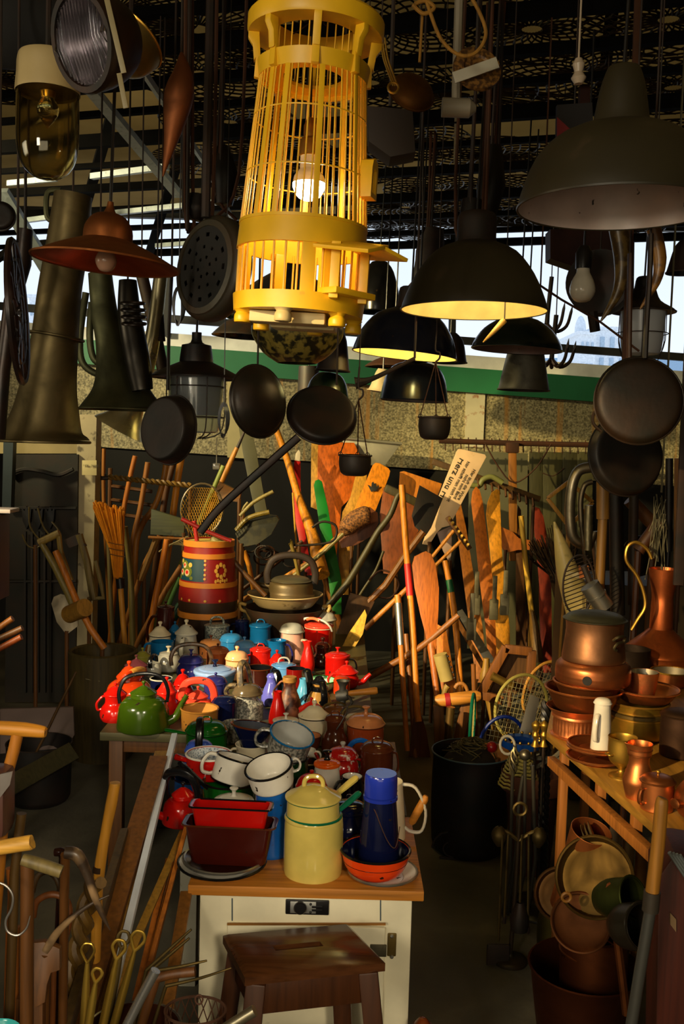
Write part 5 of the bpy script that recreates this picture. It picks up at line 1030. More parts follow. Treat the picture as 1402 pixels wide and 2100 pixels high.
# animal horns
for lab, path, rr, Y, m in (('long curved cattle horn hanging right of the round drum', [(1268, 470), (1276, 540), (1266, 600), (1232, 658)], [20, 17, 11, 2], 3.0, speck((70, 52, 26), (110, 88, 46), 40, .35)), ('straight cattle horn hanging point down at the right', [(1340, 470), (1352, 530), (1344, 580), (1312, 634)], [15, 14, 9, 1.5], 2.6, speck((150, 104, 44), (90, 60, 30), 30, .35)), ('small pale horn tip under the large lit lamp', [(1034, 656), (1012, 680), (990, 702)], [7, 5, 1.2], 2.9, paint((206, 166, 84), .35))):
    P = smooth_path(Wl(path, Y), 5); k = KM(path[0][0], path[0][1], Y); e = thing('cattle_horn', lab, 'horn', P[-1]); g = G(); g.tube(P, [r_ * k for r_ in rr], 14); part('horn', g, m, e, world=True); cordto(e, P[0], r=.002)
# rods and poles hanging on the right
for lab, a, b, w, Y, m in (('rusty flat iron bar hanging right of the round drum', (1284, 460), (1282, 740), 14, 3.1, RUST), ('dark wooden pole right of the big olive pan', (1396, 900), (1390, 1200), 20, 2.6, iron((30, 26, 24)))):
    g = G(); k = KM(a[0], a[1], Y); p, q = W(a[0], a[1], Y), W(b[0], b[1], Y); top = Vector((p.x, p.y, 3.1)); g.bar(q, top, w * k, .012, .002, up=(0, 1, 0)); solo('iron_bar', g, m, lab, 'bar')
g = G(); P = Wl([(1108, 586), (1150, 614), (1230, 660), (1310, 720)], 3.4); g.tube(P, .004, 6); g.tube([P[0], Vector((P[0].x, P[0].y, 3.1))], .003, 5); solo('iron_rod', g, RUST, 'thin rusty rod slanting across the round black drum', 'rod')
# rope coil, abrasive disc, bits near the roof
ROPE = wood((150, 106, 44), 'Z', .8)
g = G(); g.tube(smooth_path(Wl([(866, -30), (880, 20), (904, 80), (940, 112), (975, 108), (996, 70), (980, 20), (950, -30)], 2.4), 6), .0045, 8); g.tube(smooth_path(Wl([(846, 10), (868, 28), (890, 16), (872, 2), (850, 8)], 2.4), 5), .005, 8); g.tube(Wl([(866, 30), (860, 128)], 2.42), .0035, 8); solo('rope', g, ROPE, 'looped yellow rope hanging at the top right of the cage', 'rope')
e = hangpan('copper_mould', 'oval copper pan hanging on a yellow rope right of the cage', 'pan', 848, 180, 48, 2.45, 18, metal((110, 72, 34), .5, .5), 14, None, 62, bulge=14); cordto(e, W(860, 126, 2.45))
e = thing('brass_ring', 'bunch of brass wires and a ring beside the cage top', 'wire', W(804, 168, 2.3)); g = G()
for dx in (0, 4, 9): g.tube(smooth_path(Wl([(780 + dx, 78), (786 + dx, 120), (800 + dx, 160), (806 + dx, 176)], 2.3), 4), .0022, 6)
part('wires', g, BRASS, e, world=True); g = G(); c = W(806, 180, 2.3); g.tube([c + Vector((.012 * math.cos(t * .5236), 0, .012 * math.sin(t * .5236))) for t in range(12)], .003, 6, True); part('ring', g, BRASS, e, world=True); cordto(e, W(782, 80, 2.3), r=.002)
g = G(); g.prism(Wl([(752, 216), (846, 224), (852, 312), (800, 322), (756, 290)], 2.7), (0, .1, 0), .004); q = W(800, 218, 2.72); g.tube([q, Vector((q.x, q.y, 3.1))], .006, 6); solo('leather_case', g, paint((46, 34, 24), .7), 'dark square case hanging behind the cage', 'case')
c = W(976, 145, 2.6); k = KM(976, 145, 2.6); e = thing('grinding_disc', 'round rough brown disc with a pale metal bar across it', 'disc', c); M = Matrix.Rotation(R(10), 4, 'Z') @ Matrix.Rotation(R(70), 4, 'X')
part('disc', G().lathe([(0, 0), (50 * k, 0), (50 * k, 10 * k), (30 * k, 12 * k), (26 * k, 8 * k), (0, 8 * k)], 36, M), speck((70, 44, 18), (128, 88, 36), 90, .6), e)
g = G(); g.bar(W(930, 160, 2.55), W(1020, 128, 2.55), .006, .028, .001, up=(0, 0, 1)); part('bar', g, paint((176, 170, 150), .4), e, world=True, label='pale perforated metal bar'); cordto(e, c + Vector((0, 0, .05)), r=.005)
g = G(); g.tube(Wl([(906, 220), (962, 222), (975, 222)], 2.7), [20 * k, 20 * k, 8 * k], 16); g.tube([W(935, 205, 2.7), W(935, 185, 2.7), Vector((W(935, 185, 2.7).x, 2.72, 3.1))], .012, 8); solo('lamp_socket', g, paint((150, 140, 120), .5), 'pale horizontal lamp socket under the grinding disc', 'socket')
g = G(); P = [W(1186, y, 2.9) for y in (120, 132, 148, 160, 172)]; g.tube(P, [.010, .018, .012, .022, .012], 12); g.tube([P[0], Vector((P[0].x, P[0].y, 3.1))], .003, 6); solo('insulator', g, enamel((196, 176, 150), False, .3), 'small white porcelain insulator hanging near the big olive lamp', 'insulator')
e = thing('road_sign', 'dark sign with red triangle hanging behind the big olive lamp', 'sign', W(1170, 270, 3.2)); g = G(); g.prism(Wl([(1142, 215), (1214, 210), (1218, 300), (1140, 306)], 3.2), (0, .02, 0)); part('board', g, paint((24, 20, 22), .5), e, world=True); g = G(); g.prism(Wl([(1142, 240), (1194, 288), (1142, 302)], 3.19), (0, .008, 0)); part('triangle', g, paint((120, 20, 24), .5), e, world=True, label='red triangle'); cordto(e, W(1178, 214, 3.21))
# far left: cast ornamental roundel and dark boots/discs
c = W(36, 640, 2.3); k = KM(36, 640, 2.3); e = thing('cast_roundel', 'black ornamental cast iron roundel seen nearly edge on at the left edge', 'ornament', c); M = Matrix.Rotation(R(101), 4, 'Z') @ Matrix.Rotation(R(86), 4, 'X')
g = G()
for r in (130, 96, 50): g.tube([M @ Vector((r * k * math.cos(t * .1571), r * k * math.sin(t * .1571) * 1.1, 0)) for t in range(40)], .008 if r == 130 else .005, 6, True)
for a in range(0, 360, 30):
    q, w = math.cos(R(a)), math.sin(R(a)); g.tube([M @ Vector((t * k * q - w * s * k, t * k * w * 1.1 + q * s * k, 0)) for t, s in ((20, 0), (60, 10), (90, -10), (128, 0))], .005, 6)
part('casting', g, iron((24, 24, 26), .3), e); cordto(e, c + Vector((0, 0, .16)))
g = G(); g.tube(Wl([(52, 470), (46, 540), (24, 620), (6, 760), (-4, 900)], 2.5), [.018, .022, .02, .018, .018], 10); q = W(52, 470, 2.5); g.tube([q, Vector((q.x, q.y, 3.1))], .004); solo('iron_pole', g, iron((28, 24, 22), .4), 'turned dark pole behind the cast roundel at the left edge', 'pole')
e = hangpan('black_disc', 'plain black disc hanging at the far left edge', 'disc', -2, 440, 30, 2.2, 10, BLACK, 10, None, 80); cordto(e, W(0, 412, 2.2))
# dark bundles of tools behind the cage
for i, (lab, path, rr, Y, m) in enumerate((('dark hanging tool bundle left of the cage top', [(455, 300), (462, 360), (458, 420)], [.02, .045, .03], 3.3, DKPAN), ('dark sheaf of rods hanging right of the round grinding disc', [(1010, 300), (1006, 380), (996, 450)], [.03, .05, .03], 3.4, DKPAN), ('black iron hanger bundle behind the large lit lamp', [(968, 410), (962, 470), (958, 520)], [.035, .04, .02], 3.3, BLACK), ('dark bellows shaped bundle under the porch of the cage', [(888, 470), (880, 520), (850, 600)], [.05, .07, .02], 4.8, iron((34, 30, 26))), ('black hooked iron tool left of the round pierced drum', [(408, 400), (404, 430), (400, 452)], [.03, .035, .02], 3.0, BLACK))):
    P = Wl(path, Y); e = thing('tool_bundle', lab, 'tools', P[-1]); g = G(); g.tube(smooth_path(P, 4), rr, 10); part('body', g, m, e, world=True)
    for j in range(5):
        q = P[1] + Vector((random.uniform(-.05, .05), random.uniform(-.03, .03), 0)); g = G(); g.tube(smooth_path([Vector((q.x + random.uniform(-.02, .02), q.y, 3.1)), q, P[-1] + Vector((random.uniform(-.07, .07), 0, random.uniform(-.06, .03)))], 4), .006, 6); part('rod', g, IRON if j % 2 else RUST, e, world=True)
for lab, px, py, Y in (('loose coil of black cable hanging beside the lantern', 458, 866, 3.1), ('thin black cable coil hanging left of the pierced drum', 366, 632, 2.75)):
    c = W(px, py, Y); e = thing('cable_coil', lab, 'cable', c); g = G()
    for j in range(5): g.tube([c + Vector(((.014 + .003 * j) * math.cos(t * .349) * .7, .004 * j - .01, .05 * math.sin(t * .349) + .003 * j)) for t in range(18)], .0018, 5, True)
    part('loops', g, BLKPLASTIC, e, world=True); g = G(); g.tube([c + Vector((0, 0, .05)), c + Vector((0, 0, .14)), Vector((c.x, c.y, 3.1))], .0018, 5); part('cable', g, BLKPLASTIC, e, world=True)
    if px == 458:
        g = G(); g.box(c + Vector((-.02, 0, -.14)), (.022, .018, .02), .003); g.tube([c + Vector((-.02, 0, -.05)), c + Vector((-.02, 0, -.13))], .0018, 5); part('plug', g, enamel((190, 180, 150), False), e, world=True, label='pale plug')
# wire grilles lying on the roof beams
def grille_mesh(r, kind):
    g = G()
    if kind == 0:
        for s in (1, -1):
            for i in range(22):
                a0 = 2 * math.pi * i / 22; g.tube([(r * t * math.cos(a0 + s * 1.5 * t), r * t * math.sin(a0 + s * 1.5 * t), .002 * s) for t in (.12, .25, .4, .55, .7, .85, 1)], .0042, 4)
        for q in (1, .12): g.tube([(r * q * math.cos(t * .1745), r * q * math.sin(t * .1745), 0) for t in range(36)], .004, 4, True)
    else:
        for i in range(44):
            a0 = 2 * math.pi * i / 44; g.tube([(r * .16 * math.cos(a0), r * .16 * math.sin(a0), 0), (r * math.cos(a0), r * math.sin(a0), 0)], .004, 4)
        for q in (1, .72, .44, .16): g.tube([(r * q * math.cos(t * .1745), r * q * math.sin(t * .1745), 0) for t in range(36)], .0035, 4, True)
    return g
GR = [mesh_of('fan_grille', grille_mesh(.34, 0), iron((30, 28, 24), .4)), mesh_of('fan_grille', grille_mesh(.30, 1), iron((30, 28, 24), .4))]
spots = [(405, 60, 1), (600, 110, 0), (410, 150, 0), (800, 60, 0), (1090, 60, 0), (1370, 40, 0), (470, 250, 0), (760, 170, 0), (1190, 150, 0), (960, 190, 1), (1380, 180, 0), (560, 310, 0), (830, 290, 0), (1010, 320, 0), (1180, 330, 0), (1370, 290, 0), (420, 330, 1), (700, 350, 0), (900, 390, 0), (1060, 390, 0), (1240, 400, 0), (560, 400, 0), (830, 425, 0), (980, 440, 0), (1130, 440, 0), (760, 470, 0), (900, 480, 0), (1260, 470, 0), (-20, 160, 0), (240, 20, 1)]
for i, (px, py, kd) in enumerate(spots):
    p = onz(px, py, ZB + .06 + .012 * (i % 3)); o = bpy.data.objects.new('fan_grille', GR[kd]); COL.objects.link(o); o.location = p; o.rotation_euler = (0, 0, i * .7)
    o.scale = (1, 1, 1); tag(o, 'round wire grille lying on the dark roof beams', 'grille', 'wire grilles lying on the roof beams')
# scrolled iron ornaments lying across the beams
for i, (px, py) in enumerate(((1100, 190), (1020, 205), (1340, 160), (930, 240), (770, 440), (1010, 425), (870, 452), (800, 500))):
    c = onz(px, py, ZB + .11); e = G()
    for s in (1, -1): e.tube(smooth_path([c + Vector((s * x, y, 0)) for x, y in ((.0, 0), (.12, .03), (.22, .0), (.2, -.06), (.14, -.05), (.16, -.02))], 4), .008, 6)
    o = solo('iron_scroll', e, iron((32, 26, 20), .5, .3), 'scrolled iron ornament lying across the dark roof beams', 'ornament', 'iron scrolls on the roof beams')

e = thing('canvas_bundle', 'big dark rolled canvas bundle hanging in the top left corner', 'bundle', W(40, 60, 2.45)); g = G(); g.tube(smooth_path(Wl([(-90, 40), (-20, 36), (60, 48), (130, 70), (176, 96)], 2.45), 4), [.10, .115, .11, .08, .03], 20); part('canvas', g, paint((18, 16, 13), .9), e, world=True)
for px in (-40, 90): cordto(e, W(px, 30, 2.45), r=.006)
# ------------------------------------------------------------------ tools, oars, skis and boards standing at the back
def stick(name, label, cat, path, w, Y, mat, n=4, seg=10, group=None, flat=1.0, floor=True):
    """round pole along a pixel path, w = width(s) in pixels"""
    P = smooth_path(Wl(path, Y), n); k = KM(path[0][0], path[0][1], path[0][2] if len(path[0]) > 2 else Y)
    ww = w if isinstance(w, (list, tuple)) else [w, w]; g = G(); g.tube(P, [x * k / 2 for x in ww], seg, flat=flat)
    if floor:
        q = P[-1]; d = (P[-1] - P[max(0, len(P) - 4)]).normalized()
        if d.z < -.2 and q.z > .02: h = G(); h.tube([q, q + d * ((q.z - .01) / -d.z)], ww[-1] * k / 2, seg, flat=flat); g.add(h.v, h.f)
    return solo(name, g, mat, label, cat, group)
def board(name, label, cat, outline, Yt, Yb, th, mat, group=None, n=0):
    return solo(name, sheet(outline, Yt, Yb, th, n), mat, label, cat, group)
ORW = wood((216, 138, 48)); ORW2 = wood((186, 108, 40)); RDW = wood((136, 80, 36)); GRW = wood((128, 112, 76)); DKOL = wood((70, 60, 36)); YEW = wood((226, 176, 84))
# pale sheet and dark boards at the back right
board('sheet_panel', 'pale grey metal sheet standing behind the skis', 'panel', [(962, 924), (1082, 930), (1078, 1330), (958, 1330)], 7.1, 7.0, .02, paint((104, 100, 72), .6, (80, 78, 54), 5, .66))
for i, (x0, x1, c) in enumerate(((1086, 1112, (70, 66, 52)), (1113, 1152, (78, 74, 58)), (1153, 1182, (66, 62, 48)), (1183, 1215, (80, 76, 60)))):
    board('fence_board', ('dark upright board directly right of the pale metal sheet', 'second dark upright board from the pale metal sheet', 'third dark upright board from the pale metal sheet', 'fourth dark upright board from the pale metal sheet')[i], 'board', [(x0, 926), (x1, 928), (x1 - 2, 1376), (x0 - 2, 1376)], 7.05, 6.95, .025, wood(c, con=.6), 'dark boards behind the skis')
# big hay rake hung over the wall
e = thing('hay_rake', 'wide rusty rake hung across the granite wall behind the skis', 'rake', W(1050, 1120, 6.6)); g = G(); g.tube(Wl([(900, 904), (1050, 909), (1240, 913)], 6.6), .018, 8); part('rake_head', g, RUST, e, world=True)
for i in range(20):
    x = 912 + i * 16; g = G(); g.tube(Wl([(x, 896 + (i * .4)), (x + 1, 924 + i * .4)], 6.6), .004, 5); part('tooth', g, RUST, e, world=True)
g = G(); g.bar(W(1050, 908, 6.58), W(1052, 1150, 6.55), .05, .05, .006); part('handle', g, MIDWOOD, e, world=True); g = G(); g.box(W(1050, 918, 6.57), (.085, .06, .07), .01); part('socket', g, RUST, e, world=True)
stick('wire', 'sagging wire hanging from the wide rusty rake', 'wire', [(994, 908), (1020, 955), (1054, 990), (1098, 960), (1130, 910)], 3, 6.5, RUST)
stick('wire', 'short loose wire on the dark boards', 'wire', [(1112, 970), (1134, 976), (1156, 960)], 2, 7.04, RUST)
# skis
def ski(label, out, Yt, Yb, mat, binding=None):
    e = thing('ski', label, 'ski', W(sum(p[0] for p in out[-2:]) / 2, out[-1][1], Yb), 'old skis against the back wall'); part('blade', sheet(out, Yt, Yb, .018), mat, e, world=True)
    if binding:
        x, y, Y = binding; g = G(); c = W(x, y, Y - .02); g.box(c, (.05, .03, .12), .006); g.box(c + Vector((0, -.01, .12)), (.025, .015, .16), .004); part('binding', g, metal((150, 140, 110), .5, .5), e, 'worn metal binding', world=True)
ski('light orange ski with curled tip, rightmost of the bright skis', [(1018, 1003), (1024, 1006), (1026, 1050), (1029, 1130), (1036, 1200), (1045, 1290), (1046, 1400), (1020, 1400), (1016, 1270), (1005, 1130), (997, 1056), (1000, 1030), (1008, 1010)], 6.0, 5.5, wood((226, 150, 46)), (1034, 1240, 5.55))
ski('dark orange ski with pointed tip left of the curled one', [(976, 998), (983, 1004), (990, 1030), (1000, 1110), (1012, 1200), (1026, 1300), (1030, 1400), (1004, 1400), (996, 1290), (982, 1180), (972, 1080), (966, 1030), (969, 1008)], 6.1, 5.6, wood((190, 104, 40)), (1012, 1250, 5.64))
ski('brown ski half behind the lettered board', [(934, 1034), (944, 1030), (955, 1080), (968, 1160), (990, 1290), (1000, 1400), (976, 1400), (962, 1280), (946, 1160), (936, 1080)], 6.2, 5.7, wood((168, 100, 44)), (975, 1240, 5.72))
ski('dull red ski with round tip behind the twig broom', [(1092, 1046), (1098, 1040), (1106, 1042), (1114, 1060), (1122, 1100), (1130, 1180), (1132, 1380), (1110, 1380), (1104, 1180), (1096, 1100)], 6.7, 6.4, wood((140, 46, 30)))
ski('dark narrow ski behind the pole right of the curled ski', [(1062, 1036), (1068, 1046), (1070, 1100), (1080, 1300), (1082, 1400), (1058, 1400), (1058, 1100)], 6.6, 6.2, DKWOOD)
ski('pale grey ski with faint scribbles behind the wok', [(488, 868), (512, 868), (526, 930), (540, 1010), (552, 1072), (530, 1080), (514, 1010), (498, 930)], 6.9, 6.6, paint((116, 110, 76), .5, (90, 84, 54), 6, .64))
ski('silver ski lying diagonal with its binding below the lettered board', [(936, 1256), (948, 1250), (1012, 1350), (1008, 1368), (990, 1350)], 5.6, 5.2, metal((176, 172, 160), .3, .5), (966, 1290, 5.3))
ski('dark ski lying beside the silver ski', [(924, 1260), (932, 1254), (1000, 1374), (994, 1384)], 5.65, 5.25, DKWOOD)
e = thing('wooden_propeller', 'brown wooden propeller shape behind the curled ski', 'propeller', W(1050, 1150, 6.5)); part('blade', sheet([(1026, 1080), (1050, 1090), (1064, 1104), (1110, 1112), (1112, 1128), (1062, 1128), (1036, 1134), (1026, 1120)], 6.5, 6.45, .02), wood((176, 96, 46)), e, world=True)
e = thing('push_broom', 'straw broom standing upside up right of the curled ski', 'broom', W(1092, 1340, 6.0)); g = G(); g.tube(Wl([(1068, 1058), (1078, 1160), (1090, 1258)], 6.1), .017, 10); part('handle', g, YEW, e, world=True); g = G(); g.tube(Wl([(1090, 1252), (1094, 1280), (1096, 1350)], 6.0), [.03, .06, .12], 14, flat=.45); part('bristles', g, wood((120, 84, 40), con=.4, scale=20), e, world=True)
e = thing('twig_broom', 'dark twig broom bristling upward at the right', 'broom', W(1150, 1330, 6.0)); random.seed(3)
for _ in range(170):
    a = random.uniform(-1, 1); g_ = None
    if _ == 0: GG = G()
    x = 1136 + a * 52 + random.uniform(-5, 5); y = 1075 + abs(a) * 34 + random.uniform(0, 50); GG.tube(Wl([(1152 + a * 8, 1260, 6.0), (1148 + a * 22, 1180, 6.0 + random.uniform(-.05, .05)), (x, y, 6.0 + random.uniform(-.15, .1))]), .0035, 3)
part('twigs', GG, wood((44, 28, 16), con=.4), e, world=True); g = G(); g.tube(Wl([(1154, 1250), (1156, 1300), (1158, 1400)], 6.0), [.055, .05, .02], 10); part('binding', g, wood((56, 30, 18)), e, world=True)
# peels, boards and paddles in the sun
e = thing('bread_peel', 'huge orange bread peel with a pale left strip', 'peel', W(680, 1180, 6.5)); part('blade', sheet([(652, 906), (726, 908), (736, 930), (732, 1008), (700, 1040), (690, 1140), (668, 1140), (660, 1052), (650, 1040)], 6.9, 6.6, .022), wood((216, 104, 26), rough=.45), e, world=True); part('side_strip', sheet([(638, 908), (652, 906), (651, 1046), (637, 1040)], 6.9, 6.75, .022), wood((230, 172, 92)), e, 'pale wooden strip', world=True)
e = thing('dustpan', 'pale grey metal scoop standing behind the small cauldron', 'scoop', W(770, 955, 6.9)); g = G(); g.prism(Wl([(700, 900), (822, 910), (790, 954), (740, 954), (716, 940)], 6.95), (0, .05, 0), .004); part('pan', g, metal((196, 190, 168), .4, .75), e, world=True); g = G(); g.tube(Wl([(698, 898), (824, 910)], 6.93), .01, 8); part('rolled_edge', g, metal((196, 190, 168), .4, .75), e, world=True)
e = thing('paddle', 'bright green paddle standing at the sunlit peel', 'paddle', W(690, 1210, 6.0)); part('blade', sheet([(643, 996), (646, 986), (653, 983), (660, 988), (672, 1040), (682, 1100), (700, 1190), (700, 1260), (682, 1260), (672, 1180), (655, 1080)], 6.3, 5.9, .016), paint((14, 116, 34), .45), e, world=True)
def oar(label, shaft, wsh, blade_out, Yt, Yb, mat, bmat=None, name='oar', tape=None, th=.02):
    e = thing(name, label, name, W(shaft[-1][0], shaft[-1][1], Yb)); ys = [p[1] for p in shaft]; a, b = min(ys), max(ys)
    P = smooth_path([W(p[0], p[1], Yt + (Yb - Yt) * (p[1] - a) / max(1, b - a)) for p in shaft], 3); k = KM(shaft[0][0], shaft[0][1], Yt); g = G(); ww = wsh if isinstance(wsh, (list, tuple)) else [wsh, wsh]; g.tube(P, [x * k / 2 for x in ww], 12); part('shaft', g, mat, e, world=True)
    if blade_out: part('blade', sheet(blade_out, Yt + (Yb - Yt) * max(0, (min(p[1] for p in blade_out) - a) / max(1, b - a)), Yt + (Yb - Yt) * min(1, (max(p[1] for p in blade_out) - a) / max(1, b - a)), th), bmat or mat, e, world=True)
    if tape: g = G(); t0 = (tape[0] - a) / (b - a); t1 = (tape[1] - a) / (b - a); n = len(P) - 1; q = P[int(t0 * n)]; r_ = P[min(n, int(t1 * n) + 1)]; g.tube([q, r_], ww[0] * k / 2 + .002, 12); part('tape', g, tape[2], e, world=True)
    return e
oar('orange oar leaning left of the red tool', [(566, 880), (588, 940), (612, 1020), (640, 1096), (660, 1180)], [13, 14, 15, 22, 30], None, 6.6, 5.9, ORW)
e = thing('spade', 'red painted spade with white patch leaning at the orange oar', 'spade', W(636, 1180, 6.3)); part('blade', sheet([(604, 944), (616, 946), (616, 1000), (622, 1070), (640, 1180), (626, 1180), (604, 1060), (597, 985)], 6.5, 6.2, .014), paint((206, 30, 26), .4, (90, 40, 20), 5, .7), e, world=True); part('patch', sheet([(606, 930), (612, 922), (616, 928), (615, 946), (604, 944)], 6.49, 6.48, .012), paint((206, 190, 160), .5), e, 'white patch at the tip', world=True)
e = thing('cutting_board', 'orange board with a small dark rider figure', 'board', W(745, 1060, 6.1)); part('board', sheet([(764, 954), (770, 949), (778, 950), (796, 960), (800, 966), (798, 976), (768, 1052), (760, 1075), (722, 1075), (724, 1050)], 6.2, 6.05, .022), wood((232, 140, 40), rough=.4), e, world=True)
part('figure', sheet([(753, 994), (758, 996), (761, 999), (762, 990), (765, 988), (767, 992), (770, 991), (772, 998), (776, 996), (778, 998), (774, 1002), (772, 1007), (766, 1007), (761, 1009), (759, 1005), (756, 999)], 6.125, 6.115, .002), paint((30, 26, 18), .6), e, 'small black rider silhouette', world=True)
e = thing('bread_peel', 'pale worn wooden peel left of the rider board', 'peel', W(715, 1150, 6.3)); part('blade', sheet([(728, 978), (752, 972), (748, 1010), (736, 1050), (726, 1110), (716, 1220), (694, 1220), (694, 1110), (702, 1050), (718, 1020)], 6.4, 6.1, .02), wood((206, 148, 62)), e, world=True)
e = thing('coal_shovel', 'brown wooden scoop holding a round bristle brush head', 'shovel', W(650, 1150, 5.8)); part('scoop', sheet([(690, 1096), (700, 1075), (730, 1046), (758, 1040), (774, 1052), (776, 1072), (764, 1098), (730, 1118), (700, 1124)], 5.95, 5.9, .02, 0), wood((110, 56, 30)), e, world=True); g = G(); g.tube(Wl([(700, 1096), (640, 1150), (560, 1200), (480, 1240)], 5.85), .018, 10); part('handle', g, ORW, e, world=True)
e = thing('brush', 'round worn bristle brush lying on the brown scoop', 'brush', W(720, 1080, 5.8)); g = G(); g.tube(smooth_path(Wl([(702, 1096), (712, 1082), (730, 1066), (752, 1056), (760, 1054)], 5.84), 3), [.02, .055, .06, .058, .03], 14); part('bristles', g, speck((150, 96, 44), (84, 52, 24), 90, .8), e, world=True); g = G(); g.tube(Wl([(704, 1094), (664, 1132), (602, 1180)], 5.82), .012, 8); part('handle', g, GRW, e, world=True)
stick('branch', 'long crooked dark branch leaning across the boards to the upright pole', 'branch', [(828, 1010), (816, 1016), (800, 1056), (774, 1092), (745, 1142), (712, 1196), (676, 1240), (648, 1272)], [7, 12, 13, 14, 15, 16], 5.4, DKOL)
oar('tall orange oar with red tape and dark blade down', [(824, 995), (830, 1090), (838, 1190), (846, 1290), (854, 1440), (858, 1480)], 13, [(852, 1456), (862, 1458), (874, 1500), (884, 1560), (886, 1612), (838, 1612), (838, 1555), (846, 1490)], 5.2, 4.9, wood((226, 138, 44)), wood((96, 46, 22)), tape=(1175, 1202, paint((190, 30, 24), .5)))
e = thing('shovel', 'dark brown flat shovel behind the tall orange oar', 'shovel', W(800, 1180, 6.0)); part('blade', sheet([(786, 1000), (800, 996), (846, 1016), (864, 1030), (862, 1080), (838, 1130), (812, 1180), (786, 1176), (778, 1060)], 6.0, 5.85, .018), wood((140, 70, 34)), e, world=True); g = G(); g.bar(W(789, 1000, 5.97), W(866, 1036, 5.97), .05, .05, .012); part('top_bar', g, DKOL, e, world=True)
e = thing('bread_peel', 'orange square board behind the black shovel', 'board', W(850, 1040, 6.4)); part('blade', sheet([(820, 968), (828, 966), (906, 992), (892, 1032), (870, 1040), (815, 1040)], 6.4, 6.35, .02), wood((214, 128, 48)), e, world=True)
e = thing('shovel', 'black square shovel blade in front of the lettered board', 'shovel', W(876, 1085, 5.55)); part('blade', sheet([(860, 995), (908, 1022), (884, 1082), (872, 1100), (850, 1080), (844, 1058)], 5.6, 5.5, .01), iron((22, 20, 18), .5, .1), e, world=True); g = G(); g.tube(Wl([(868, 1090), (830, 1140), (790, 1200), (730, 1260)], 5.45), .02, 8); part('handle', g, RDW, e, world=True)
e = thing('lettered_peel', 'pale wooden peel with old German lettering', 'peel', W(872, 1120, 5.75))
part('board', sheet([(936, 926), (940, 921), (946, 921), (994, 932), (997, 937), (928, 1066), (922, 1078), (906, 1082), (896, 1092), (880, 1118), (866, 1116), (878, 1082), (884, 1056)], 5.85, 5.65, .02), paint((238, 198, 152), .45, (220, 172, 120), 5, .6), e, world=True)
INK = paint((70, 64, 50), .7)
def peel_text(s, x, y, px, ang):
    Y = 5.85 - .2 * (y - 921) / 197 - .006; k = KM(x, y, Y)
    p = W(x, y, Y); a = W(x + 30 * math.cos(ang), y + 30 * math.sin(ang), Y - .2 * 30 * math.sin(ang) / 197); X = (a - p).normalized(); N = Vector((0, -1, -.12)); N = (N - X * N.dot(X)).normalized(); Yv = N.cross(X)
    M = Matrix(((X.x, Yv.x, N.x, p.x), (X.y, Yv.y, N.y, p.y), (X.z, Yv.z, N.z, p.z), (0, 0, 0, 1))); text_part('lettering', s, px * k * 1.3, .0008, INK, e, Matrix.Translation(-BASE[e.name]) @ M, bold=px * k * .015)
A = math.atan2(120, -63)
peel_text('Herz und Hand', 943, 938, 15, A); peel_text('hier schafft man noch mit', 958, 945, 7.2, A); peel_text('nicht vom Band', 955, 972, 7.2, A); peel_text('Hier läuft die Ware', 970, 961, 7.2, A)
oar('wooden oar with broad ridged blade in front of the skis', [(880, 1280), (888, 1360), (897, 1440), (905, 1560)], [26, 14, 12, 12], [(866, 1134), (874, 1131), (884, 1136), (893, 1158), (900, 1206), (899, 1250), (895, 1310), (892, 1350), (884, 1350), (872, 1300), (862, 1262), (850, 1206), (845, 1160), (850, 1142)], 5.05, 4.75, wood((180, 96, 40), scale=9), th=.026)
oar('thin orange pole with steel ferrule left of the tall oar', [(815, 1220), (820, 1290), (826, 1400), (835, 1540)], [13, 13, 11, 10], None, 5.0, 4.8, wood((200, 116, 46)), tape=(1288, 1330, STEEL), name='ski_pole')
oar('brown pole leaning between the two oars', [(832, 1300), (842, 1420), (852, 1560)], 10, None, 5.1, 4.9, RDW, name='pole')
oar('orange pole with green ring right of the ridged oar', [(912, 1150), (925, 1215), (936, 1300), (944, 1420)], [13, 13, 13, 14], None, 5.3, 5.1, wood((214, 130, 44)), name='pole', tape=(1222, 1230, paint((20, 90, 50), .5)))
board('plank', 'flat orange plank behind the ridged oar', 'board', [(896, 1280), (914, 1290), (934, 1400), (936, 1430), (908, 1430), (894, 1350)], 5.35, 5.2, .02, wood((196, 112, 46)))
e = thing('wooden_rake', 'small wooden rake head turned up in front of the lettered peel', 'rake', W(880, 1145, 5.5)); g = G(); g.bar(W(917, 1060, 5.5), W(963, 1126, 5.5), .035, .03, .006); part('rake_head', g, DKWOOD, e, world=True)
for i in range(7):
    t = (i + .7) / 7.4; p = W(917 + 46 * t, 1060 + 66 * t, 5.48); g = G(); g.tube([p, p + Vector((-.005, -.05, .015))], .008, 6); part('tooth', g, YEW, e, world=True)
for a, b in (((930, 1088), (886, 1142)), ((946, 1108), (892, 1160))): g = G(); g.tube(Wl([a, b], 5.5), .010, 8); part('fork', g, ORW, e, world=True)
e = thing('wooden_rake', 'long wooden rake head slanting above the skis', 'rake', W(1040, 1000, 6.3)); g = G(); g.bar(W(886, 946, 6.3), W(1106, 1024, 6.3), .05, .04, .006); part('rake_head', g, wood((90, 62, 30)), e, world=True)
for i in range(9): p = W(980 + i * 14, 982 + i * 5, 6.27); g = G(); g.tube([p, p + Vector((0, -.04, -.05))], .008, 6); part('tooth', g, DKWOOD, e, world=True)
g = G(); g.tube(smooth_path(Wl([(960, 994), (982, 996), (990, 984), (1008, 978), (1030, 990)], 6.25), 4), .018, 10); part('hose', g, paint((130, 130, 70), .5), e, 'greenish bent pipe', world=True)
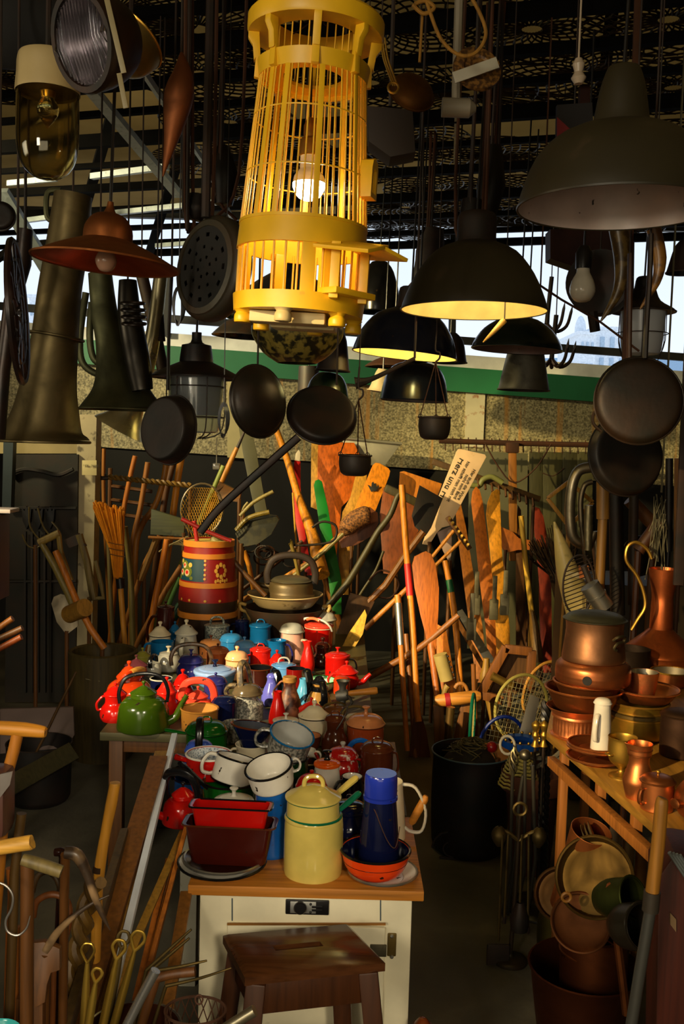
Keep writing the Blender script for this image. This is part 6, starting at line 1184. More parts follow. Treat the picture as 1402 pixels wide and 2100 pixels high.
e = thing('scythe_blade', 'pale pinkish blade hanging below the lettered peel', 'blade', W(920, 1150, 5.7)); part('blade', sheet([(896, 1092), (926, 1078), (926, 1130), (922, 1156), (908, 1130)], 5.7, 5.68, .008), paint((196, 160, 140), .4), e, world=True)
stick('pole', 'brown pole lying low across behind the pots on the right', 'pole', [(742, 1396), (800, 1364), (866, 1324), (940, 1262)], [15, 14, 14, 12], 5.0, RDW)
stick('pole', 'orange pole slanting up to the red taped oar', 'pole', [(748, 1290), (800, 1240), (836, 1206)], 11, 5.35, wood((180, 110, 40)))
e = thing('saw_blade', 'triangular tan blade rising beside the pots on the right', 'blade', W(730, 1340, 5.0)); part('blade', sheet([(748, 1250), (752, 1262), (744, 1300), (716, 1346), (692, 1346), (714, 1300)], 5.1, 4.95, .01), wood((206, 160, 80)), e, world=True)
e = thing('shovel', 'dark brown trapezoid shovel behind the triangular tan blade', 'shovel', W(715, 1300, 5.4)); part('blade', sheet([(718, 1216), (756, 1226), (768, 1234), (740, 1290), (690, 1320), (690, 1300)], 5.45, 5.35, .014), wood((76, 46, 28)), e, world=True)
for i, (lab, path, w, Y, m) in enumerate((('twisted dark iron hook bars in front of the paddle', [(640, 1082), (660, 1070), (686, 1076), (690, 1096), (676, 1112), (630, 1118), (602, 1118)], 5, 5.7, IRON), ('loop of dark wire below the branch', [(756, 1190), (780, 1170), (806, 1178), (818, 1200), (800, 1226), (768, 1222)], 4, 5.5, RUST), ('dark crooked rod below the brown shovel', [(786, 1130), (770, 1170), (744, 1210), (720, 1250)], 6, 5.6, DKOL), ('pale ball headed cane top among the dark hooks', [(594, 1112), (598, 1120), (612, 1180), (620, 1240)], [14, 8, 7, 7], 5.6, wood((150, 126, 76))), ('thin stick standing behind the red tool', [(600, 1010), (606, 1100), (614, 1180)], 4, 6.2, YEW), ('dark wooden pole behind the green paddle', [(640, 1100), (664, 1180), (690, 1260)], 14, 6.1, RDW), ('brown wooden tool handle behind the iron pot stack', [(500, 1130), (510, 1160), (516, 1190)], 10, 5.9, ORW), ('brown pole behind the iron kettle', [(480, 1222), (560, 1160), (620, 1110)], 8, 6.0, DKWOOD))):
    stick('hand_tool', lab, 'tool', path, w, Y, m, floor=True)
# left group: shafts, rakes, brooms
e = thing('broom', 'orange straw broom standing upside down by the cream post', 'broom', W(258, 1345, 5.2)); g = G(); random.seed(5)
for i in range(130):
    a = random.uniform(-1, 1); d = random.uniform(-.06, .06); g.tube(Wl([(242 + a * 8, 1184, 5.2 + d * .3), (240 + a * 13, 1130, 5.2 + d * .6), (222 + a * 30 + random.uniform(-3, 3), 1034 + (a + 1) * 8 + random.uniform(-10, 8), 5.2 + d)]), .0042, 4)
h = G(); h.tube(smooth_path(Wl([(242, 1186), (240, 1150), (236, 1110), (228, 1070), (222, 1044)], 5.21), 3), [.018, .034, .036, .05, .066], 14, flat=.5); g.add(h.v, h.f); part('bristles', g, wood((222, 138, 40), con=.6, scale=14), e, world=True)
for y in (1112, 1124, 1136): g = G(); x = 238 + (y - 1112) * .1; g.tube(Wl([(x - 16, y), (x, y + 4), (x + 16, y + 6)], 5.15), .003, 5); part('stitching', g, wood((110, 66, 30)), e, world=True)
g = G(); g.tube(Wl([(246, 1186), (248, 1206)], 5.2), .024, 12); part('ferrule', g, BLKPLASTIC, e, world=True); g = G(); g.tube(Wl([(247, 1200), (252, 1270), (258, 1345)], 5.2), .015, 10); part('handle', g, wood((200, 136, 60)), e, world=True)
for i, (lab, path, w, Y, m) in enumerate((('orange shaft reaching highest behind the black pan', [(277, 935), (262, 1000), (248, 1080), (238, 1180)], 10, 6.2, ORW2), ('straight brown shaft right of the highest one', [(303, 948), (288, 1040), (270, 1130), (268, 1290)], 11, 6.1, MIDWOOD), ('bent wooden scythe shaft in the left tool group', [(341, 944), (334, 990), (316, 1040), (292, 1075), (278, 1130), (276, 1300)], 12, 5.9, wood((170, 110, 50))), ('thick orange shaft right below the round black pan', [(376, 915), (364, 985), (354, 1060), (346, 1120)], 14, 6.0, ORW), ('thin shaft left in the group beside the cream post', [(213, 920), (212, 1000), (216, 1100), (226, 1300)], 8, 6.2, MIDWOOD), ('greyish pole behind the straw broom', [(222, 1100), (226, 1200), (232, 1330)], 9, 5.6, GREYWOOD), ('thick pale brown stake right of the straw broom', [(256, 1080), (268, 1180), (272, 1320)], 12, 5.5, GRW), ('orange tool handle with worn end beside the barrel', [(342, 1106), (330, 1170), (316, 1240), (308, 1290)], [12, 13, 13, 12], 5.3, wood((206, 120, 44))), ('slanting brown handle left of the barrel', [(372, 1160), (340, 1210), (318, 1250)], 11, 5.5, MIDWOOD), ('green pole low beside the barrel', [(370, 1185), (350, 1230), (332, 1280)], 10, 5.45, paint((70, 110, 40), .5)), ('thick green pole under the thinner green one', [(372, 1240), (352, 1270), (336, 1300)], 20, 5.5, paint((16, 60, 34), .5)), ('green bamboo pole above the landing net', [(458, 955), (430, 1020), (404, 1080)], 10, 5.9, paint((120, 130, 50), .5)), ('bamboo pike pole beside the grey ski', [(486, 918), (462, 970), (440, 1020), (424, 1070)], [9, 12, 12, 12], 6.0, wood((190, 124, 54))), ('dark brown shaft behind the scythe shaft', [(355, 950), (340, 1010), (330, 1080)], 13, 6.4, DKWOOD), ('brown stick with lump left of the barrel', [(328, 1100), (300, 1150), (286, 1190)], 11, 5.7, MIDWOOD))):
    stick('tool_shaft', lab, 'tool', path, w, Y, m, floor=True)
g = G(); g.tube(Wl([(486, 920), (500, 888), (503, 870)], 6.0), [.012, .008, .002], 6); part('spike', g, IRON, by_label('bamboo pike'), 'iron point', world=True)
for i, (lab, path, w, Y) in enumerate((('short crooked stick in front of the grey ski', [(492, 1058), (520, 1030), (560, 1008)], 8, 5.8), ('thin stick below the crooked one', [(496, 1052), (500, 1040), (508, 1030)], 5, 5.8))): stick('twig', lab, 'stick', path, w, Y, GRW)
e = thing('twisted_rake', 'long twisted iron rake bar hung across the left tools', 'rake', W(280, 990, 5.75)); g = G(); P = Wl([(222, 978), (300, 984), (392, 996)], 5.75)
for s in (0, math.pi):
    pts = []
    for i in range(61):
        t = i / 60; c = P[0].lerp(P[2], t); a = t * 50 + s; pts.append(c + Vector((0, .010 * math.cos(a), .010 * math.sin(a))))
    g.tube(pts, .009, 6)
part('twisted_bar', g, wood((120, 88, 40)), e, world=True); g = G(); g.tube(Wl([(170, 982), (222, 980)], 5.74), .012, 6)
for i in range(5): x = 176 + i * 10; g.tube(Wl([(x, 982), (x, 972)], 5.74), .005, 5)
part('toothed_end', g, IRON, e, world=True)
e = thing('wooden_rake', 'wooden ladder like rake behind the left shafts', 'rake', W(270, 1060, 6.3)); g = G()
for y in (1000, 1028, 1056): g.tube(Wl([(222, y - 4), (312, y + 8)], 6.3), .012, 6)
part('rungs', g, DKWOOD, e, world=True); g = G(); g.tube(Wl([(226, 960), (224, 1100)], 6.3), .014, 8); part('stile', g, DKWOOD, e, world=True)
e = thing('wooden_guard', 'pale green grey board sticking out left of the net', 'board', W(340, 1100, 5.6)); part('board', sheet([(310, 1044), (374, 1064), (378, 1080), (376, 1100), (308, 1096)], 5.6, 5.55, .03), wood((64, 66, 40), 'X'), e, world=True)
e = thing('spade', 'pale round spade blade leaning left of the mallet', 'spade', W(136, 1300, 5.0)); part('blade', sheet([(105, 1238), (110, 1224), (124, 1218), (140, 1222), (160, 1250), (160, 1284), (136, 1302), (116, 1276)], 5.05, 5.0, .008), metal((180, 166, 140), .5, .6), e, world=True)
g = G(); g.tube(Wl([(84, 1112), (112, 1160), (140, 1216), (158, 1262)], 5.02), [.016, .02, .022, .02], 10); part('shaft', g, GRW, e, world=True); g = G(); g.tube(Wl([(80, 1113), (122, 1093)], 5.02), .02, 12); g.tube(Wl([(120, 1096), (124, 1130), (146, 1190)], 5.02), .014, 8); part('grip', g, wood((150, 124, 80)), e, world=True)
e = thing('mallet', 'big wooden mallet leaning against the cream post', 'mallet', W(214, 1330, 4.8)); g = G(); g.tube(Wl([(142, 1260, 4.85), (174, 1246, 4.75)]), .045, 20); part('head', g, wood((160, 116, 64)), e, world=True); g = G(); g.tube(Wl([(114, 1130, 4.9), (160, 1240, 4.85), (186, 1290, 4.8), (214, 1330, 4.8)]), .017, 10); part('handle', g, wood((190, 112, 46)), e, world=True)
e = thing('pitchfork', 'thin tined pitchfork head hanging on the dark iron panel', 'pitchfork', W(90, 1130, 5.3)); 
for path in ([(46, 1096), (56, 1118), (72, 1124), (88, 1116)], [(60, 1040), (62, 1080), (84, 1110)], [(78, 1042), (88, 1078), (102, 1098)], [(106, 1070), (122, 1090), (126, 1110)]): g = G(); g.tube(smooth_path(Wl(path, 5.3), 4), .005, 6); part('tine', g, wood((90, 76, 50)), e, world=True)
e = thing('pickaxe', 'grey wooden mattock beside the mallet', 'tool', W(190, 1230, 5.1)); part('head', sheet([(130, 1108), (160, 1094), (176, 1120), (164, 1116), (142, 1124)], 5.1, 5.08, .03), IRON, e, world=True); g = G(); g.tube(Wl([(162, 1096), (178, 1150), (192, 1230)], 5.1), .02, 8); g.tube(Wl([(196, 1150), (208, 1200), (212, 1226), (182, 1228)], 5.1), .012, 8); part('handle', g, GREYWOOD, e, world=True)
e = thing('t_handle_tool', 'tool with long wooden crossbar left of the barrel', 'tool', W(340, 1150, 5.5)); g = G(); g.tube(Wl([(304, 1102), (392, 1106)], 5.5), .009, 8); part('crossbar', g, MIDWOOD, e, world=True); g = G(); g.tube(Wl([(322, 1104), (308, 1140), (288, 1190)], 5.52), .02, 8); part('shaft', g, wood((130, 90, 40)), e, world=True)
e = thing('leaf_rake', 'wire leaf rake with pale tines left of the barrel top', 'rake', W(380, 1130, 5.45))
for i in range(7): g = G(); g.tube(smooth_path(Wl([(326 + i * 9, 1132 - i * 5), (352 + i * 6, 1116 - i * 2), (392, 1122 + i * 4)], 5.45), 3), .004, 5); part('tine', g, metal((200, 180, 130), .4), e, world=True)
# landing net
e = thing('landing_net', 'yellowish round landing net above the painted barrel', 'net', W(418, 1108, 5.35)); c = W(414, 1044, 5.4); k = KM(414, 1044, 5.4)
hoop = [c + Vector((43 * k * math.cos(t * .2094), .02 * math.sin(t * .2094), 52 * k * math.sin(t * .2094))) for t in range(30)]; g = G(); g.tube(hoop, .006, 6, True); part('hoop', g, iron((90, 80, 60), .4), e, world=True)
g = G()
for s in (1, -1):
    for i in range(-9, 10):
        pts = []
        for j in range(15):
            v = j / 14; x = i * .11 + s * (v - .5) * 1.1; z = 1 - 2.25 * v
            if x * x + min(0, z) ** 2 * .7 + max(0, z) ** 2 < 1: pts.append(c + Vector((43 * k * x, .10 * max(0, 1 - x * x - z * z) - .02, 52 * k * z)))
        if len(pts) > 2: g.tube(pts, .0018, 3)
part('netting', g, wood((196, 150, 66), con=.7), e, world=True)
# dark leathery scoop, clutter behind the iron kettle
e = thing('fan_shovel', 'dark greenish leather bellows lying behind the barrel', 'bellows', W(510, 1120, 5.6)); part('body', sheet([(482, 1094), (506, 1064), (530, 1054), (566, 1058), (572, 1066), (556, 1096), (528, 1116), (494, 1122)], 5.6, 5.5, .05), speck((26, 25, 14), (46, 42, 22), 20, .6), e, world=True); g = G(); g.tube(smooth_path(Wl([(484, 1088), (510, 1062), (552, 1050)], 5.56), 3), .014, 8); part('edge', g, wood((120, 100, 44)), e, world=True)
e = thing('wood_plane', 'dark wooden block lying above the landing net', 'block', W(460, 1020, 5.95)); part('block', sheet([(436, 990), (446, 986), (494, 1010), (490, 1030), (448, 1024)], 5.95, 5.9, .06), wood((110, 70, 34), 'X'), e, world=True)
random.seed(11)
for i in range(9):
    x, y = random.uniform(490, 600), random.uniform(1110, 1150); g = G(); c = W(x, y, 5.8 + .05 * i); a = random.uniform(0, 3); r = random.uniform(.03, .07); g.tube([c + Vector((r * math.cos(t * .349), .01 * math.sin(t * .7 + a), r * .8 * math.sin(t * .349))) for t in range(18)], .006, 6, True); solo('iron_ring', g, RUST if i % 2 else IRON, 'loose iron ring in the dark heap behind the iron kettle', 'ring', 'iron rings in the heap')
# painted barrel
def barrel_mat():
    m, n, b = _new('painted_barrel'); tc = n.nodes.new('ShaderNodeTexCoord'); sx = n.nodes.new('ShaderNodeSeparateXYZ'); n.links.new(tc.outputs['Object'], sx.inputs[0])
    mr = n.nodes.new('ShaderNodeMapRange'); mr.inputs['From Max'].default_value = .46; n.links.new(sx.outputs['Z'], mr.inputs[0])
    r = n.nodes.new('ShaderNodeValToRGB'); r.color_ramp.interpolation = 'CONSTANT'; n.links.new(mr.outputs[0], r.inputs[0]); e = r.color_ramp.elements
    e[0].position = 0; e[0].color = rgb(54, 34, 20); e[1].position = .50; e[1].color = rgb(150, 24, 22)
    v = _noise(n, 18, 4); mx = n.nodes.new('ShaderNodeMix'); mx.data_type = 'RGBA'; mx.blend_type = 'MULTIPLY'; mx.inputs[0].default_value = .5; n.links.new(r.outputs[0], mx.inputs[6]); n.links.new(_ramp(n, v, [(.3, (.6, .6, .6, 1)), (.7, (1, 1, 1, 1))]), mx.inputs[7])
    n.links.new(mx.outputs[2], b.inputs['Base Color']); b.inputs['Roughness'].default_value = .4; return m
bl = onz(425, 1318, ZT); kb = KM(425, 1230, bl.y); BR = [(52, 0), (56, 30), (60, 70), (60, 100), (57, 130), (53, 170), (50, 205), (50, 212)]
e = thing('painted_barrel', 'red barrel painted with flowers and orange hoops at the table end', 'barrel', bl)
part('staves', G().lathe(cat_prof([(0, 0)] + [(r * kb, z * kb) for r, z in BR] + [(46 * kb, 212 * kb), (46 * kb, 206 * kb), (0, 206 * kb)], 2), 40), barrel_mat(), e)
brad = lambda z: rad_at(BR, z)
for z, h in ((64, 6), (126, 5), (184, 5), (208, 6)): g = G(); r = brad(z); g.lathe([((r - 1) * kb, (z - h) * kb), ((r + 2) * kb, (z - h) * kb), ((brad(z + h) + 2) * kb, (z + h) * kb), ((brad(z + h) - 1) * kb, (z + h) * kb)], 40); part('hoop', g, paint((214, 130, 44), .4), e, 'orange painted hoop')
part('lid', G().lathe([(0, 207 * kb), (45 * kb, 207 * kb), (45 * kb, 211 * kb), (0, 211 * kb)], 32), wood((210, 180, 120), 'X'), e)
def on_barrel(pts, lift=1.0):
    return [Vector(((brad(z) + lift) * kb * math.sin(R(a)), -(brad(z) + lift) * kb * math.cos(R(a)), z * kb)) for a, z in pts]
def blob(a, z, r, n=10, lift=1.2, sq=1.0):
    p = on_barrel([(a + r * math.cos(2 * math.pi * i / n) * 60 / 57, z + r * sq * math.sin(2 * math.pi * i / n)) for i in range(n)], lift); g = G(); g.add(p + on_barrel([(a, z)], lift + .4), [(i, (i + 1) % n, n) for i in range(n)]); return g
g = G(); cols, rows = 9, 6; vs = []
for j in range(rows + 1): vs += on_barrel([(-72 + 70 * i / cols, 134 + 44 * j / rows) for i in range(cols + 1)], .7)
g.add(vs, [(j * (cols + 1) + i, j * (cols + 1) + i + 1, (j + 1) * (cols + 1) + i + 1, (j + 1) * (cols + 1) + i) for j in range(rows) for i in range(cols)]); panel = part('blue_panel', g, paint((22, 66, 88), .4), e, 'dark blue painted panel')
for a, z, r, m in ((-58, 150, 8, 'leaf'), (-40, 152, 11, 'leaf'), (-50, 165, 9, 'leaf'), (-62, 170, 7, 'leaf'), (-52, 164, 6, 'rose'), (-60, 150, 6, 'rose'), (-42, 150, 7, 'rose'), (-52, 165, 3, 'heart'), (-60, 151, 3, 'heart'), (-42, 151, 4, 'heart'), (-34, 166, 5, 'yel'), (-64, 172, 4, 'yel'), (-30, 140, 4, 'leaf'), (-68, 140, 5, 'leaf')):
    part('flower', blob(a, z, r, lift={'leaf': .9, 'rose': 1.3, 'heart': 1.8, 'yel': 1.3}[m]), paint({'leaf': (110, 120, 40), 'rose': (232, 196, 160), 'heart': (210, 40, 30), 'yel': (220, 190, 90)}[m], .4), e)
for i in range(8): a = 2 * math.pi * i / 8; part('petal', blob(34 + 11 * math.cos(a), 156 + 12 * math.sin(a), 3.6, sq=1.3), paint((214, 160, 70), .4), e)
for i in range(6): part('petal', blob(22 + i * 5, 135 + (i % 2) * 2, 2.4, sq=1.6), paint((214, 160, 70), .4), e)
for z in (140, 148, 158, 168, 176): part('petal', blob(0, z, 2.6), paint((224, 170, 80), .4), e)
for a in (-52, -30, 2, 30): part('stud', blob(a, 96, 2.6), paint((214, 160, 60), .4), e)
e = thing('red_stamper', 'red painted T shaped stamper standing on the barrel', 'tool', bl + Vector((-.06, -.05, 212 * kb))); g = G(); g.tube([bl + Vector((-.055, -.05, 212 * kb)), W(398, 1068, bl.y - .05)], .011, 10); part('shaft', g, paint((170, 40, 36), .4), e, world=True); g = G(); g.tube(Wl([(372, 1064), (420, 1088), (474, 1110)], bl.y - .06), .011, 10); part('crossbar', g, paint((130, 24, 22), .4), e, world=True)
e = thing('pestle', 'long dark pestle with pale round head leaning from barrel to basin', 'pestle', W(540, 1222, 4.95)); g = G(); g.tube(smooth_path(Wl([(438, 1100), (444, 1112), (456, 1126)], 5.0), 4), [.015, .032, .036, .02], 14); part('head', g, wood((120, 112, 92)), e, world=True); g = G(); g.tube(Wl([(456, 1126, 5.0), (500, 1175, 4.98), (545, 1222, 4.95)]), [.018, .014, .014], 10); part('shaft', g, DKWOOD, e, world=True)
# iron brazier with basin and kettle on the table end
br = onz(582, 1318, ZT); k = KM(582, 1250, br.y)
e = thing('brazier', 'dark cast brazier with pale lug under the tan basin', 'brazier', br); part('bowl', G().lathe(shell(cat_prof([(40 * k, 0), (46 * k, 20 * k), (64 * k, 44 * k), (76 * k, 60 * k), (82 * k, 74 * k)]), .004), 36), iron((50, 40, 26), .6, .3), e)
for s in (-1, 1): g = G(); g.tube(smooth_path([(s * 78 * k, -.02, 78 * k), (s * 92 * k, -.02, 80 * k), (s * 88 * k, -.02, 68 * k), (s * 76 * k, -.02, 62 * k), (s * 70 * k, -.02, 44 * k)], 4), .009, 8); part('lug', g, wood((196, 160, 110)), e)
vessel('basin', 'tan enamel basin sitting on the dark cast brazier', 'basin', br + Vector((0, 0, 76 * k)), 154 * k, 26 * k, body='basin', m=paint((150, 128, 88), .4, (90, 70, 44), 8, .64), rim=paint((196, 170, 120), .35))
vessel('iron_kettle', 'old brown iron kettle with tall arched handle in the tan basin', 'kettle', br + Vector((.03, 0, 76 * k + .006)), 96 * k, 50 * k, prof=[(.8, 0), (.8, 0), (1, .2), (1.02, .5), (.96, .52), (.92, .9), (.8, 1)], m=iron((92, 78, 50), .45, .25), lid=('dome', 10 * k, iron((96, 90, 70), .4, .2), 1.05), bail=(4, 58 * k, 5 * k, iron((58, 50, 44), .4, .2), .95, .9), spout=(176, .75, .9, 40 * k, 7 * k, 4 * k), side=None)
# grey wooden tub with iron handle
tb = W(210, 1500, 4.8); tb.z = 0; k = KM(215, 1400, 4.8); e = thing('wooden_tub', 'grey wooden tub with metal handle left of the table', 'tub', tb); hh = W(215, 1335, 4.8).z
part('staves', G().lathe(shell(cat_prof([(60 * k, 0), (66 * k, hh * .6), (70 * k, hh)]), .02), 24), wood((72, 60, 42)), e); g = G(); c = W(192, 1382, 4.8 - .14) - tb; g.tube([c + Vector(v) for v in ((-.03, -.01, .02), (-.034, -.02, -.022), (.034, -.02, -.03), (.03, -.01, .015))], .004, 6, True); g.box(c + Vector((0, 0, .035)), (.07, .01, .02), .003); part('handle', g, metal((120, 112, 84), .5), e)
stick('cane', 'thin cane leaning from the wooden tub down to the left', 'cane', [(156, 1378), (120, 1450), (86, 1520), (60, 1568)], [5, 6, 5], 4.2, wood((84, 58, 36)))
# cast iron panel with tulips at the far left
e = thing('cast_iron_panel', 'tall dark cast iron panel with tulip relief at the left', 'panel', W(84, 1440, 5.55)); g = G(); g.prism(Wl([(14, 932), (160, 932), (154, 1440), (10, 1440)], 5.58), (0, .04, 0)); part('plate', g, iron((40, 38, 30), .7, .12), e, world=True)
for x in (52, 66, 78, 92, 104): g = G(); g.bar(W(x, 1090, 5.56), W(x, 1420, 5.56), .012, .02); part('rib', g, iron((34, 32, 26), .6, .12), e, world=True)
for x in (54, 78, 102): part('tulip', sheet([(x - 10, 1040), (x - 4, 1048), (x, 1038), (x + 4, 1048), (x + 10, 1040), (x + 8, 1068), (x, 1086), (x - 8, 1068)], 5.55, 5.55, .03), iron((20, 20, 18), .5, .05), e, world=True)
g = G(); g.tube(smooth_path(Wl([(20, 972), (50, 962), (84, 966), (120, 974), (150, 962)], 5.56), 4), .012, 6); g.tube(Wl([(16, 1042), (156, 1042)], 5.56), .01, 6); g.tube(Wl([(14, 1192), (156, 1192)], 5.56), .01, 6); part('moulding', g, iron((34, 32, 26), .6, .12), e, world=True)
e = thing('price_card', 'small cream card with prices pinned on the cream post', 'card', W(182, 975, 5.58)); part('card', sheet([(168, 944), (198, 944), (198, 975), (168, 974)], 5.57, 5.57, .004), paint((206, 188, 130), .7), e, world=True)
text_part('lettering', '1100 - 2000€', .016, .0005, INK, e, Matrix.Translation(W(170, 956, 5.565) - BASE[e.name]) @ Euler((R(90), R(1.6), 0)).to_matrix().to_4x4())
for i, (lab, path, m) in enumerate((('reddish bundle of sticks at the far left, upper one', [(-20, 1300), (26, 1268)], RDW), ('dark stick between the reddish ones at the far left', [(-20, 1318), (46, 1288)], DKWOOD), ('reddish stick at the far left, lowest one', [(-20, 1340), (44, 1306)], wood((140, 66, 30))))): stick('firewood', lab, 'stick', path, 13, 3.6, m)
e = thing('pink_shelf', 'dark red box with pale edge at the far left', 'box', W(5, 1220, 3.4)); g = G(); g.box(W(-10, 1140, 3.45), (.07, .1, .3), .004); part('box', g, paint((52, 28, 24), .6), e, world=True); g = G(); g.box(W(-4, 1046, 3.45), (.12, .1, .014), .003); part('top', g, paint((140, 128, 120), .5), e, world=True)
# ------------------------------------------------------------------ copper and brass on the wooden bench at the right, and the things on the floor before it
ZC = .80
b0, b1 = onz(1128, 1508, ZC), onz(1344, 1694, ZC); dv = (b1 - b0); dn = dv.normalized(); pb = b1 + dv * .12
BW_ = wood((150, 92, 50)); e = thing('wooden_bench', 'orange brown wooden bench with rails carrying the copperware', 'bench', ((b0.x + b1.x) / 2 + .5, (b0.y + b1.y) / 2, 0))
g = G(); g.prism([pb, b0 - dn * .03, Vector((.93, 3.95, ZC)), Vector((2.1, 3.95, ZC)), pb + Vector((1.3, 0, 0))], (0, 0, -.022), .002); part('benchtop', g, wood((150, 108, 54), 'Y'), e, world=True)
for z, h, m in ((ZC - .080, .028, BW_),):
    g = G(); g.bar(Vector((b0.x + .012, b0.y, z)) - dn * .02, Vector((b1.x + .012, b1.y, z)) + dn * .06, .022, h, .002); part('rail', g, m, e, 'sunlit wooden rail', world=True)
for t in (0.03, .42, .74, 1.06):
    p = b0 + dv * t; g = G(); zl = 0 if t in (.03, 1.06) else ZC - .11; g.box((p.x + .035, p.y, (ZC - .022 + zl) / 2), (.022, .03, ZC - .022 - zl), .002); part('leg', g, BW_, e, world=True)
for x, y in ((1.85, 2.2), (1.98, 3.85), (1.0, 3.8)): g = G(); g.box((x, y, (ZC - .022) / 2), (.03, .03, ZC - .022), .002); part('leg', g, BW_, e, world=True)
COP1 = metal((240, 146, 84), .22, .4); COP2 = metal((190, 112, 62), .26, .32); COPHAM = metal((244, 150, 92), .24, .6, 9, .4); BRASSO = metal((176, 140, 50), .34, .5); TINNED = metal((170, 160, 140), .4, .6)
POTS.clear()
def cpot(key, px, yr, yb, w, *a, **kw):
    sn = math.sin(math.atan((yb - 900) / 2000)); return put(key, px, yb - w * .45 * sn, w, (yb - w * .45 * sn) - yr, *a, Z0=kw.pop('Z0', ZC), **kw)
RIBBED = [(.84, 0), (.84, 0), (.9, .05), (.84, .1), (.8, .14), (.8, .62), (.86, .68), (.84, .76), (.84, .76), (.9, .84), (1.06, 1)]
cpot('planter', 1180, 1450, 1524, 116, 'planter', 'ribbed bright copper planter at the bottom of the copper stack', 'planter', prof=RIBBED, m=COPHAM, inner=COP2, seg=144, ribs=(36, .02, .15, .61))
cpot('platter', 1222, 1547, 1580, 118, 'platter', 'bottom copper platter of three under the white jug', 'plate', body='plate', m=COP2, rim=COP1, fp=.75)
KEY['platter'].h = 12
put('platter2', 1220, 1541, 112, 11, 'platter', 'middle copper platter of three under the white jug', 'plate', on='platter', body='plate', m=COP1, rim=COP1)
put('platter3', 1219, 1536, 108, 11, 'platter', 'top copper platter of three under the white jug', 'plate', on='platter', body='plate', m=COP2, rim=COP1)
put('basin_a', 1195, 1452, 154, 40, 'basin', 'wide copper basin resting in the ribbed planter', 'basin', on='planter', body='basin', m=COP2, rim=COP1)
put('basin_b', 1204, 1436, 138, 38, 'basin', 'smaller copper basin nested in the wide copper basin', 'basin', on='planter', body='basin', m=metal((180, 106, 60), .26, .35), rim=COP1)
put('warmer', 1214, 1402, 152, 50, 'bed_warmer', 'rounded closed copper bed warmer with a dark hole', 'bed warmer', on='planter', prof=[(.8, 0), (.8, 0), (.97, .12), (1, .42), (1, .42), (1, .5), (.97, .8), (.8, 1), (.8, 1), (0.05, 1.02)], m=metal((190, 112, 66), .26, .35))
put('lidpot', 1216, 1352, 128, 80, 'copper_pot', 'tall brown copper pot with dark domed lid on top of the stack', 'pot', on='planter', prof=[(.96, 0), (.96, 0), (1, .05), (.95, .4), (.9, .75), (.92, 1)], m=metal((150, 104, 72), .32, .45), lid=('dome', 17, metal((84, 82, 66), .45, .5), 1.04))
put('whitejug', 1231, 1538, 42, 92, 'jug', 'slim white enamel jug standing on the copper platters', 'jug', on='platter', body='coffee', m=enamel((222, 214, 200)), lid=('dome', 12, enamel((222, 214, 200)), 1.1), side=[(-130, .8, .3, 12, 3, enamel((214, 206, 192)))], spout=('lip', 60, 4))
cpot('bucket', 1306, 1440, 1526, 116, 'brass_pot', 'large brass pot with pierced band behind the brass goblet', 'pot', prof=[(.78, 0), (.78, 0), (.9, .06), (.95, .4), (1, .96), (1.02, 1)], m=BRASSO, rim=BRASS, band=[(.7, DKBRASS, 5), (.8, BRASS, 1.5), (.6, BRASS, 1.5)])
put('dish_cu', 1322, 1436, 134, 24, 'dish', 'wide dark copper dish lying on the large brass pot', 'dish', on='bucket', body='basin', m=COP2, rim=COP1)
put('cup_cu', 1318, 1424, 60, 46, 'cup', 'hammered copper cup with tinned inside standing in the dark copper dish', 'cup', on='bucket', prof=[(.7, 0), (.7, 0), (.78, .1), (1, 1)], m=COPHAM, inner=TINNED)
cpot('goblet', 1273, 1514, 1602, 58, 'goblet', 'brass goblet on a round foot at the bench edge', 'goblet', prof=[(.9, 0), (.9, 0), (.85, .05), (.35, .12), (.24, .2), (.4, .27), (.85, .4), (1, .6), (1, .92), (1.04, 1)], m=metal((190, 150, 62), .3, .55), ears=(.6, 8, 1.8, BRASS, 200))
cpot('pitcher_cu', 1316, 1536, 1652, 62, 'pitcher', 'bright copper pitcher with notched neck band', 'pitcher', prof=[(.76, 0), (.76, 0), (.8, .04), (.98, .24), (1, .34), (.8, .52), (.66, .66), (.7, .8), (.78, .82), (.78, .9), (.84, 1)], m=COP1, spout=('lip', 190, 8), band=[(.8, COP2, 3), (.9, COP2, 2)])
cpot('canister_cu', 1352, 1604, 1668, 66, 'canister', 'copper canister with domed lid and brass knob beside the pitcher', 'canister', body='cyl', m=COP1, lid=('dome', 14, COP2, 1.05), knob=('ball', 8, BRASS), side=[(200, .8, .3, 12, 2.4, COP2)])
cpot('pan_cu_r', 1420, 1604, 1690, 110, 'copper_pan', 'big dull copper pan cut by the right edge on the bench', 'pan', body='round', m=COP2, stick=(-160, .5, 18, 9, COP2, 2))
cpot('pan_cu_b', 1374, 1376, 1412, 80, 'copper_pan', 'orange copper pan standing at the back right of the bench', 'pan', body='pan', m=COP1, inner=TINNED, rim=BRASS)
cpot('alembic', 1350, 1300, 1392, 150, 'copper_jug', 'huge copper jug with tall neck behind the brass pot', 'jug', prof=[(.98, 0), (.98, 0), (1, .03), (1, .45), (1, .45), (1.0, .5), (.9, .62), (.5, .95), (.31, 1.12), (.31, 1.12), (.30, 1.7), (.29, 2.0), (.36, 2.4), (.4, 2.7)], m=metal((196, 104, 56), .28, .35), side=None)
cpot('dkpot_a', 1392, 1470, 1560, 80, 'copper_pan', 'dark brown pot behind the bright copper pitcher at the right', 'pot', body='cyl', m=metal((84, 60, 46), .45, .4), lid=('dome', 12, metal((92, 66, 48), .4, .4)))
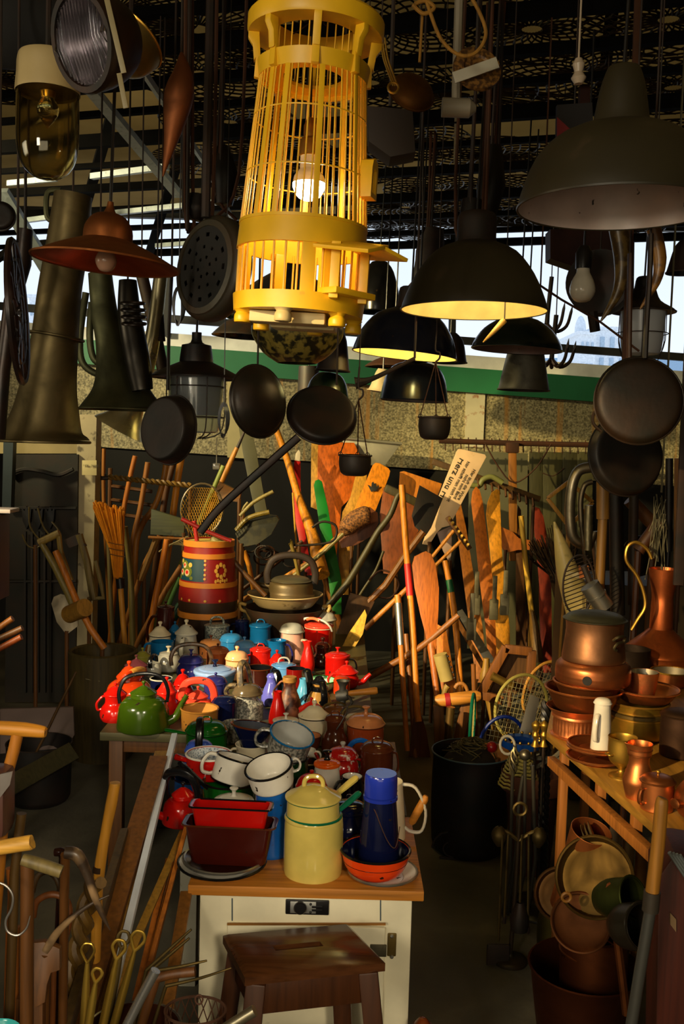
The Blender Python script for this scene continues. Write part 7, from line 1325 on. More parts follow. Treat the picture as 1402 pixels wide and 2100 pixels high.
cpot('dkpot_b', 1290, 1330, 1400, 80, 'copper_pot', 'dark pot behind the copper cup, left of the huge jug', 'pot', body='cyl', m=metal((60, 48, 40), .5, .4))
build_pots()
wm = [o for o in COL.objects if o.name == 'bed_warmer'][0]; w = KEY['warmer']; k = w.built; bb = BASE[wm.name]
g = G(); g.lathe([(0, .001), (9 * k, .001), (10 * k, -.003)], 18, Matrix.Translation((-.38 * 76 * k, -.92 * 76 * k, 22 * k)) @ Matrix.Rotation(R(-22), 4, 'Z') @ Matrix.Rotation(R(90), 4, 'X')); part('hole', g, BLACK, wm, 'dark round socket hole')
cp = [o for o in COL.objects if o.name == 'copper_pot'][0]; k = KEY['lidpot'].built; g = G()
g.tube(smooth_path([(22 * k, -60 * k, 52 * k), (30 * k, -66 * k, 60 * k), (46 * k, -54 * k, 58 * k), (44 * k, -52 * k, 48 * k), (30 * k, -62 * k, 46 * k), (24 * k, -62 * k, 36 * k), (30 * k, -60 * k, 32 * k)], 4), 3.2 * k, 8); part('ring_handle', g, metal((90, 80, 56), .4), cp)
g = G(); Y = KEY['alembic'].p.y - .1; g.tube(smooth_path(Wl([(1336, 1146), (1326, 1126), (1304, 1112), (1286, 1122), (1284, 1150), (1304, 1178), (1318, 1210), (1322, 1244), (1306, 1272), (1294, 1292)], Y), 5), .006, 8); al = [o for o in COL.objects if o.name == 'copper_jug'][0]; part('handle', g, BRASS, al, 'brass S shaped handle', world=True)
# long wooden handle of a bed warmer leaning against the bench front
e = thing('warming_pan_pole', 'long wooden handle with grey metal sleeve leaning on the red chest', 'handle', W(1290, 2240, 1.72)); g = G(); g.tube(smooth_path(Wl([(1358, 1636), (1356, 1650), (1348, 1740), (1336, 1836)], 1.72), 3), [.008, .0118, .0125, .0125], 14); part('grip', g, wood((190, 128, 60)), e, world=True)
g = G(); g.tube(Wl([(1337, 1828), (1333, 1868)], 1.72), .0152, 14); part('sleeve', g, iron((70, 66, 56), .5, .2), e, world=True); g = G(); P = Wl([(1334, 1860), (1312, 1990), (1288, 2140)], 1.72); q = P[-1]; d = (P[-1] - P[1]).normalized(); P.append(q + d * ((q.z - .01) / -d.z)); g.tube(P, .0108, 12); part('tube', g, iron((84, 84, 78), .4, .1), e, world=True)
# red chest at the right edge
e = thing('red_chest', 'dark red wooden chest with a small label at the right edge', 'chest', W(1420, 1950, 1.8)); g = G(); g.prism(Wl([(1350, 1800), (1338, 2560), (1700, 2560), (1700, 1800), (1400, 1752), (1384, 1752)], 1.8), (.02, .13, 0), .004); part('chest', g, wood((84, 30, 18)), e, world=True); g = G(); g.prism(Wl([(1374, 1872), (1386, 1886), (1386, 1912), (1374, 1896)], 1.794), (0, .004, 0)); part('label_plate', g, paint((150, 120, 84), .5), e, world=True)
e = thing('metal_rods', 'bundle of grey metal rods lying on the red chest', 'rods', W(1400, 1800, 1.78))
for i in range(4): g = G(); g.tube(Wl([(1372 + i * 7, 1748 + i * 2), (1440 + i * 7, 1850)], 1.78), .004, 8); part('rod', g, GALV, e, world=True)
# vessels under and before the bench
e = thing('copper_bucket', 'copper bucket holding stacked plates under the bench', 'bucket', W(1200, 1742, 2.42)); k = KM(1200, 1742, 2.42); M = Matrix.Rotation(R(18), 4, 'X') @ Matrix.Rotation(R(8), 4, 'Y')
part('bucket', G().lathe(shell(cat_prof([(36 * k, -150 * k), (38 * k, -60 * k), (42 * k, 48 * k)]), .003), 32, M), COP1, e, 'copper bucket body'); 
for i in range(3): part('plate', G().lathe(shell(cat_prof([(16 * k, 0), (30 * k, 6 * k)]), .002), 24, M @ Matrix.Translation((-4 * k + i * 3 * k, 0, 26 * k + i * 4 * k)) @ Matrix.Rotation(R(40 + i * 8), 4, 'Y')), metal((176, 150, 104), .4), e)
def lean_disc(name, label, px, py, rx, ry, Y, yaw, tilt, mat, depth=10, floorto=True, ring=None, bowl=0):
    c = W(px, py, Y); k = KM(px, py, Y); e = thing(name, label, name.split('_')[-1], c); M = Matrix.Rotation(R(yaw), 4, 'Z') @ Matrix.Rotation(R(tilt), 4, 'X')
    P = cat_prof([(0, -bowl * k), (rx * .6 * k, -bowl * .8 * k), (rx * .9 * k, -depth * .2 * k), (rx * k, depth * k)]); part('dish', G().lathe(P + [(max(0, a - .003), b - .003) for a, b in P[::-1]], 40, M), mat, e)
    part('rim', G().tube([M @ Vector((rx * k * math.cos(t * .1571), rx * k * math.sin(t * .1571), depth * k)) for t in range(40)], .004, 6, True), mat, e)
    if ring: g = G(); r = ring[2] * k; q = W(ring[0], ring[1], Y - .03) - c; g.tube([q + Vector((r * math.cos(t * .5236), 0, r * math.sin(t * .5236))) for t in range(12)], r * .35, 8, True); part('ring_handle', g, wood((150, 100, 50)), e)
    return e
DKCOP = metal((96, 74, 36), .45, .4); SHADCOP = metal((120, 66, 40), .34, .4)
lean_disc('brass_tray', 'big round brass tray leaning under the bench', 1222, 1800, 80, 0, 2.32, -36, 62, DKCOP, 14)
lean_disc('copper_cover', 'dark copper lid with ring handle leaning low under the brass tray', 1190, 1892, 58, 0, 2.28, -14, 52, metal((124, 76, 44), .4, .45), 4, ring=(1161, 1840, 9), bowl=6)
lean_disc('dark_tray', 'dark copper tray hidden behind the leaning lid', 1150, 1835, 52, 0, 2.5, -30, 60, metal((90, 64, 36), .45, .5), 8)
g = G(); g.prism(Wl([(1244, 1812), (1252, 1812), (1262, 1880), (1272, 1936), (1262, 1936), (1244, 1880), (1236, 1840)], 2.2), (.02, .02, 0)); e = thing('copper_sheet', 'bent copper scoop sheet standing under the bench', 'sheet', W(1256, 1940, 2.2)); part('sheet', g, metal((206, 116, 68), .36, .6), e, world=True); g = G(); g.tube(Wl([(1266, 1930), (1276, 2010), (1284, 2080)], 2.2), .010, 8); part('handle', g, COP2, e, world=True)
for lab, px, py, r_, Y, yaw, m in (('dark mossy green pot lying behind the bent copper sheet', 1278, 1842, 40, 2.2, 40, metal((70, 76, 34), .5, .5)), ('black pot lying on its side under the bench near the handle', 1306, 1900, 46, 2.1, 24, iron((40, 40, 30), .35, .2))):
    c = W(px, py, Y); k = KM(px, py, Y); e = thing('cooking_pot', lab, 'pot', c); M = Matrix.Rotation(R(yaw), 4, 'Z') @ Matrix.Rotation(R(66), 4, 'X'); part('pot', G().lathe(shell(cat_prof([(r_ * .7 * k, -60 * k), (r_ * k, -30 * k), (r_ * k, 20 * k), (r_ * 1.05 * k, 24 * k)]), .003), 32, M), m, e); part('rim', G().tube([M @ Vector((r_ * 1.05 * k * math.cos(t * .196), r_ * 1.05 * k * math.sin(t * .196), 24 * k)) for t in range(32)], .003, 6, True), m, e)
POTS.clear()
def fpot(key, px, yb, w, h, *a, **kw): sn = math.sin(math.atan((yb - 900) / 2000)); return put(key, px, yb - w * .45 * sn, w, h, *a, Z0=0, **kw)
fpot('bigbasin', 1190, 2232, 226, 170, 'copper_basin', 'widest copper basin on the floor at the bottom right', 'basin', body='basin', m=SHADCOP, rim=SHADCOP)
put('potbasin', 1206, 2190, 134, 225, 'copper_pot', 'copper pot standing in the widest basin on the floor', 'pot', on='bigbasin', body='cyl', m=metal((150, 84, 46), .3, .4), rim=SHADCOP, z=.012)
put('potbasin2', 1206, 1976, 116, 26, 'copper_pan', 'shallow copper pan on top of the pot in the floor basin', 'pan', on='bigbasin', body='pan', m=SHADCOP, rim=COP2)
fpot('jug_floor', 1128, 1985, 60, 110, 'jug', 'dark brass jug standing under the bench left of the leaning lid', 'jug', body='round', m=metal((96, 84, 34), .4, .4), lid=('dome', 16, metal((96, 84, 34), .4, .4)))
fpot('cauldron', 968, 1772, 158, 186, 'cauldron', 'big black cauldron with blue grey rim on the floor', 'pot', prof=[(.84, 0), (.84, 0), (.96, .1), (1, .5), (.98, .94), (.98, .94), (1.02, 1)], m=iron((26, 26, 26), .55, .12), rim=paint((70, 90, 100), .4))
fpot('terracotta', 1075, 1800, 130, 190, 'flower_pot', 'reddish clay pot behind the fire irons', 'flower pot', prof=[(.6, 0), (.6, 0), (.84, .8), (1, .82), (1, 1)], m=paint((96, 54, 34), .8))
build_pots()
ck = KEY['cauldron']; cc = ck.p + ck.off; ctop = ck.h * ck.built / ck.cd
e = thing('fishing_net', 'dark knotted net heaped in the black cauldron', 'net', cc + Vector((0, 0, ctop - .04))); random.seed(9); g = G()
for i in range(46):
    a, b = random.uniform(0, 6.28), random.uniform(0, 6.28); r0, r1 = random.uniform(0, .11), random.uniform(.02, .12); f = lambda a, r: cc + Vector((r * math.cos(a), r * math.sin(a), ctop - .03 + .075 * (1 - (r / .13) ** 2) + random.uniform(-.01, .01))); g.tube(smooth_path([f(a, r0), f((a + b) / 2, (r0 + r1) / 2), f(b, r1)], 3), .0025, 4)
h = G(); h.lathe(cat_prof([(.12, ctop - .05), (.09, ctop - .01), (.04, ctop + .025), (0, ctop + .03)]), 20, Matrix.Translation((cc.x, cc.y, 0))); part('heap', h, iron((30, 28, 22), .8, .1), e, world=True); part('cords', g, wood((76, 66, 46)), e, world=True)
g = G(); g.ball(W(1008, 1532, cc.y - .02), .022, 16); solo('red_ball', g, paint((150, 18, 20), .3), 'small dark red ball on the net in the cauldron', 'ball')
board('plank', 'brown plank leaning from the cauldron to the right', 'board', [(984, 1540), (994, 1524), (1040, 1530), (1048, 1556), (1020, 1566), (990, 1560)], 3.8, 3.75, .02, wood((160, 100, 50), 'X'))
# rackets and bats behind the cauldron
def racket(label, px, py, rx, ry, Y, yaw, rot, rimm, stringm, handle, n=13, name='racket'):
    c = W(px, py, Y); k = KM(px, py, Y); e = thing(name, label, name, c); M = Matrix.Rotation(R(yaw), 4, 'Z') @ Matrix.Rotation(R(rot), 4, 'Y')
    P = [M @ Vector((rx * k * math.cos(t * .1571), 0, ry * k * math.sin(t * .1571))) for t in range(40)]; part('rim', G().tube(P, .008, 8, True), rimm, e); g = G()
    for i in range(1, n):
        x = -1 + 2 * i / n; z = math.sqrt(1 - x * x); g.tube([M @ Vector((x * rx * k, 0, -z * ry * k)), M @ Vector((x * rx * k, 0, z * ry * k))], .0013, 3); g.tube([M @ Vector((-z * rx * k, .001, x * ry * k)), M @ Vector((z * rx * k, .001, x * ry * k))], .0013, 3)
    part('strings', g, stringm, e); q = M @ Vector((0, 0, -ry * k)); h = W(handle[0], handle[1], Y + .05) - c; g = G(); g.tube([q, q.lerp(h, .3), h], [.012, .009, .014], 10); part('handle', g, rimm, e); return e
racket('yellow rimmed racket with fine strings behind the blue one', 1068, 1450, 54, 68, 4.5, 8, 12, paint((206, 186, 90), .4), paint((190, 170, 110), .5), (1040, 1640))
racket('blue racket head low behind the cauldron', 1030, 1530, 46, 62, 4.3, -5, 8, paint((16, 50, 150), .35), paint((120, 110, 80), .5), (1024, 1690), 11)
racket('brown wooden racket half behind the copper stack', 1120, 1420, 48, 66, 4.9, 10, 20, wood((190, 130, 60)), paint((120, 96, 60), .5), (1078, 1600))
racket('green rimmed racket turned edge on left of the blue one', 968, 1482, 54, 58, 4.35, 78, 4, paint((10, 120, 84), .4), paint((190, 170, 90), .5), (976, 1660), 11)
e = thing('saw_blade', 'pale steel saw blade standing beside the rackets', 'saw blade', W(1078, 1540, 3.9)); part('blade', sheet([(1086, 1424), (1106, 1432), (1092, 1500), (1082, 1540), (1054, 1540), (1068, 1490)], 3.95, 3.85, .004), metal((206, 200, 186), .35, .8), e, world=True)
e = thing('wooden_rack', 'brown wooden frame standing open behind the rackets', 'frame', W(1020, 1430, 5.0)); 
for a, b in (((1038, 1326), (984, 1424)), ((1034, 1330), (1090, 1336)), ((984, 1424), (1030, 1436)), ((1090, 1334), (1086, 1420))): g = G(); g.bar(W(*a, 4.95), W(*b, 4.95), .045, .03, .004, up=(0, 1, 0)); part('rail', g, wood((130, 76, 36)), e, world=True)
g = G(); g.prism(Wl([(1040, 1336), (1086, 1342), (1080, 1418), (1000, 1424)], 5.0), (0, .01, 0)); part('panel', g, wood((88, 56, 30)), e, world=True)
e = thing('lamp_tube', 'brass lit tube lying across behind the wooden frame', 'tube', W(1040, 1400, 4.85)); g = G(); g.tube(Wl([(1008, 1386), (1050, 1408)], 4.85), .022, 14); part('tube', g, BRASS, e, world=True)
e = thing('crutch', 'padded wooden crutch with red band across the racket group', 'crutch', W(930, 1600, 4.6)); g = G(); P = Wl([(891, 1437), (900, 1437), (940, 1433), (976, 1428), (985, 1428)], 4.6); g.tube(P, [.02, .03, .032, .03, .02], 14); part('arm_pad', g, wood((196, 128, 60), 'X'), e, world=True)
for a, b in (((898, 1446), (905, 1620)), ((956, 1440), (918, 1620))): g = G(); g.bar(W(*a, 4.62), W(*b, 4.62), .05, .03, .006, up=(0, 1, 0)); part('leg', g, wood((120, 74, 38)), e, world=True)
g = G(); g.tube(Wl([(912, 1436), (922, 1435)], 4.6), .034, 14); part('band', g, paint((160, 24, 30), .5), e, world=True)
e = thing('metal_flask', 'cream cylinder with riveted edge beside the ridged oar', 'cylinder', W(914, 1395, 4.9)); g = G(); g.tube(Wl([(902, 1342), (916, 1394)], 4.9), .036, 18); part('cylinder', g, paint((176, 152, 84), .5), e, world=True)
for i in range(5): g = G(); g.ball(W(918 + i * 3.4, 1346 + i * 11, 4.86), .006, 8); part('rivet', g, IRON, e, world=True)
e = thing('wooden_shaft', 'steel rimmed tube leaning under the crutch', 'tube', W(920, 1600, 4.5)); g = G(); g.tube(Wl([(924, 1450), (918, 1520), (914, 1600)], 4.5), .02, 12); part('tube', g, metal((170, 130, 70), .25, .5), e, world=True)
stick('wooden_stake', 'short wooden stake between flask and wooden frame', 'stake', [(970, 1362), (972, 1420), (974, 1460)], 10, 4.9, RDW); stick('bottle_neck', 'bottle shaped wooden pin behind the wooden frame', 'pin', [(997, 1350), (996, 1370), (994, 1390), (1000, 1420)], [12, 16, 22, 18], 5.05, wood((150, 110, 50)))
stick('walking_stick', 'cane with round crook behind the crutch pad', 'cane', [(930, 1440), (934, 1408), (948, 1402), (958, 1416), (958, 1440)], 8, 4.7, wood((170, 110, 60)))
stick('club', 'two pale wooden clubs, shorter one under the cylinder', 'club', [(908, 1440), (912, 1416), (918, 1406)], [10, 12, 14], 4.65, wood((150, 120, 70)))
# fire irons
FY = 3.3
e = thing('fire_iron_stand', 'slim fire iron stand with round foot and scrolled top', 'stand', onz(1045, 1972, 0)); fy = onz(1045, 1972, 0).y; c = onz(1045, 1972, 0); k = KM(1045, 1972, fy)
part('foot', G().lathe(cat_prof([(35 * k, 0), (35 * k, 0), (33 * k, .012), (10 * k, .018), (6 * k, .03)]), 30), iron((40, 38, 24), .45, .2), e); g = G(); zt = W(1056, 1672, fy).z; g.tube([(0, 0, .01), (.008, 0, zt * .5), (.012, 0, zt)], 4.5 * k, 10); part('pole', g, iron((44, 38, 24), .45, .25), e)
g = G(); g.tube([(.012 + .02 * math.cos(t * .5236), 0, zt + .02 + .02 * math.sin(t * .5236)) for t in range(12)], .005, 6, True); part('ring', g, DKBRASS, e)
for s in (-1, 1):
    g = G(); g.tube(smooth_path([(.012, 0, zt - .08), (.012 + s * .05, 0, zt - .05), (.012 + s * .06, 0, zt - .09)], 4), .007, 8); g.lathe(cat_prof([(.006, -.03), (.02, -.01), (.024, .012), (.012, .03), (.004, .034)]), 12, Matrix.Translation((.012 + s * .062, 0, zt - .07))); part('arm', g, DKBRASS, e)
for i, (x0, x1, y1, kind) in enumerate(((1030, 1022, 1930, 'shovel'), (1042, 1034, 1880, 'poker'), (1070, 1066, 1850, 'brush'), (1084, 1082, 1900, 'tongs'))):
    t = thing('fire_' + kind, {'shovel': 'fire shovel hanging leftmost on the slim fire iron stand', 'poker': 'thin poker hanging beside the pole of the slim stand', 'brush': 'hearth brush shaft hanging right of the slim stand pole', 'tongs': 'fire tongs hanging rightmost on the slim fire iron stand'}[kind], kind, W(x1, y1, fy - .02)); g = G(); g.tube(Wl([(x0, 1712), (x1, y1)], fy - .02), .004, 6); part('rod', g, DKBRASS, t, world=True)
    g = G(); q = W(x1, y1, fy - .02)
    if kind == 'shovel': g.box(q + Vector((0, 0, -.07)), (.07, .012, .12), .004)
    elif kind == 'brush': g.lathe([(.012, 0), (.03, -.05), (.026, -.09), (0, -.09)], 12, Matrix.Translation(q))
    else: g.tube([q, q + Vector((0, 0, -.02))], .007, 6)
    part('head', g, iron((30, 28, 22), .6, .2), t, world=True)
e = thing('twisted_column', 'black twisted iron column stand with brass finials and arms', 'stand', W(1118, 1800, FY)); g = G(); A_, B_ = W(1120, 1440, FY), W(1112, 1800, FY); B_.z = .0
for s in range(4):
    pts = []
    for i in range(70): t = i / 69; c = A_.lerp(B_, t); a = t * 46 + s * math.pi / 2; pts.append(c + Vector((.011 * math.cos(a), .011 * math.sin(a), 0)))
    g.tube(pts, .010, 5)
part('column', g, iron((26, 28, 28), .3, .1), e, world=True)
for a, b in (((1118, 1555), (1070, 1548)), ((1118, 1555), (1176, 1552)), ((1118, 1562), (1090, 1574)), ((1118, 1562), (1150, 1540))): g = G(); g.tube(smooth_path(Wl([a, ((a[0] + b[0]) / 2, (a[1] + b[1]) / 2 + 3), b, (b[0] + 3, b[1] - 8)], FY - .02), 3), .008, 6); part('arm', g, iron((110, 104, 88), .4, .1), e, world=True)
g = G(); q = B_; g.lathe(cat_prof([(.12, .001), (.12, .001), (.11, .014), (.03, .03), (.02, .05)]), 24, Matrix.Translation(Vector((q.x, q.y, 0)))); part('foot', g, iron((30, 30, 28), .4, .1), e, world=True)
for x, y0 in ((1097, 1475), (1114, 1485)):
    k = KM(x, 1500, FY); c = W(x, 1530, FY - .04); t = thing('brass_finial', 'brass turned handle top, %s of the two by the twisted column' % ('taller' if x == 1097 else 'shorter'), 'handle', c); g = G(); g.lathe(cat_prof([(9 * k, 0), (6 * k, 6 * k), (4 * k, 14 * k), (8 * k, 22 * k), (5 * k, 30 * k), (8 * k, 38 * k), (9 * k, 46 * k), (0, 54 * k)]), 16, Matrix.Rotation(0, 4, 'X')); part('knob', g, BRASS, t); g = G(); g.tube([(0, 0, .004), (.004, 0, -c.z + .01)], .005, 6); part('shaft', g, iron((40, 38, 34), .4), t)
for i, (lab, path, kind) in enumerate((('poker with open twisted basket handle left of the column', [(1056, 1528), (1050, 1600), (1046, 1780)], 'basket'), ('poker with round steel knob left of the column', [(1076, 1548), (1076, 1620), (1074, 1790)], 'ball'), ('dark poker hanging right of the column', [(1158, 1556), (1160, 1640), (1158, 1790)], 'twist'), ('plain thin poker hanging close behind the column', [(1092, 1570), (1094, 1650), (1098, 1760)], 'plain'), ('bright thin poker crossing left of the column', [(1072, 1590), (1064, 1640), (1058, 1740)], 'plain'))):
    Yp = 3.2; P = Wl(path, Yp); t = thing('poker', lab, 'poker', P[-1]); g = G(); P2 = list(P) + [Vector((P[-1].x - .01, P[-1].y + .05, .005))]; g.tube(P2, .006, 8); part('shaft', g, iron((74, 72, 64), .35, .1), t, world=True); k = KM(1060, 1560, Yp)
    if kind == 'basket':
        g = G(); a, b = P[0], P[0].lerp(P[1], .95)
        for s in range(4): g.tube([a.lerp(b, u / 12) + Vector((9 * k * math.sin(math.pi * u / 12) * math.cos(u * .5 + s * 1.57), 9 * k * math.sin(math.pi * u / 12) * math.sin(u * .5 + s * 1.57), 0)) for u in range(13)], .0035, 6)
        part('basket_handle', g, metal((150, 136, 100), .4, .5), t, world=True)
    elif kind == 'ball': g = G(); g.ball(P[0], 12 * k, 18); part('knob', g, metal((130, 122, 106), .3, .5), t, world=True)
e = thing('wicker_cover', 'pale wicker sleeve with blue beaded top behind the fire irons', 'wicker', W(1064, 1610, 3.6)); c = W(1064, 1612, 3.6); k = KM(1064, 1570, 3.6); g = G()
for i in range(11): r = (16 + i * 2.2) * k; z = (74 - i * 7) * k; g.tube([c + Vector((r * math.cos(t * .2618) * 1.1, r * math.sin(t * .2618), z + (.002 if t % 2 else -.002))) for t in range(24)], .0042, 5, True)
part('weave', g, wood((206, 190, 140), con=.7), e, world=True); g = G(); g.lathe([(26 * k, 78 * k), (40 * k, 84 * k), (40 * k, 98 * k), (26 * k, 96 * k)], 24, Matrix.Translation(c)); part('blue_band', g, paint((20, 80, 170), .3), e, world=True)
for i in range(14): a = 2 * math.pi * i / 14; g = G(); g.ball(c + Vector((38 * k * math.cos(a), 38 * k * math.sin(a), 101 * k)), 3.4 * k, 8); part('bead', g, BRASS, e, world=True)
e = thing('white_ring', 'white plastic ring hanging at the wicker sleeve', 'ring', W(1038, 1530, 3.4)); g = G(); c = W(1040, 1528, 3.4); g.tube([c + Vector((.026 * math.cos(t * .3927), .01 * math.sin(t * .3927), .030 * math.sin(t * .3927))) for t in range(16)], .005, 8, True); part('ring', g, paint((214, 204, 180), .4), e, world=True)
g = G(); c = onz(922, 1762, 0); P = [c + Vector(((.005 + .0035 * t) * math.cos(t * .5), 0, .05 + (.005 + .0035 * t) * math.sin(t * .5))) for t in range(20)]; g.tube(P, .004, 6); g.tube([c + Vector((-.04, 0, .006)), c + Vector((.0, 0, -.001 + .006)), c + Vector((.08, .02, .006))], .005, 6); solo('iron_scroll', g, IRON, 'small scrolled iron piece on the floor right of the cabinet', 'scroll')
# cattle horn cone, oval grid, steel can and darker things behind the copper stack
e, p, r = sweep('horn_trumpet', 'large cream horn shaped cone standing point up behind the copper pot', 'horn', [(1136, 1070), (1150, 1120), (1166, 1180), (1196, 1262)], [2, 14, 24, 34], 3.9, paint((214, 190, 116), .45, (150, 130, 70), 5, .64), pname='cone')
e = thing('oval_grid', 'oval black wire grid in front of the cream cone', 'grid', W(1186, 1262, 3.7)); c = W(1186, 1200, 3.7); k = KM(1186, 1200, 3.7); g = G(); g.tube([c + Vector((32 * k * math.cos(t * .1745), 0, 62 * k * math.sin(t * .1745))) for t in range(36)], .004, 6, True); part('frame', g, IRON, e, world=True); g = G()
for i in range(1, 14):
    z = -1 + i / 7; x = math.sqrt(max(0, 1 - z * z)); g.tube([c + Vector((-32 * k * x, 0, 62 * k * z - 10 * k * x)), c + Vector((32 * k * x, 0, 62 * k * z + 16 * k * x))], .002, 4)
part('wires', g, IRON, e, world=True)
g = G(); q = W(1186, 1266, 3.7); g.tube([q, Vector((q.x, q.y, ZC))], .006, 6); part('foot_rod', g, IRON, e, world=True)
e = thing('steel_can', 'steel cylinder lying tilted above the tall copper pot', 'can', W(1228, 1240, 3.5)); g = G(); g.tube(Wl([(1208, 1200), (1216, 1212), (1240, 1246)], 3.5), .036, 20); g.tube(Wl([(1222, 1220), (1224, 1223)], 3.5), .039, 20); part('can', g, metal((150, 148, 140), .3, .6), e, world=True); g = G(); g.tube(Wl([(1196, 1160), (1214, 1206)], 3.55), .012, 8); part('neck', g, IRON, e, world=True)
e = thing('price_tag', 'orange and white paper tag behind the oval grid', 'tag', W(1196, 1185, 3.8)); g = G(); g.prism(Wl([(1186, 1160), (1206, 1160), (1210, 1184), (1188, 1186)], 3.78), (0, .003, 0)); part('tag', g, paint((206, 120, 60), .6), e, world=True); g = G(); g.prism(Wl([(1166, 1172), (1186, 1174), (1208, 1190), (1168, 1182)], 3.79), (0, .003, 0)); part('paper', g, paint((226, 210, 160), .6), e, world=True)
for lab, path, rr, Y, m, nm in (('silvery brass tuba bend standing behind the black pan', [(1214, 958), (1186, 966), (1172, 1000), (1168, 1060), (1176, 1104), (1204, 1116), (1218, 1090)], .024, 4.3, metal((170, 156, 128), .3, .5), 'tuba'), ('dark inner tuba bend beside the silvery one', [(1214, 988), (1198, 996), (1190, 1030), (1192, 1080)], .012, 4.25, metal((120, 106, 84), .35, .4), 'tuba')):
    g = G(); P = smooth_path(Wl(path, Y), 5); g.tube(P, rr, 14); q = P[-1]; g.tube([q, q + Vector((.05, .0, -.3)), Vector((q.x + .06, q.y, ZC))], rr * .8, 10); solo(nm, g, m, lab, 'tuba')
for i in range(3): g = G(); c = W(1206, 1060 + i * 20, 4.2); g.tube([c + Vector((0, 0, .05)), c + Vector((0, 0, -.06))], .018, 12); solo('tuba_valve', g, metal((160, 146, 110), .3, .5), 'brass valve casing of the tuba behind the black pan', 'valve', 'tuba valves')
for lab, pts, m, Y in (('thin yellow strip frame behind the tuba', [(1122, 1022), (1166, 988), (1215, 1030), (1166, 1080), (1122, 1022)], wood((170, 120, 50)), 4.6),): g = G(); P = Wl(pts, Y); [g.bar(P[i], P[i + 1], .018, .012, .002, up=(0, 1, 0)) for i in range(4)]; g.bar(P[3], Vector((P[3].x, Y + .1, 0.0)), .018, .012, .002, up=(0, 1, 0)); solo('lath_rack', g, m, lab, 'frame')
g = G(); g.tube(Wl([(1236, 980), (1236, 1064)], 3.6), .024, 16); q = W(1236, 1060, 3.6); g.tube([q, Vector((q.x, q.y, ZC))], .018, 10); solo('wooden_post', g, wood((120, 84, 40)), 'short brown wooden post below the black hanging pan', 'post')
for i, (lab, a, b, rr, m) in enumerate((('dark wooden club leaning above the copper jug', (1352, 1070), (1308, 1130), .026, wood((84, 46, 28))), ('tall dark iron post left of the copper jug', (1262, 1010), (1266, 1260), .03, DKPAN), ('dark iron bar rising behind the copper jug', (1300, 960), (1296, 1240), .02, IRON), ('upright black bar nearest the right edge', (1372, 940), (1370, 1130), .016, BLACK), ('slanting dark beam behind the club', (1290, 1024), (1340, 1076), .03, DKWOOD), ('rusty strut at the right edge above the jug', (1404, 960), (1398, 1060), .02, RUST))):
    g = G(); P = Wl([a, b], 3.85 + .07 * i); g.tube(P, rr, 12); q = P[-1]; g.tube([q, Vector((q.x, q.y + .02, 0.005))], rr * .5, 8); solo('iron_bar' if i else 'wooden_club', g, m, lab, 'bar' if i else 'club')
lean_disc('dark_drum', 'round dark drum head standing left of the tall copper neck', 1304, 1140, 40, 0, 4.2, 20, 84, iron((40, 30, 22), .4, .3), 10)
g = G(); random.seed(21)
for i in range(30): a = W(1352 + random.uniform(-12, 16), 1040 + random.uniform(-30, 60), 3.5); g.tube([a, a + Vector((random.uniform(-.03, .03), .02, -random.uniform(.05, .2)))], .002, 4)
q = W(1356, 1010, 3.5); g.tube([q, Vector((q.x, q.y, 3.1))], .004, 5); solo('wire_bundle', g, metal((130, 124, 100), .4), 'bundle of thin wires hanging over the copper neck', 'wire')
board('plank', 'brown board at the right edge behind the copper jug', 'board', [(1386, 940), (1420, 940), (1420, 1300), (1384, 1300)], 4.6, 4.6, .03, wood((130, 84, 44)))
e = thing('dark_crate', 'dark wooden crate standing behind the copper stack', 'crate', (1.5, 4.35, 0)); g = G(); g.box((1.55, 4.6, .5), (.95, .5, 1.0), .01); part('crate', g, wood((44, 32, 22)), e, world=True)
for lab, x, y0, y1, c in (('white paper roll standing under the bench', 1263, 1690, 1780, (226, 214, 180)), ('cream paper roll standing under the bench', 1290, 1700, 1800, (220, 196, 140)), ('yellow brown board under the bench', 1316, 1730, 1800, (196, 140, 60))):
    g = G(); k = KM(x, y0, 2.55); p, q = W(x, y0, 2.55), W(x - 6, y1, 2.55); g.tube([p, Vector((q.x, q.y, .02))], 12 * k, 14); solo('paper_roll', g, paint(c, .6), lab, 'roll')
# ------------------------------------------------------------------ canes, tools and ladles in the left foreground
def down(P):
    q = P[-1]; d = (P[-1] - P[-2]).normalized(); d = Vector((d.x * .3, d.y * .3, -1)).normalized(); return P + [q + d * ((q.z - .005) / -d.z)]
def staff(name, label, cat, path, w, Y, mat, n=4, seg=14, toground=True, parts=None):
    P = smooth_path(Wl(path, Y), n); k = KM(path[0][0], path[0][1], Y); ww = [x * k / 2 for x in (w if isinstance(w, (list, tuple)) else [w, w])]; g = G(); g.tube(P, ww, seg)
    if toground: h = G(); h.tube(down(P[-2:])[1:], ww[-1], seg); g.add(h.v, h.f)
    return solo(name, g, mat, label, cat)
e = thing('t_handle_spade', 'wooden T shaped handle rising at the left edge', 'handle', W(12, 1600, 1.7)); g = G(); g.tube(smooth_path(Wl([(-40, 1494), (-10, 1492), (50, 1496), (90, 1501), (93, 1501)], 1.7), 3), [.009, .0125, .013, .0105, .006], 16); part('crossbar', g, wood((206, 138, 56), 'X'), e, world=True); g = G(); g.tube(down(Wl([(36, 1505), (28, 1540), (14, 1590)], 1.7)), .0105, 14); part('shaft', g, wood((176, 110, 44)), e, world=True)
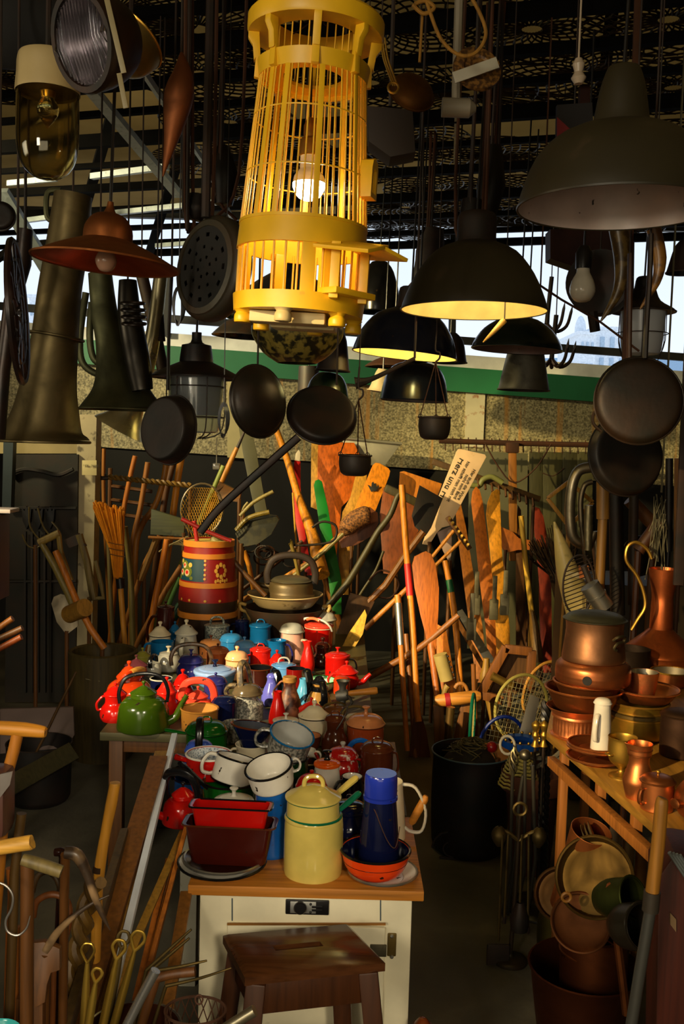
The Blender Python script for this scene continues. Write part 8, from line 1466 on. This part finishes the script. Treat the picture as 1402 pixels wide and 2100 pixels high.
e = thing('leather_box', 'brownish rounded case with a painted glint on top at the left edge', 'case', W(-10, 1720, 1.65)); g = G(); c = W(-14, 1580, 1.65); g.box((c.x - .008, c.y + .02, c.z - .06), (.065, .07, .12), .018); g.box((c.x - .02, c.y + .03, (c.z - .11) / 2), (.03, .03, c.z - .11), .003); part('case', g, paint((84, 52, 44), .35), e, world=True); g = G(); g.prism(Wl([(0, 1588), (26, 1582), (20, 1610), (0, 1636)], 1.615), (0, .004, 0)); part('painted_glint', g, metal((190, 180, 176), .2, .6), e, world=True)  # the glint on the case is put on as a pale metal piece
staff('walking_stick', 'thick barked stick with pale cut end standing upright on the left', 'stick', [(236, 1606), (228, 1650), (216, 1710), (206, 1770), (200, 1830)], [22, 24, 21, 23, 22], 2.0, wood((196, 136, 56), con=.7)); g = G(); c = W(236, 1606, 2.0); k = KM(236, 1606, 2.0); g.lathe([(0, .002), (10.5 * k, .001), (11 * k, -.004)], 18, Matrix.Translation(c)); ws = [o for o in COL.objects if o.name.startswith('walking_stick')][-1]; part('cut_end', g, wood((206, 150, 84), 'X'), ws, world=True)
for y in (1782, 1814): g = G(); x = 203 + (1782 - y) * .12; g.tube(Wl([(x, y - 6), (x - 1, y + 6)], 2.0), 12.2 * k, 14); part('dark_ring', g, iron((40, 30, 16), .5), ws, world=True)
staff('hammer_handle', 'pale wooden handle end pointing right at the left edge', 'handle', [(-60, 1746), (0, 1738), (60, 1728), (63, 1728)], [26, 30, 31, 26], 1.6, wood((226, 170, 92), 'X'), toground=False)
hh = [o for o in COL.objects if o.name == 'hammer_handle'][0]; g = G(); p = W(-60, 1746, 1.6); g.tube([p, Vector((p.x, p.y, 0.005))], .014, 10); part('post', g, DKWOOD, hh, world=True)
staff('wooden_grip_stick', 'grey striped wooden handle lying across below the pale one', 'handle', [(46, 1762), (86, 1774), (126, 1788)], [24, 28, 26], 1.65, GREYWOOD, toground=False); wh = [o for o in COL.objects if o.name == 'wooden_grip_stick'][0]; g = G(); p = W(56, 1768, 1.66); g.tube([p, Vector((p.x, p.y, .005))], .012, 10); part('post', g, DKWOOD, wh, world=True)
HORNC = speck((60, 46, 34), (150, 120, 84), 14, .35, .55)
for lab, path, w in (('antler handle with pale tip pointing down right', [(134, 1748), (158, 1754), (178, 1790), (194, 1838), (210, 1876), (226, 1908)], [26, 26, 20, 16, 11, 2]), ('thin curved horn handle below the antler', [(224, 1836), (190, 1852), (150, 1880), (116, 1914), (94, 1950)], [2, 7, 12, 16, 18])):
    P = smooth_path(Wl(path, 1.75), 5); k = KM(150, 1800, 1.75); e = thing('antler_cane', lab, 'cane', P[len(P) // 2]); g = G(); g.tube(P, [x * k / 2 for x in w], 14); part('antler', g, HORNC, e, world=True); g = G(); q = P[0] if w[0] > 5 else P[-1]; g.tube([q + Vector((0, 0, -.004)), q + Vector((-.01, .03, -.1)), Vector((q.x - .02, q.y + .05, .005))], .009, 10); part('stick', g, DKWOOD, e, world=True)
for i, (lab, path, w, m) in enumerate((('brown cane with round crook in the lower left', [(110, 1990), (140, 1900), (138, 1850), (108, 1834), (76, 1848), (68, 1880)], 14, wood((110, 60, 30))), ('dark cane with crook behind the brown one', [(128, 1960), (124, 1830), (104, 1790), (78, 1796), (66, 1830)], 12, wood((64, 44, 28))), ('glossy dark knob cane left of the antler', [(118, 1900), (124, 1800), (130, 1752), (112, 1748)], [12, 13, 22, 16], enamel((40, 16, 10), False)))):
    P = smooth_path(Wl(path, 1.8 + .04 * i), 5)[::-1]; k = KM(100, 1850, 1.8); g = G(); g.tube(P, [x * k / 2 for x in (w[::-1] if isinstance(w, list) else [w, w])], 12); q = P[-1]; g.tube([q, Vector((q.x - .02, q.y + .04, .005))], 6 * k, 10); solo('cane', g, m, lab, 'cane')
e = thing('meat_hook', 'big S shaped steel hook at the left edge', 'hook', W(30, 1915, 1.6)); g = G(); g.tube(smooth_path(Wl([(-10, 1808), (12, 1816), (26, 1836), (24, 1862), (12, 1888), (16, 1910), (36, 1918), (54, 1904), (62, 1878)], 1.6), 5), [.002, .0022, .0022, .0022, .0022, .0022, .0022, .0018, .0008], 8); part('hook', g, metal((196, 190, 184), .25, .6), e, world=True); g = G(); p = W(-10, 1808, 1.6); g.tube([p, p + Vector((-.06, 0, .0)), Vector((p.x - .06, p.y, .005))], .004, 6); part('rod', g, IRON, e, world=True)
for i, (lab, path, w, m) in enumerate((('squared dark post end behind the pale handle', [(44, 1668), (38, 1720), (30, 1790)], 20, wood((84, 60, 34))), ('orange brown upright handle below the squared post', [(20, 1780), (24, 1840), (20, 1900)], 16, wood((150, 84, 34))), ('brown upright handle under the steel hook', [(34, 1900), (32, 1990), (32, 2040)], 15, wood((130, 74, 32))), ('dark upright plank left of the canes', [(54, 1790), (56, 1880), (54, 2000)], 22, wood((66, 48, 28))))): staff('tool_grip', lab, 'handle', path, w, 1.7 + .05 * i, m)
g = G(); c0 = Wl([(196, 1810), (176, 1870), (164, 1930), (150, 1990), (136, 2060)], 1.95); P = smooth_path(c0, 8)
for s in range(2): g.tube([p + Vector((.011 * math.cos(i * .55 + s * 3.14), .011 * math.sin(i * .55 + s * 3.14), 0)) for i, p in enumerate(P)], .0125, 8)
q = P[-1]; g.tube([q, Vector((q.x, q.y, .005))], .012, 8); solo('twisted_cane', g, wood((110, 80, 40)), 'thick twisted vine cane below the barked stick', 'cane')
e = thing('cut_board', 'brown board with rounded cut outs in the lower left', 'board', W(90, 2100, 1.75)); P = [(44, 1936), (90, 1932), (122, 1946), (122, 1990), (104, 1996), (96, 2020), (92, 2056), (70, 2068), (58, 2050), (40, 2052)]; part('board', sheet(P, 1.75, 1.72, .015), wood((104, 64, 34)), e, world=True); g = G(); q = W(60, 2050, 1.73); g.box((q.x, q.y + .01, q.z / 2), (.05, .02, q.z), .002); part('stem', g, DKWOOD, e, world=True)
# planks and the white pole leaning against the table
def lean(name, label, cat, a, b, Ya, Yb, w, h, mat, up=(0, -1, .3)):
    p, q = W(a[0], a[1], Ya), W(b[0], b[1], Yb); d = (q - p).normalized(); q2 = q + d * max(0, (q.z - .02) / -d.z) if d.z < 0 else q; g = G(); g.bar(p, q2, w, h, .002, up=up); return solo(name, g, mat, label, cat)
lean('plank', 'wide brown beam leaning at the table left of the white pole', 'board', (326, 1560), (222, 1910), 2.72, 2.1, .05, .035, wood((122, 76, 40)))
lean('plank', 'pale top board behind the wide brown beam', 'board', (334, 1548), (300, 1680), 2.78, 2.5, .045, .03, wood((150, 110, 60)))
lean('plank', 'thin dark board left of the wide brown beam', 'board', (256, 1708), (196, 1910), 2.4, 2.05, .02, .03, wood((80, 60, 40)))
lean('pole', 'white squared pole leaning past the red kettle', 'pole', (358, 1508), (262, 1904), 2.85, 2.1, .017, .017, paint((222, 228, 238), .45))
for i, (lab, a, b, w, m) in enumerate((('orange brown lath leftmost under the table end', (346, 1762), (302, 1948), 12, wood((166, 92, 34))), ('second orange brown lath under the table end', (360, 1770), (314, 1952), 13, wood((150, 86, 36))), ('long orange lath leaning beside the roasting pan', (386, 1680), (330, 1890), 9, wood((190, 110, 44))), ('short pale board leaning at the red pan', (414, 1618), (352, 1760), 14, wood((176, 130, 64))), ('spotted brown board left of the cabinet', (382, 1830), (356, 1990), 24, wood((130, 84, 46))))):
    Ya = (2.5, 2.45, 2.5, 2.76, 2.26)[i]; lean('lath', lab, 'board', a, b, Ya, Ya - (.2, .2, .2, .28, .2)[i], w * KM(*a, Ya), .012, m)
# copper cauldron with brass ladles
kk = KM(270, 2110, 1.72); c = W(272, 2130, 1.72); e = thing('copper_cauldron', 'dark copper cauldron with ladles in it at the bottom left', 'pot', Vector((c.x, c.y, 0)))
part('pot', G().lathe(shell(cat_prof([(70 * kk, c.z - 160 * kk), (92 * kk, c.z - 130 * kk), (102 * kk, c.z - 60 * kk), (98 * kk, c.z + 20 * kk)]), .003), 44), metal((110, 60, 40), .4, .4), e); part('rim', G().tube([(98 * kk * math.cos(t * .1571), 98 * kk * math.sin(t * .1571), c.z + 20 * kk) for t in range(40)], .003, 6, True), metal((140, 136, 128), .3, .5), e)
g = G(); g.lathe([(60 * kk, 0), (64 * kk, c.z - 160 * kk)], 20, caps=True); part('stand', g, DKWOOD, e)
def ladle(label, top, low, w, Y, m):
    k = KM(top[0], top[1], Y); a, b = W(*top, Y), W(*low, Y); d = (b - a).normalized(); x = Vector((d.z, 0, -d.x)).normalized(); t = thing('brass_ladle', label, 'ladle', b)
    s = w * k / 2; L = w * 1.5 * k; g = G(); P = [a + d * (1.05 * L) + x * 0, a + d * (.75 * L) + x * s * .55, a + d * (.38 * L) + x * s, a + d * .06 * L + x * s * .6, a, a + d * .06 * L - x * s * .6, a + d * (.38 * L) - x * s, a + d * (.75 * L) - x * s * .55, a + d * (1.05 * L)]
    g.tube(smooth_path(P, 4), 2.6 * k, 8, flat=1.4); part('eye', g, m, t, world=True); g = G(); g.tube([a + d * (.98 * L), a + d * (1.6 * L), a.lerp(b, .6), b, b + d * .09], [4 * k, 6 * k, 8 * k, 9 * k, 9 * k], 10, flat=.5, up=x); part('handle', g, m, t, world=True)
    g = G(); g.lathe(shell(cat_prof([(.008, -.03), (.03, -.02), (.036, 0)]), .002), 18, Matrix.Translation(b + d * .11)); part('bowl', g, m, t, world=True)
YB2 = metal((214, 176, 76), .22, .6)
for lab, t, l, w, Y in (('brass ladle handle furthest left with bright loop', (181, 1934), (172, 2098), 27, 1.62), ('short brass ladle handle right of the leftmost one', (201, 1986), (182, 2098), 20, 1.6), ('brass ladle handle with loop third from the left', (247, 1928), (212, 2096), 27, 1.64), ('brass ladle handle furthest right of the loops', (287, 1910), (238, 2086), 28, 1.68), ('dark brass ladle handle behind the third loop', (256, 1910), (226, 2060), 24, 1.74)): ladle(lab, t, l, w, Y, YB2 if 'dark' not in lab else DKBRASS)
e = thing('steel_tube', 'bright steel tube handle slanting out of the copper cauldron', 'tube', W(262, 2098, 1.62)); g = G(); P = Wl([(319, 1990), (290, 2044), (262, 2100)], 1.62); g.tube(P + [P[-1] + (P[-1] - P[0]).normalized() * .08], .0088, 16); part('tube', g, metal((206, 206, 204), .12, .8), e, world=True)
e = thing('steel_tube', 'short steel pipe end in front of the stool', 'tube', W(480, 2110, 1.66)); g = G(); g.tube(down(Wl([(522, 2072), (480, 2098), (458, 2110)], 1.66)), .010, 14); part('tube', g, metal((190, 180, 150), .2, .6), e, world=True)
for i, (lab, path, w, m) in enumerate((('rough brown wooden handle left of the stool', [(400, 1992), (350, 1998), (320, 2006)], 20, wood((100, 60, 36))), ('long dark spit pointing right at the cabinet', [(474, 1985), (410, 2006), (340, 2022)], [3, 6, 8], DKBRASS), ('upper dark spit pointing right', [(424, 1970), (370, 1982), (320, 1990)], [4, 7, 8], DKBRASS), ('upper brassy prong by the spotted board', [(392, 1906), (350, 1944), (300, 1990)], [5, 7, 8], DKBRASS), ('lower brassy prong by the spotted board', [(388, 1924), (350, 1956), (310, 1990)], [5, 7, 8], DKBRASS))): staff('skewer' if i else 'rough_stick', lab, 'skewer' if i else 'handle', path, w, 1.8, m)
e = thing('wire_basket', 'rusty wire basket in front of the stool at the bottom left', 'basket', W(390, 2180, 1.75)); c = W(400, 2110, 1.75); k = KM(400, 2100, 1.75); g = G(); g.tube([c + Vector((62 * k * math.cos(t * .2094), 50 * k * math.sin(t * .2094), 40 * k)) for t in range(30)], .0028, 6, True); part('rim', g, RUST, e, world=True); g = G()
for s in (1, -1):
    for i in range(20): a = 2 * math.pi * i / 20; g.tube([c + Vector((62 * k * f * math.cos(a + s * u * .16), 50 * k * f * math.sin(a + s * u * .16), 40 * k - u * 26 * k)) for u, f in ((0, 1), (1, .99), (2, .97), (3, .93), (4, .86))], .0011, 4)
part('wires', g, RUST, e, world=True); g = G(); q = W(408, 2050, 1.72); g.tube([q + Vector((.007 * math.cos(t * .6), 0, .009 * math.sin(t * .6))) for t in range(10)], .0018, 6, True); part('loop', g, RUST, e, world=True); g = G(); g.box((c.x, c.y, (c.z - 66 * k) / 2), (.05, .05, c.z - 66 * k), .004); part('stand', g, DKWOOD, e, world=True)
e = thing('enamel_bowl', 'turquoise enamel bowl rim at the bottom left corner', 'bowl', W(0, 2130, 1.45)); c = W(-8, 2118, 1.45); k = KM(0, 2110, 1.45); g = G(); g.lathe(shell(cat_prof([(30 * k, -40 * k), (44 * k, -14 * k), (50 * k, 0)]), .002), 32, Matrix.Translation(c)); part('bowl', g, enamel((60, 170, 170)), e, world=True); g = G(); z = c.z - 40 * k; g.box((c.x, c.y, z / 2), (.06, .06, z), .004); part('stand', g, DKWOOD, e, world=True)
e = thing('brown_jug', 'glossy brown jug lid peeking in at the bottom right of the cabinet', 'jug', W(866, 2100, 2.2)); c = W(866, 2100, 2.2); k = KM(866, 2100, 2.2); g = G(); g.lathe(cat_prof([(24 * k, -c.z + .001), (30 * k, -c.z * .5), (20 * k, -10 * k), (17 * k, 0), (8 * k, 12 * k), (0, 14 * k)]), 24, Matrix.Translation(c)); part('jug', g, enamel((120, 56, 20)), e, world=True)
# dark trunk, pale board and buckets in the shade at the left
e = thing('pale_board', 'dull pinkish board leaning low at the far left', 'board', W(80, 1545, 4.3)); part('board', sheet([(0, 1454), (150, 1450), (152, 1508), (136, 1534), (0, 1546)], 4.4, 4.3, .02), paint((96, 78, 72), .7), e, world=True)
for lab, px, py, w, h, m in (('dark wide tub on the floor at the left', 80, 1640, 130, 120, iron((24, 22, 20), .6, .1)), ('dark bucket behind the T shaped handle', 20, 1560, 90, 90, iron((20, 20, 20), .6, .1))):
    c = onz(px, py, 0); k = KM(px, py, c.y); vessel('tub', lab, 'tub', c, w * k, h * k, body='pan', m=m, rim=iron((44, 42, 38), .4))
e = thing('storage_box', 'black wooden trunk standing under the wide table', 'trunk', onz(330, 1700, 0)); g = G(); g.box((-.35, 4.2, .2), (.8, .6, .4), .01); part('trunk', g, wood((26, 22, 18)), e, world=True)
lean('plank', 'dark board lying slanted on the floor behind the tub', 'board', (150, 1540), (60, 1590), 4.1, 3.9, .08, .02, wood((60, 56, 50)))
# ------------------------------------------------------------------ hidden lower ends: shafts that carry the raised tools down to the floor
def support(name, r=.011, m=None, to=0.004, top=None):
    o = bpy.data.objects.get(name)
    if not o: return
    pts = []
    def walk(x, M):
        M = M @ (x.matrix_parent_inverse if x.parent else Matrix()) @ x.matrix_basis
        if x.type == 'MESH': pts.extend(M @ v.co for v in x.data.vertices)
        for c in [y for y in COL.objects if y.parent == x]: walk(c, M)
    walk(o, Matrix())
    q = max(pts, key=lambda p: p.z) if top else min(pts, key=lambda p: p.z); g = G()
    g.tube([q + Vector((0, .004, -.02 if top else .02)), Vector((q.x, q.y + .02, top or to))], .003 if top else r, 8)
    BASE[o.name] = o.matrix_basis.translation.copy()
    part('cord' if top else 'shaft', g, m or (IRON if top else DKWOOD), o, world=True)
for nm in ('bread_peel', 'bread_peel.001', 'bread_peel.002', 'fan_shovel', 'hand_tool', 'pitchfork', 'wooden_rake', 'wooden_rake.001', 'wooden_rake.002', 'pickaxe', 'spade', 'spade.001', 'broom', 'lamp_tube', 'plank', 'twig_broom', 'ski', 'ski.001', 'ski.002', 'ski.003', 'ski.004', 'ski.005', 'ski.006', 'ski.007', 'wooden_guard', 'scythe_blade', 'shovel', 'shovel.001', 'shovel.002', 'saw_blade', 'wood_plane', 'landing_net', 'leaf_rake', 't_handle_tool', 'twisted_rake', 'cutting_board', 'lettered_peel', 'coal_shovel', 'dustpan', 'paddle', 'wooden_propeller', 'mallet', 'twig', 'twig.001', 'plank.001'):
    support(nm)
for nm in ('horn_trumpet', 'steel_can', 'price_tag'): support(nm, .006, IRON, ZC)
for nm in ('pendant_lamp.010', 'grapnel', 'grapnel.001'): support(nm, top=3.6)
for nm in ('pink_shelf', 'firewood', 'firewood.001', 'firewood.002'): support(nm, .02)
